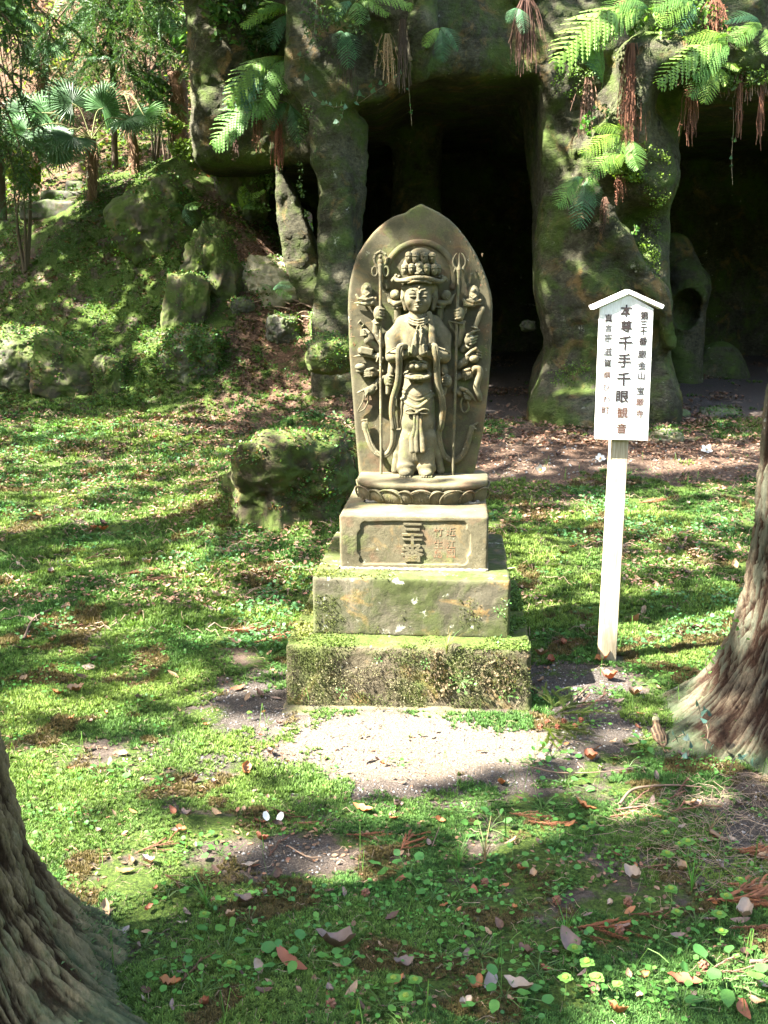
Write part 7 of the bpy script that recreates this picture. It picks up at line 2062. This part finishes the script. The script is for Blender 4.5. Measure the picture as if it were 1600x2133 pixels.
# dead cedar twigs: rusty shoots with awl-shaped needles
def twig_mesh(seed, L=.16, nb=5, col=(.15, .062, .034), dense=60, nl=.014, open_=.7):
    r = random.Random(seed); g = Bag()
    def shoot(p, a, ln, m):
        c = [p.copy()]; q = p.copy()
        for _ in range(6): a += r.gauss(0, .10); q = q + Vector((math.cos(a), math.sin(a), r.gauss(0, .06))) * ln / 6; c.append(q.copy())
        V, F = tube(c, [.0017, .0016, .0014, .0012, .001, .0009, .0006], 4); g.add(V, F, tuple(x * .45 for x in col))
        vs, fs = [], []
        m = int(m * 1.8)
        for k in range(m):
            t = (k + .5) / m * 6; i = min(5, int(t)); b0 = c[i].lerp(c[i + 1], t - i); ax = (c[i + 1] - c[i]).normalized(); w_ = r.uniform(0, 6.28)
            s_ = ax.cross(Vector((math.cos(w_), math.sin(w_), .6))).normalized(); tip = b0 + (s_ * .85 + ax * .65) * nl * r.uniform(.7, 1.2); wv = ax.cross(s_) * .0013
            o = len(vs); vs += [b0 + wv, b0 - wv, tip]; fs.append((o, o + 1, o + 2))
        kk = r.uniform(.7, 1.35); g.add(np.array([tuple(v) for v in vs]), np.array(fs), tuple(x * kk for x in col)); return c
    c = shoot(Vector((0, 0, .008)), 0, L, dense)
    for k in range(nb):
        i = 1 + k * 4 // max(1, nb - 1); sg = -1 if k % 2 else 1; cc = shoot(c[min(i, 5)], sg * r.uniform(.3, open_), L * r.uniform(.35, .65), dense // 2)
        if nb > 6: shoot(cc[3], sg * r.uniform(.1, .9), L * .3, dense // 3)
    return g.mesh('dead_cedar_twig', DRY)
TW = [twig_mesh(1), twig_mesh(2, .18, 8, (.20, .078, .036), 70), twig_mesh(3, .13, 2, (.14, .065, .042), 50), twig_mesh(4, .16, 12, (.20, .085, .042), 80, open_=.5), twig_mesh(5, .20, 3, (.13, .065, .045), 60)]
def twig(px, py, k, s, a, lb):
    o = link('dead_cedar_twig', TW[k], loc=gp(px, py, .004)); o.rotation_euler = (rnd.gauss(0, .08), rnd.gauss(0, .08), a); o.scale = (s * .78, s * .78, s * .7)
    tag(o, lb, 'twig', 'rusty dead cedar twigs on the ground')
TWL = [(215, 1225, 3, 1.5, .1, 'thickest rust-red heap of cedar twig on the left lawn'), (245, 1205, 3, 1.2, .4, 'second rusty spray lying across the thick heap on the left lawn'), (175, 1170, 2, 1.3, .2, 'brown twig behind the rusty heap on the left lawn'), (465, 1320, 3, 1.3, -.1, 'orange-brown spray of cedar twig left of the middle step'), (530, 1345, 1, 1.2, .3, 'reddish twig between the orange spray and the pedestal'),
 (300, 1215, 2, 1.6, .0, 'thin twig trailing right of the rusty heap'), (40, 1290, 1, 1.3, 1.2, 'rusty twig near the left edge at mid height'), (110, 1310, 2, 1.3, .1, 'brown twig right of the one at the left edge'), (60, 1200, 1, 1.2, .8, 'reddish twig lying on dark soil at the far left'), (310, 1115, 4, 1.1, -.4, 'brown twig on the lawn left of the big ivy boulder'),
 (280, 1785, 0, .9, .5, 'slim orange twig in the sunlit moss left of the bare patch'), (290, 1810, 4, .8, -.15, 'longer orange twig under the slim one left of the bare patch'), (345, 1830, 2, .7, -.8, 'short orange twig near the left weeds'), (560, 1690, 0, .8, -.7, 'rusty twig left above the two white petals'), (610, 1725, 0, .7, .0, 'rusty twig right of the two white petals'),
 (720, 1745, 1, .9, -.2, 'feathered rusty twig below the sunlit gravel'), (560, 1795, 2, .8, 1.3, 'brown twig standing across the bare soil patch'), (830, 1780, 1, .8, .9, 'dark red twig behind the tallest foreground weed'), (880, 1900, 4, 1.1, -.95, 'long brown plaited twig right of centre'), (340, 2000, 4, 1.0, -.3, 'long rusty twig at the lower left, bent like an elbow'),
 (378, 2060, 2, .9, 1.2, 'short twig branching down from the elbow-bent one'), (710, 2050, 0, .6, .15, 'little orange twig near the bottom centre'), (1280, 1700, 4, 1.6, .35, 'long bent cedar twig arching under the pale rootlets'), (1270, 1710, 1, 1.3, .1, 'bushy brown twig left of the long bent one'), (1100, 1720, 1, 1.2, -.5, 'spread brown spray among the weeds at lower right'),
 (1060, 1700, 3, .8, -.2, 'small brown spray left of the spread one'), (1330, 1810, 4, .9, -.25, 'dark twig running through the centre of the right foreground'), (1180, 1945, 1, 1.1, -.25, 'flat red-brown twig lying above the saxifrages'), (1310, 1918, 0, .8, -.1, 'thin twig right of the flat red-brown one'), (1510, 1780, 3, 1.2, -.3, 'fiery orange spray at the right edge, upper of two'),
 (1470, 1890, 3, 1.9, .12, 'largest orange cedar spray in the sunlight at the right edge'), (1500, 1850, 3, 1.3, -.15, 'orange spray above and behind the largest one'), (1520, 1945, 0, 1.2, -.05, 'orange twig in sunny moss below the largest spray'), (1450, 2040, 4, 1.1, .1, 'pale brown bundle of twig above the largest weed'), (1330, 1052, 3, 1.2, .2, 'rusty ball of cedar twig right of the sign post in sunlight'),
 (1140, 1345, 2, 1.3, .1, 'brown twig between the pedestal and the sign post'), (1200, 1480, 4, 1.2, .7, 'stick-like twig above the green cedar sprig'), (1395, 1700, 2, 1.2, .3, 'dull twig on the bare roots right of the long bent one')]
for q in TWL: twig(*q)

# bare sticks
def stick(pix, rad, lb, dz=.02, col=(.14, .095, .065), D=None):
    pts = [(P(x, y, D) if D else gp(x, y, dz)) for x, y in pix]; o0 = pts[0].copy()
    c = curve([p - o0 for p in pts], 6); n = len(c); V, F = tube(c, [rad * (1 - .5 * i / n) * (1 + .15 * math.sin(i * 2.1)) for i in range(n)], 6)
    tag(link('stick', npmesh('stick', V, F, ROOT, np.array(col), True), loc=o0), lb, 'stick', 'bare sticks')
stick([(1180, 1480), (1200, 1462), (1222, 1440)], .006, 'short thick brown stick above the green cedar sprig', .012)
stick([(1110, 1612), (1160, 1622), (1240, 1622), (1320, 1614)], .0028, 'long thin grey stick lying across the weeds under the bird')
stick([(1290, 1690), (1320, 1660), (1390, 1650), (1460, 1655)], .005, 'arched brown stick over the pale rootlets')
stick([(1480, 1745), (1510, 1768)], .007, 'short dark thick stick on the bare roots at right')
stick([(1560, 2025), (1600, 2022)], .005, 'straight stick at the right edge near the bottom')
stick([(600, 1775), (640, 1800), (670, 1800)], .0025, 'thin curved stick at the edge of the bare soil patch')
stick([(50, 1340), (70, 1300), (110, 1275)], .006, 'curved pale stick at the left edge of the lawn')
stick([(900, 1780), (915, 1740)], .002, 'tiny pale stick in the moss right of centre')
stick([(560, 620), (620, 640), (665, 655), (700, 640)], .014, 'long brown branch lying over the tangle below the rock fin', .05)
stick([(475, 600), (530, 612), (560, 625)], .014, 'dark branch resting between boulders left of the tangle', .08)
r = random.Random(5)
for k in range(16):
    x0, y0 = r.uniform(575, 660), r.uniform(625, 690); a = r.uniform(-.6, .5) + (math.pi if r.random() < .5 else 0); L = r.uniform(30, 70)
    stick([(x0, y0), (x0 + L * .5 * math.cos(a), y0 + L * .5 * math.sin(a) * .5 - 4), (x0 + L * math.cos(a), y0 + L * math.sin(a) * .5)], .009, 'pale dry stick in the tangle beside the little grey rock', .06, (.30, .22, .15))

# white camellia blossoms and petals
b = NB('petal_white', 0.5, 0.3); b.col((0.52, 0.50, 0.44)); PET = b.m
b = NB('stamen_yellow', 0.6, 0.3); b.col((0.75, 0.45, 0.06)); STM = b.m
def petal_geo(L, w_, cup):
    vs = []
    for i in range(5):
        t = i / 4; ww = w_ * math.sin(math.pi * min(1, .12 + t * .80)) ** .7 * .5
        for sx in (-1, 0, 1): vs.append((sx * ww, L * t, cup * L * t * t + abs(sx) * ww * .35))
    f = []
    for i in range(4):
        a = 3 * i; f += [(a, a + 1, a + 4, a + 3), (a + 1, a + 2, a + 5, a + 4)]
    return np.array(vs), np.array(f)
PG = [npmesh('petal', *petal_geo(.042, .034, .45), PET, None, True), npmesh('petal', *petal_geo(.040, .032, .2), PET, None, True)]
def blossom(px, py, lb, tilt, n=6, s=1.0):
    t = empty('camellia_blossom', gp(px, py, .012), 0, lb, 'flower', 'white fallen camellias'); t.rotation_euler = tilt
    for k in range(n):
        o = link('petal', PG[k % 2], t, rz=2 * math.pi * k / n + .2); o.scale = (s, s, s * rnd.uniform(.7, 1.3))
    g = Bag()
    for _ in range(30):
        a = rnd.uniform(0, 6.28); q = rnd.uniform(0, .007); V, F = tube([Vector((q * .5 * math.cos(a), q * .5 * math.sin(a), 0)), Vector((q * math.cos(a), q * math.sin(a), .016))], [.0009, .0015], 3); g.add(V, F)
    o = link('stamens', g.mesh('stamens', STM), t); o['kind'] = 'stuff'
blossom(1250, 960, 'upturned white camellia blossom with yellow centre just left of the sign post', (.5, .1, 0), 7, 1.05)
blossom(1124, 984, 'flattened white camellia blossom left of the upturned one', (1.2, .3, .4), 5, 1.0)
blossom(1471, 942, 'distant white camellia blossom right of the sign board', (.6, -.2, .3), 5, 1.2)
for x, y, a, lb in ((557, 1718, .5, 'white petal on the bare soil patch, left of a pair'), (580, 1720, -.4, 'white petal on the bare soil patch, right of a pair'), (1190, 975, .8, 'single pale petal between two camellia blossoms')):
    o = link('fallen_petal', PG[0], loc=gp(x, y, .008), rz=a); o.scale = (.62,) * 3; o.rotation_euler = (.3, .1, a); tag(o, lb, 'petal', 'loose white petals')

# fresh cedar sprig with cones
sp = empty('cedar_sprig', gp(1150, 1535, .01), 0, 'fresh green cedar sprig with small brown cones right of the sunlit gravel', 'sprig')
GT = []
for k in range(9):
    m = twig_mesh(50 + k, .15, 4, (.10, .135, .03), 70, .013, .5); m.materials.clear(); m.materials.append(GREEN)
    o = link('shoot', m, sp, loc=(rnd.gauss(-.01, .02), rnd.gauss(0, .02), .012 * k), rz=-1.1 + .28 * k + rnd.gauss(0, .15)); o.rotation_euler = (0, -.12 * rnd.random(), -1.6 + .42 * k)
for k in range(6):
    V, F = ICO3; rr = 1 + .25 * np.sign(np.sin(V[:, 0] * 9) * np.sin(V[:, 1] * 9) * np.sin(V[:, 2] * 9))
    link('cone', npmesh('cone', V * rr[:, None] * .0085, F, DRY, np.array((.20, .07, .035))), sp, loc=(-.05 + .03 * k, rnd.gauss(-.02, .03), .045 + .01 * rnd.random()))
for x, y, lb in ((1308, 1890, 'brown cedar cone in the centre of the right foreground'), (1010, 1850, 'dark cone in the moss right of the tallest weed'), (1160, 1885, 'dark little cone on bare soil, right foreground'), (762, 1872, 'small brown cone in the moss below centre'), (1465, 2020, 'brown cone near the largest weed'), (690, 2110, 'dark cone at the bottom edge left of centre'), (1290, 1950, 'reddish cone under the brown one')):
    V, F = ICO3; rr = 1 + .22 * np.sign(np.sin(V[:, 0] * 10) * np.sin(V[:, 1] * 10) * np.sin(V[:, 2] * 10))
    tag(link('cedar_cone', npmesh('cedar_cone', V * rr[:, None] * .0105, F, DRY, np.array((.17, .075, .045))), loc=gp(x, y, .012)), lb, 'cone', 'fallen cedar cones')

# small brown streaked bird
bd = empty('small_bird', gp(1372, 1556, .0), math.radians(6), 'small brown streaked bird seen from behind at the foot of the right cedar', 'bird')
b = NB('bird_plumage', 0.8, 0.2)
o_ = b.sep(b.obj)
st_ = b.math('SINE', b.math('MULTIPLY', o_[0], 560.0))
cbase = b.mix(b.ramp(b.math('ADD', st_, b.math('MULTIPLY', b.noise(120, 3), .9)), [(.55, 0.0), (.95, 1.0)]), (.035, .022, .013), (.105, .072, .042))
b.col(b.mix(b.ramp(b.noise(70, 3), [(.5, 0.0), (.7, .6)]), cbase, (.16, .10, .055))); BIRD = b.m
b = NB('bird_head', 0.8, 0.2); b.col(b.mix(b.ramp(b.noise(110, 3), [(.4, 0), (.6, 1)]), (.09, .085, .05), (.17, .15, .09))); BHEAD = b.m
s = SD((-.035, -.06, -.005), (.035, .075, .105), .0016)
s.ell((0, .004, .036), (.0195, .034, .021), .004); s.ell((0, .022, .050), (.017, .020, .020), .008); s.path([(0, .028, .060), (0, .034, .074)], [.013, .0125], .006)
s.ell((0, .037, .080), (.0125, .0145, .012), .004)
for sx in (-1, 1): s.path([(sx * .014, .022, .050), (sx * .016, -.008, .036), (sx * .008, -.040, .024)], [.009, .010, .004], .003, 1)
s.path([(0, -.024, .028), (0, -.045, .020)], [.008, .006], .004)
s.obj('body', BIRD, bd)
s = SD((-.02, .015, .06), (.02, .06, .10), .0013); s.ell((0, .038, .081), (.0132, .0150, .0125), .0); s.obj('head', BHEAD, bd)
V, F = tube([Vector((0, .050, .079)), Vector((0, .062, .077))], [.0032, .0004], 6); link('beak', npmesh('beak', V, F, BARK_L, np.array((.5, .5, .5)), True), bd)
for sx in (-1, 1):
    V, F = tube([Vector((sx * .003, -.036, .022)), Vector((sx * .005, -.06, .016)), Vector((sx * .007, -.082, .012))], [.003, .005, .004], 6); V[:, 2] = .016 + (V[:, 2] - .016) * .5
    link('tail_feather', npmesh('tail_feather', V, F, BIRD, None, True), bd)
    V, F = tube([Vector((sx * .008, .008, .020)), Vector((sx * .009, .006, .0)), Vector((sx * .009, .018, -.001))], .0011, 5); link('leg', npmesh('leg', V, F, BARK_L, np.array((.6, .5, .5)), True), bd)

# ivy climbing the foot of the right cedar, and creepers up the trunk
def tree_ivy(pix, D, n, lb, ls=.03, base=(.05, .10, .08)):
    c0 = P(pix[0][0], pix[0][1], D(pix[0][0], pix[0][1])); t = empty('ivy_sprig', c0, 0, lb, 'ivy', 'ivy on the right cedar')
    r = random.Random(pix[0][1]); pts = curve([P(x, y, D(x, y)) - c0 for x, y in pix], 6)
    V, F = tube(pts, .0016, 4); g = Bag(); g.add(V, F, (.16, .12, .08)); link('stem', g.mesh('stem', ROOT, True), t)
    for k in range(n):
        p = pts[int((k + .5) / n * len(pts))] + Vector((r.gauss(0, .012), -.012, r.gauss(0, .01)))
        V, F, _ = scatter(IVY_T, LEAF_F, np.zeros((1, 3)), rotmats(np.array([r.uniform(0, 6.28)]), np.array([r.gauss(1.0, .3)]), np.array([r.gauss(0, .3)])), np.array([ls * r.uniform(.6, 1.1)])); g = Bag(); kk = r.uniform(.7, 1.4); g.add(V, F, tuple(x * kk for x in base))
        o = link('leaf', g.mesh('leaf', GREEN), t); o.location = p
dr = lambda x, y: 3.12 if y > 1500 else 3.22
tree_ivy([(1470, 1560), (1475, 1520), (1462, 1495), (1455, 1470)], dr, 9, 'dark blue-green ivy on the left root of the right cedar')
tree_ivy([(1420, 1580), (1440, 1555), (1425, 1530), (1400, 1545)], lambda x, y: 3.02, 9, 'ivy trailing on the ground behind the bird')
tree_ivy([(1520, 1600), (1535, 1575), (1560, 1590)], lambda x, y: 2.98, 6, 'ivy at the front foot of the right cedar')
tree_ivy([(1478, 1410), (1470, 1380), (1490, 1350), (1500, 1320)], lambda x, y: 3.28, 9, 'small fresh green creeper on the flank of the right cedar', .02, (.10, .24, .05))
tree_ivy([(1540, 1345), (1536, 1310), (1525, 1285)], lambda x, y: 3.2, 5, 'tiny creeper higher up the right cedar', .018, (.10, .24, .05))
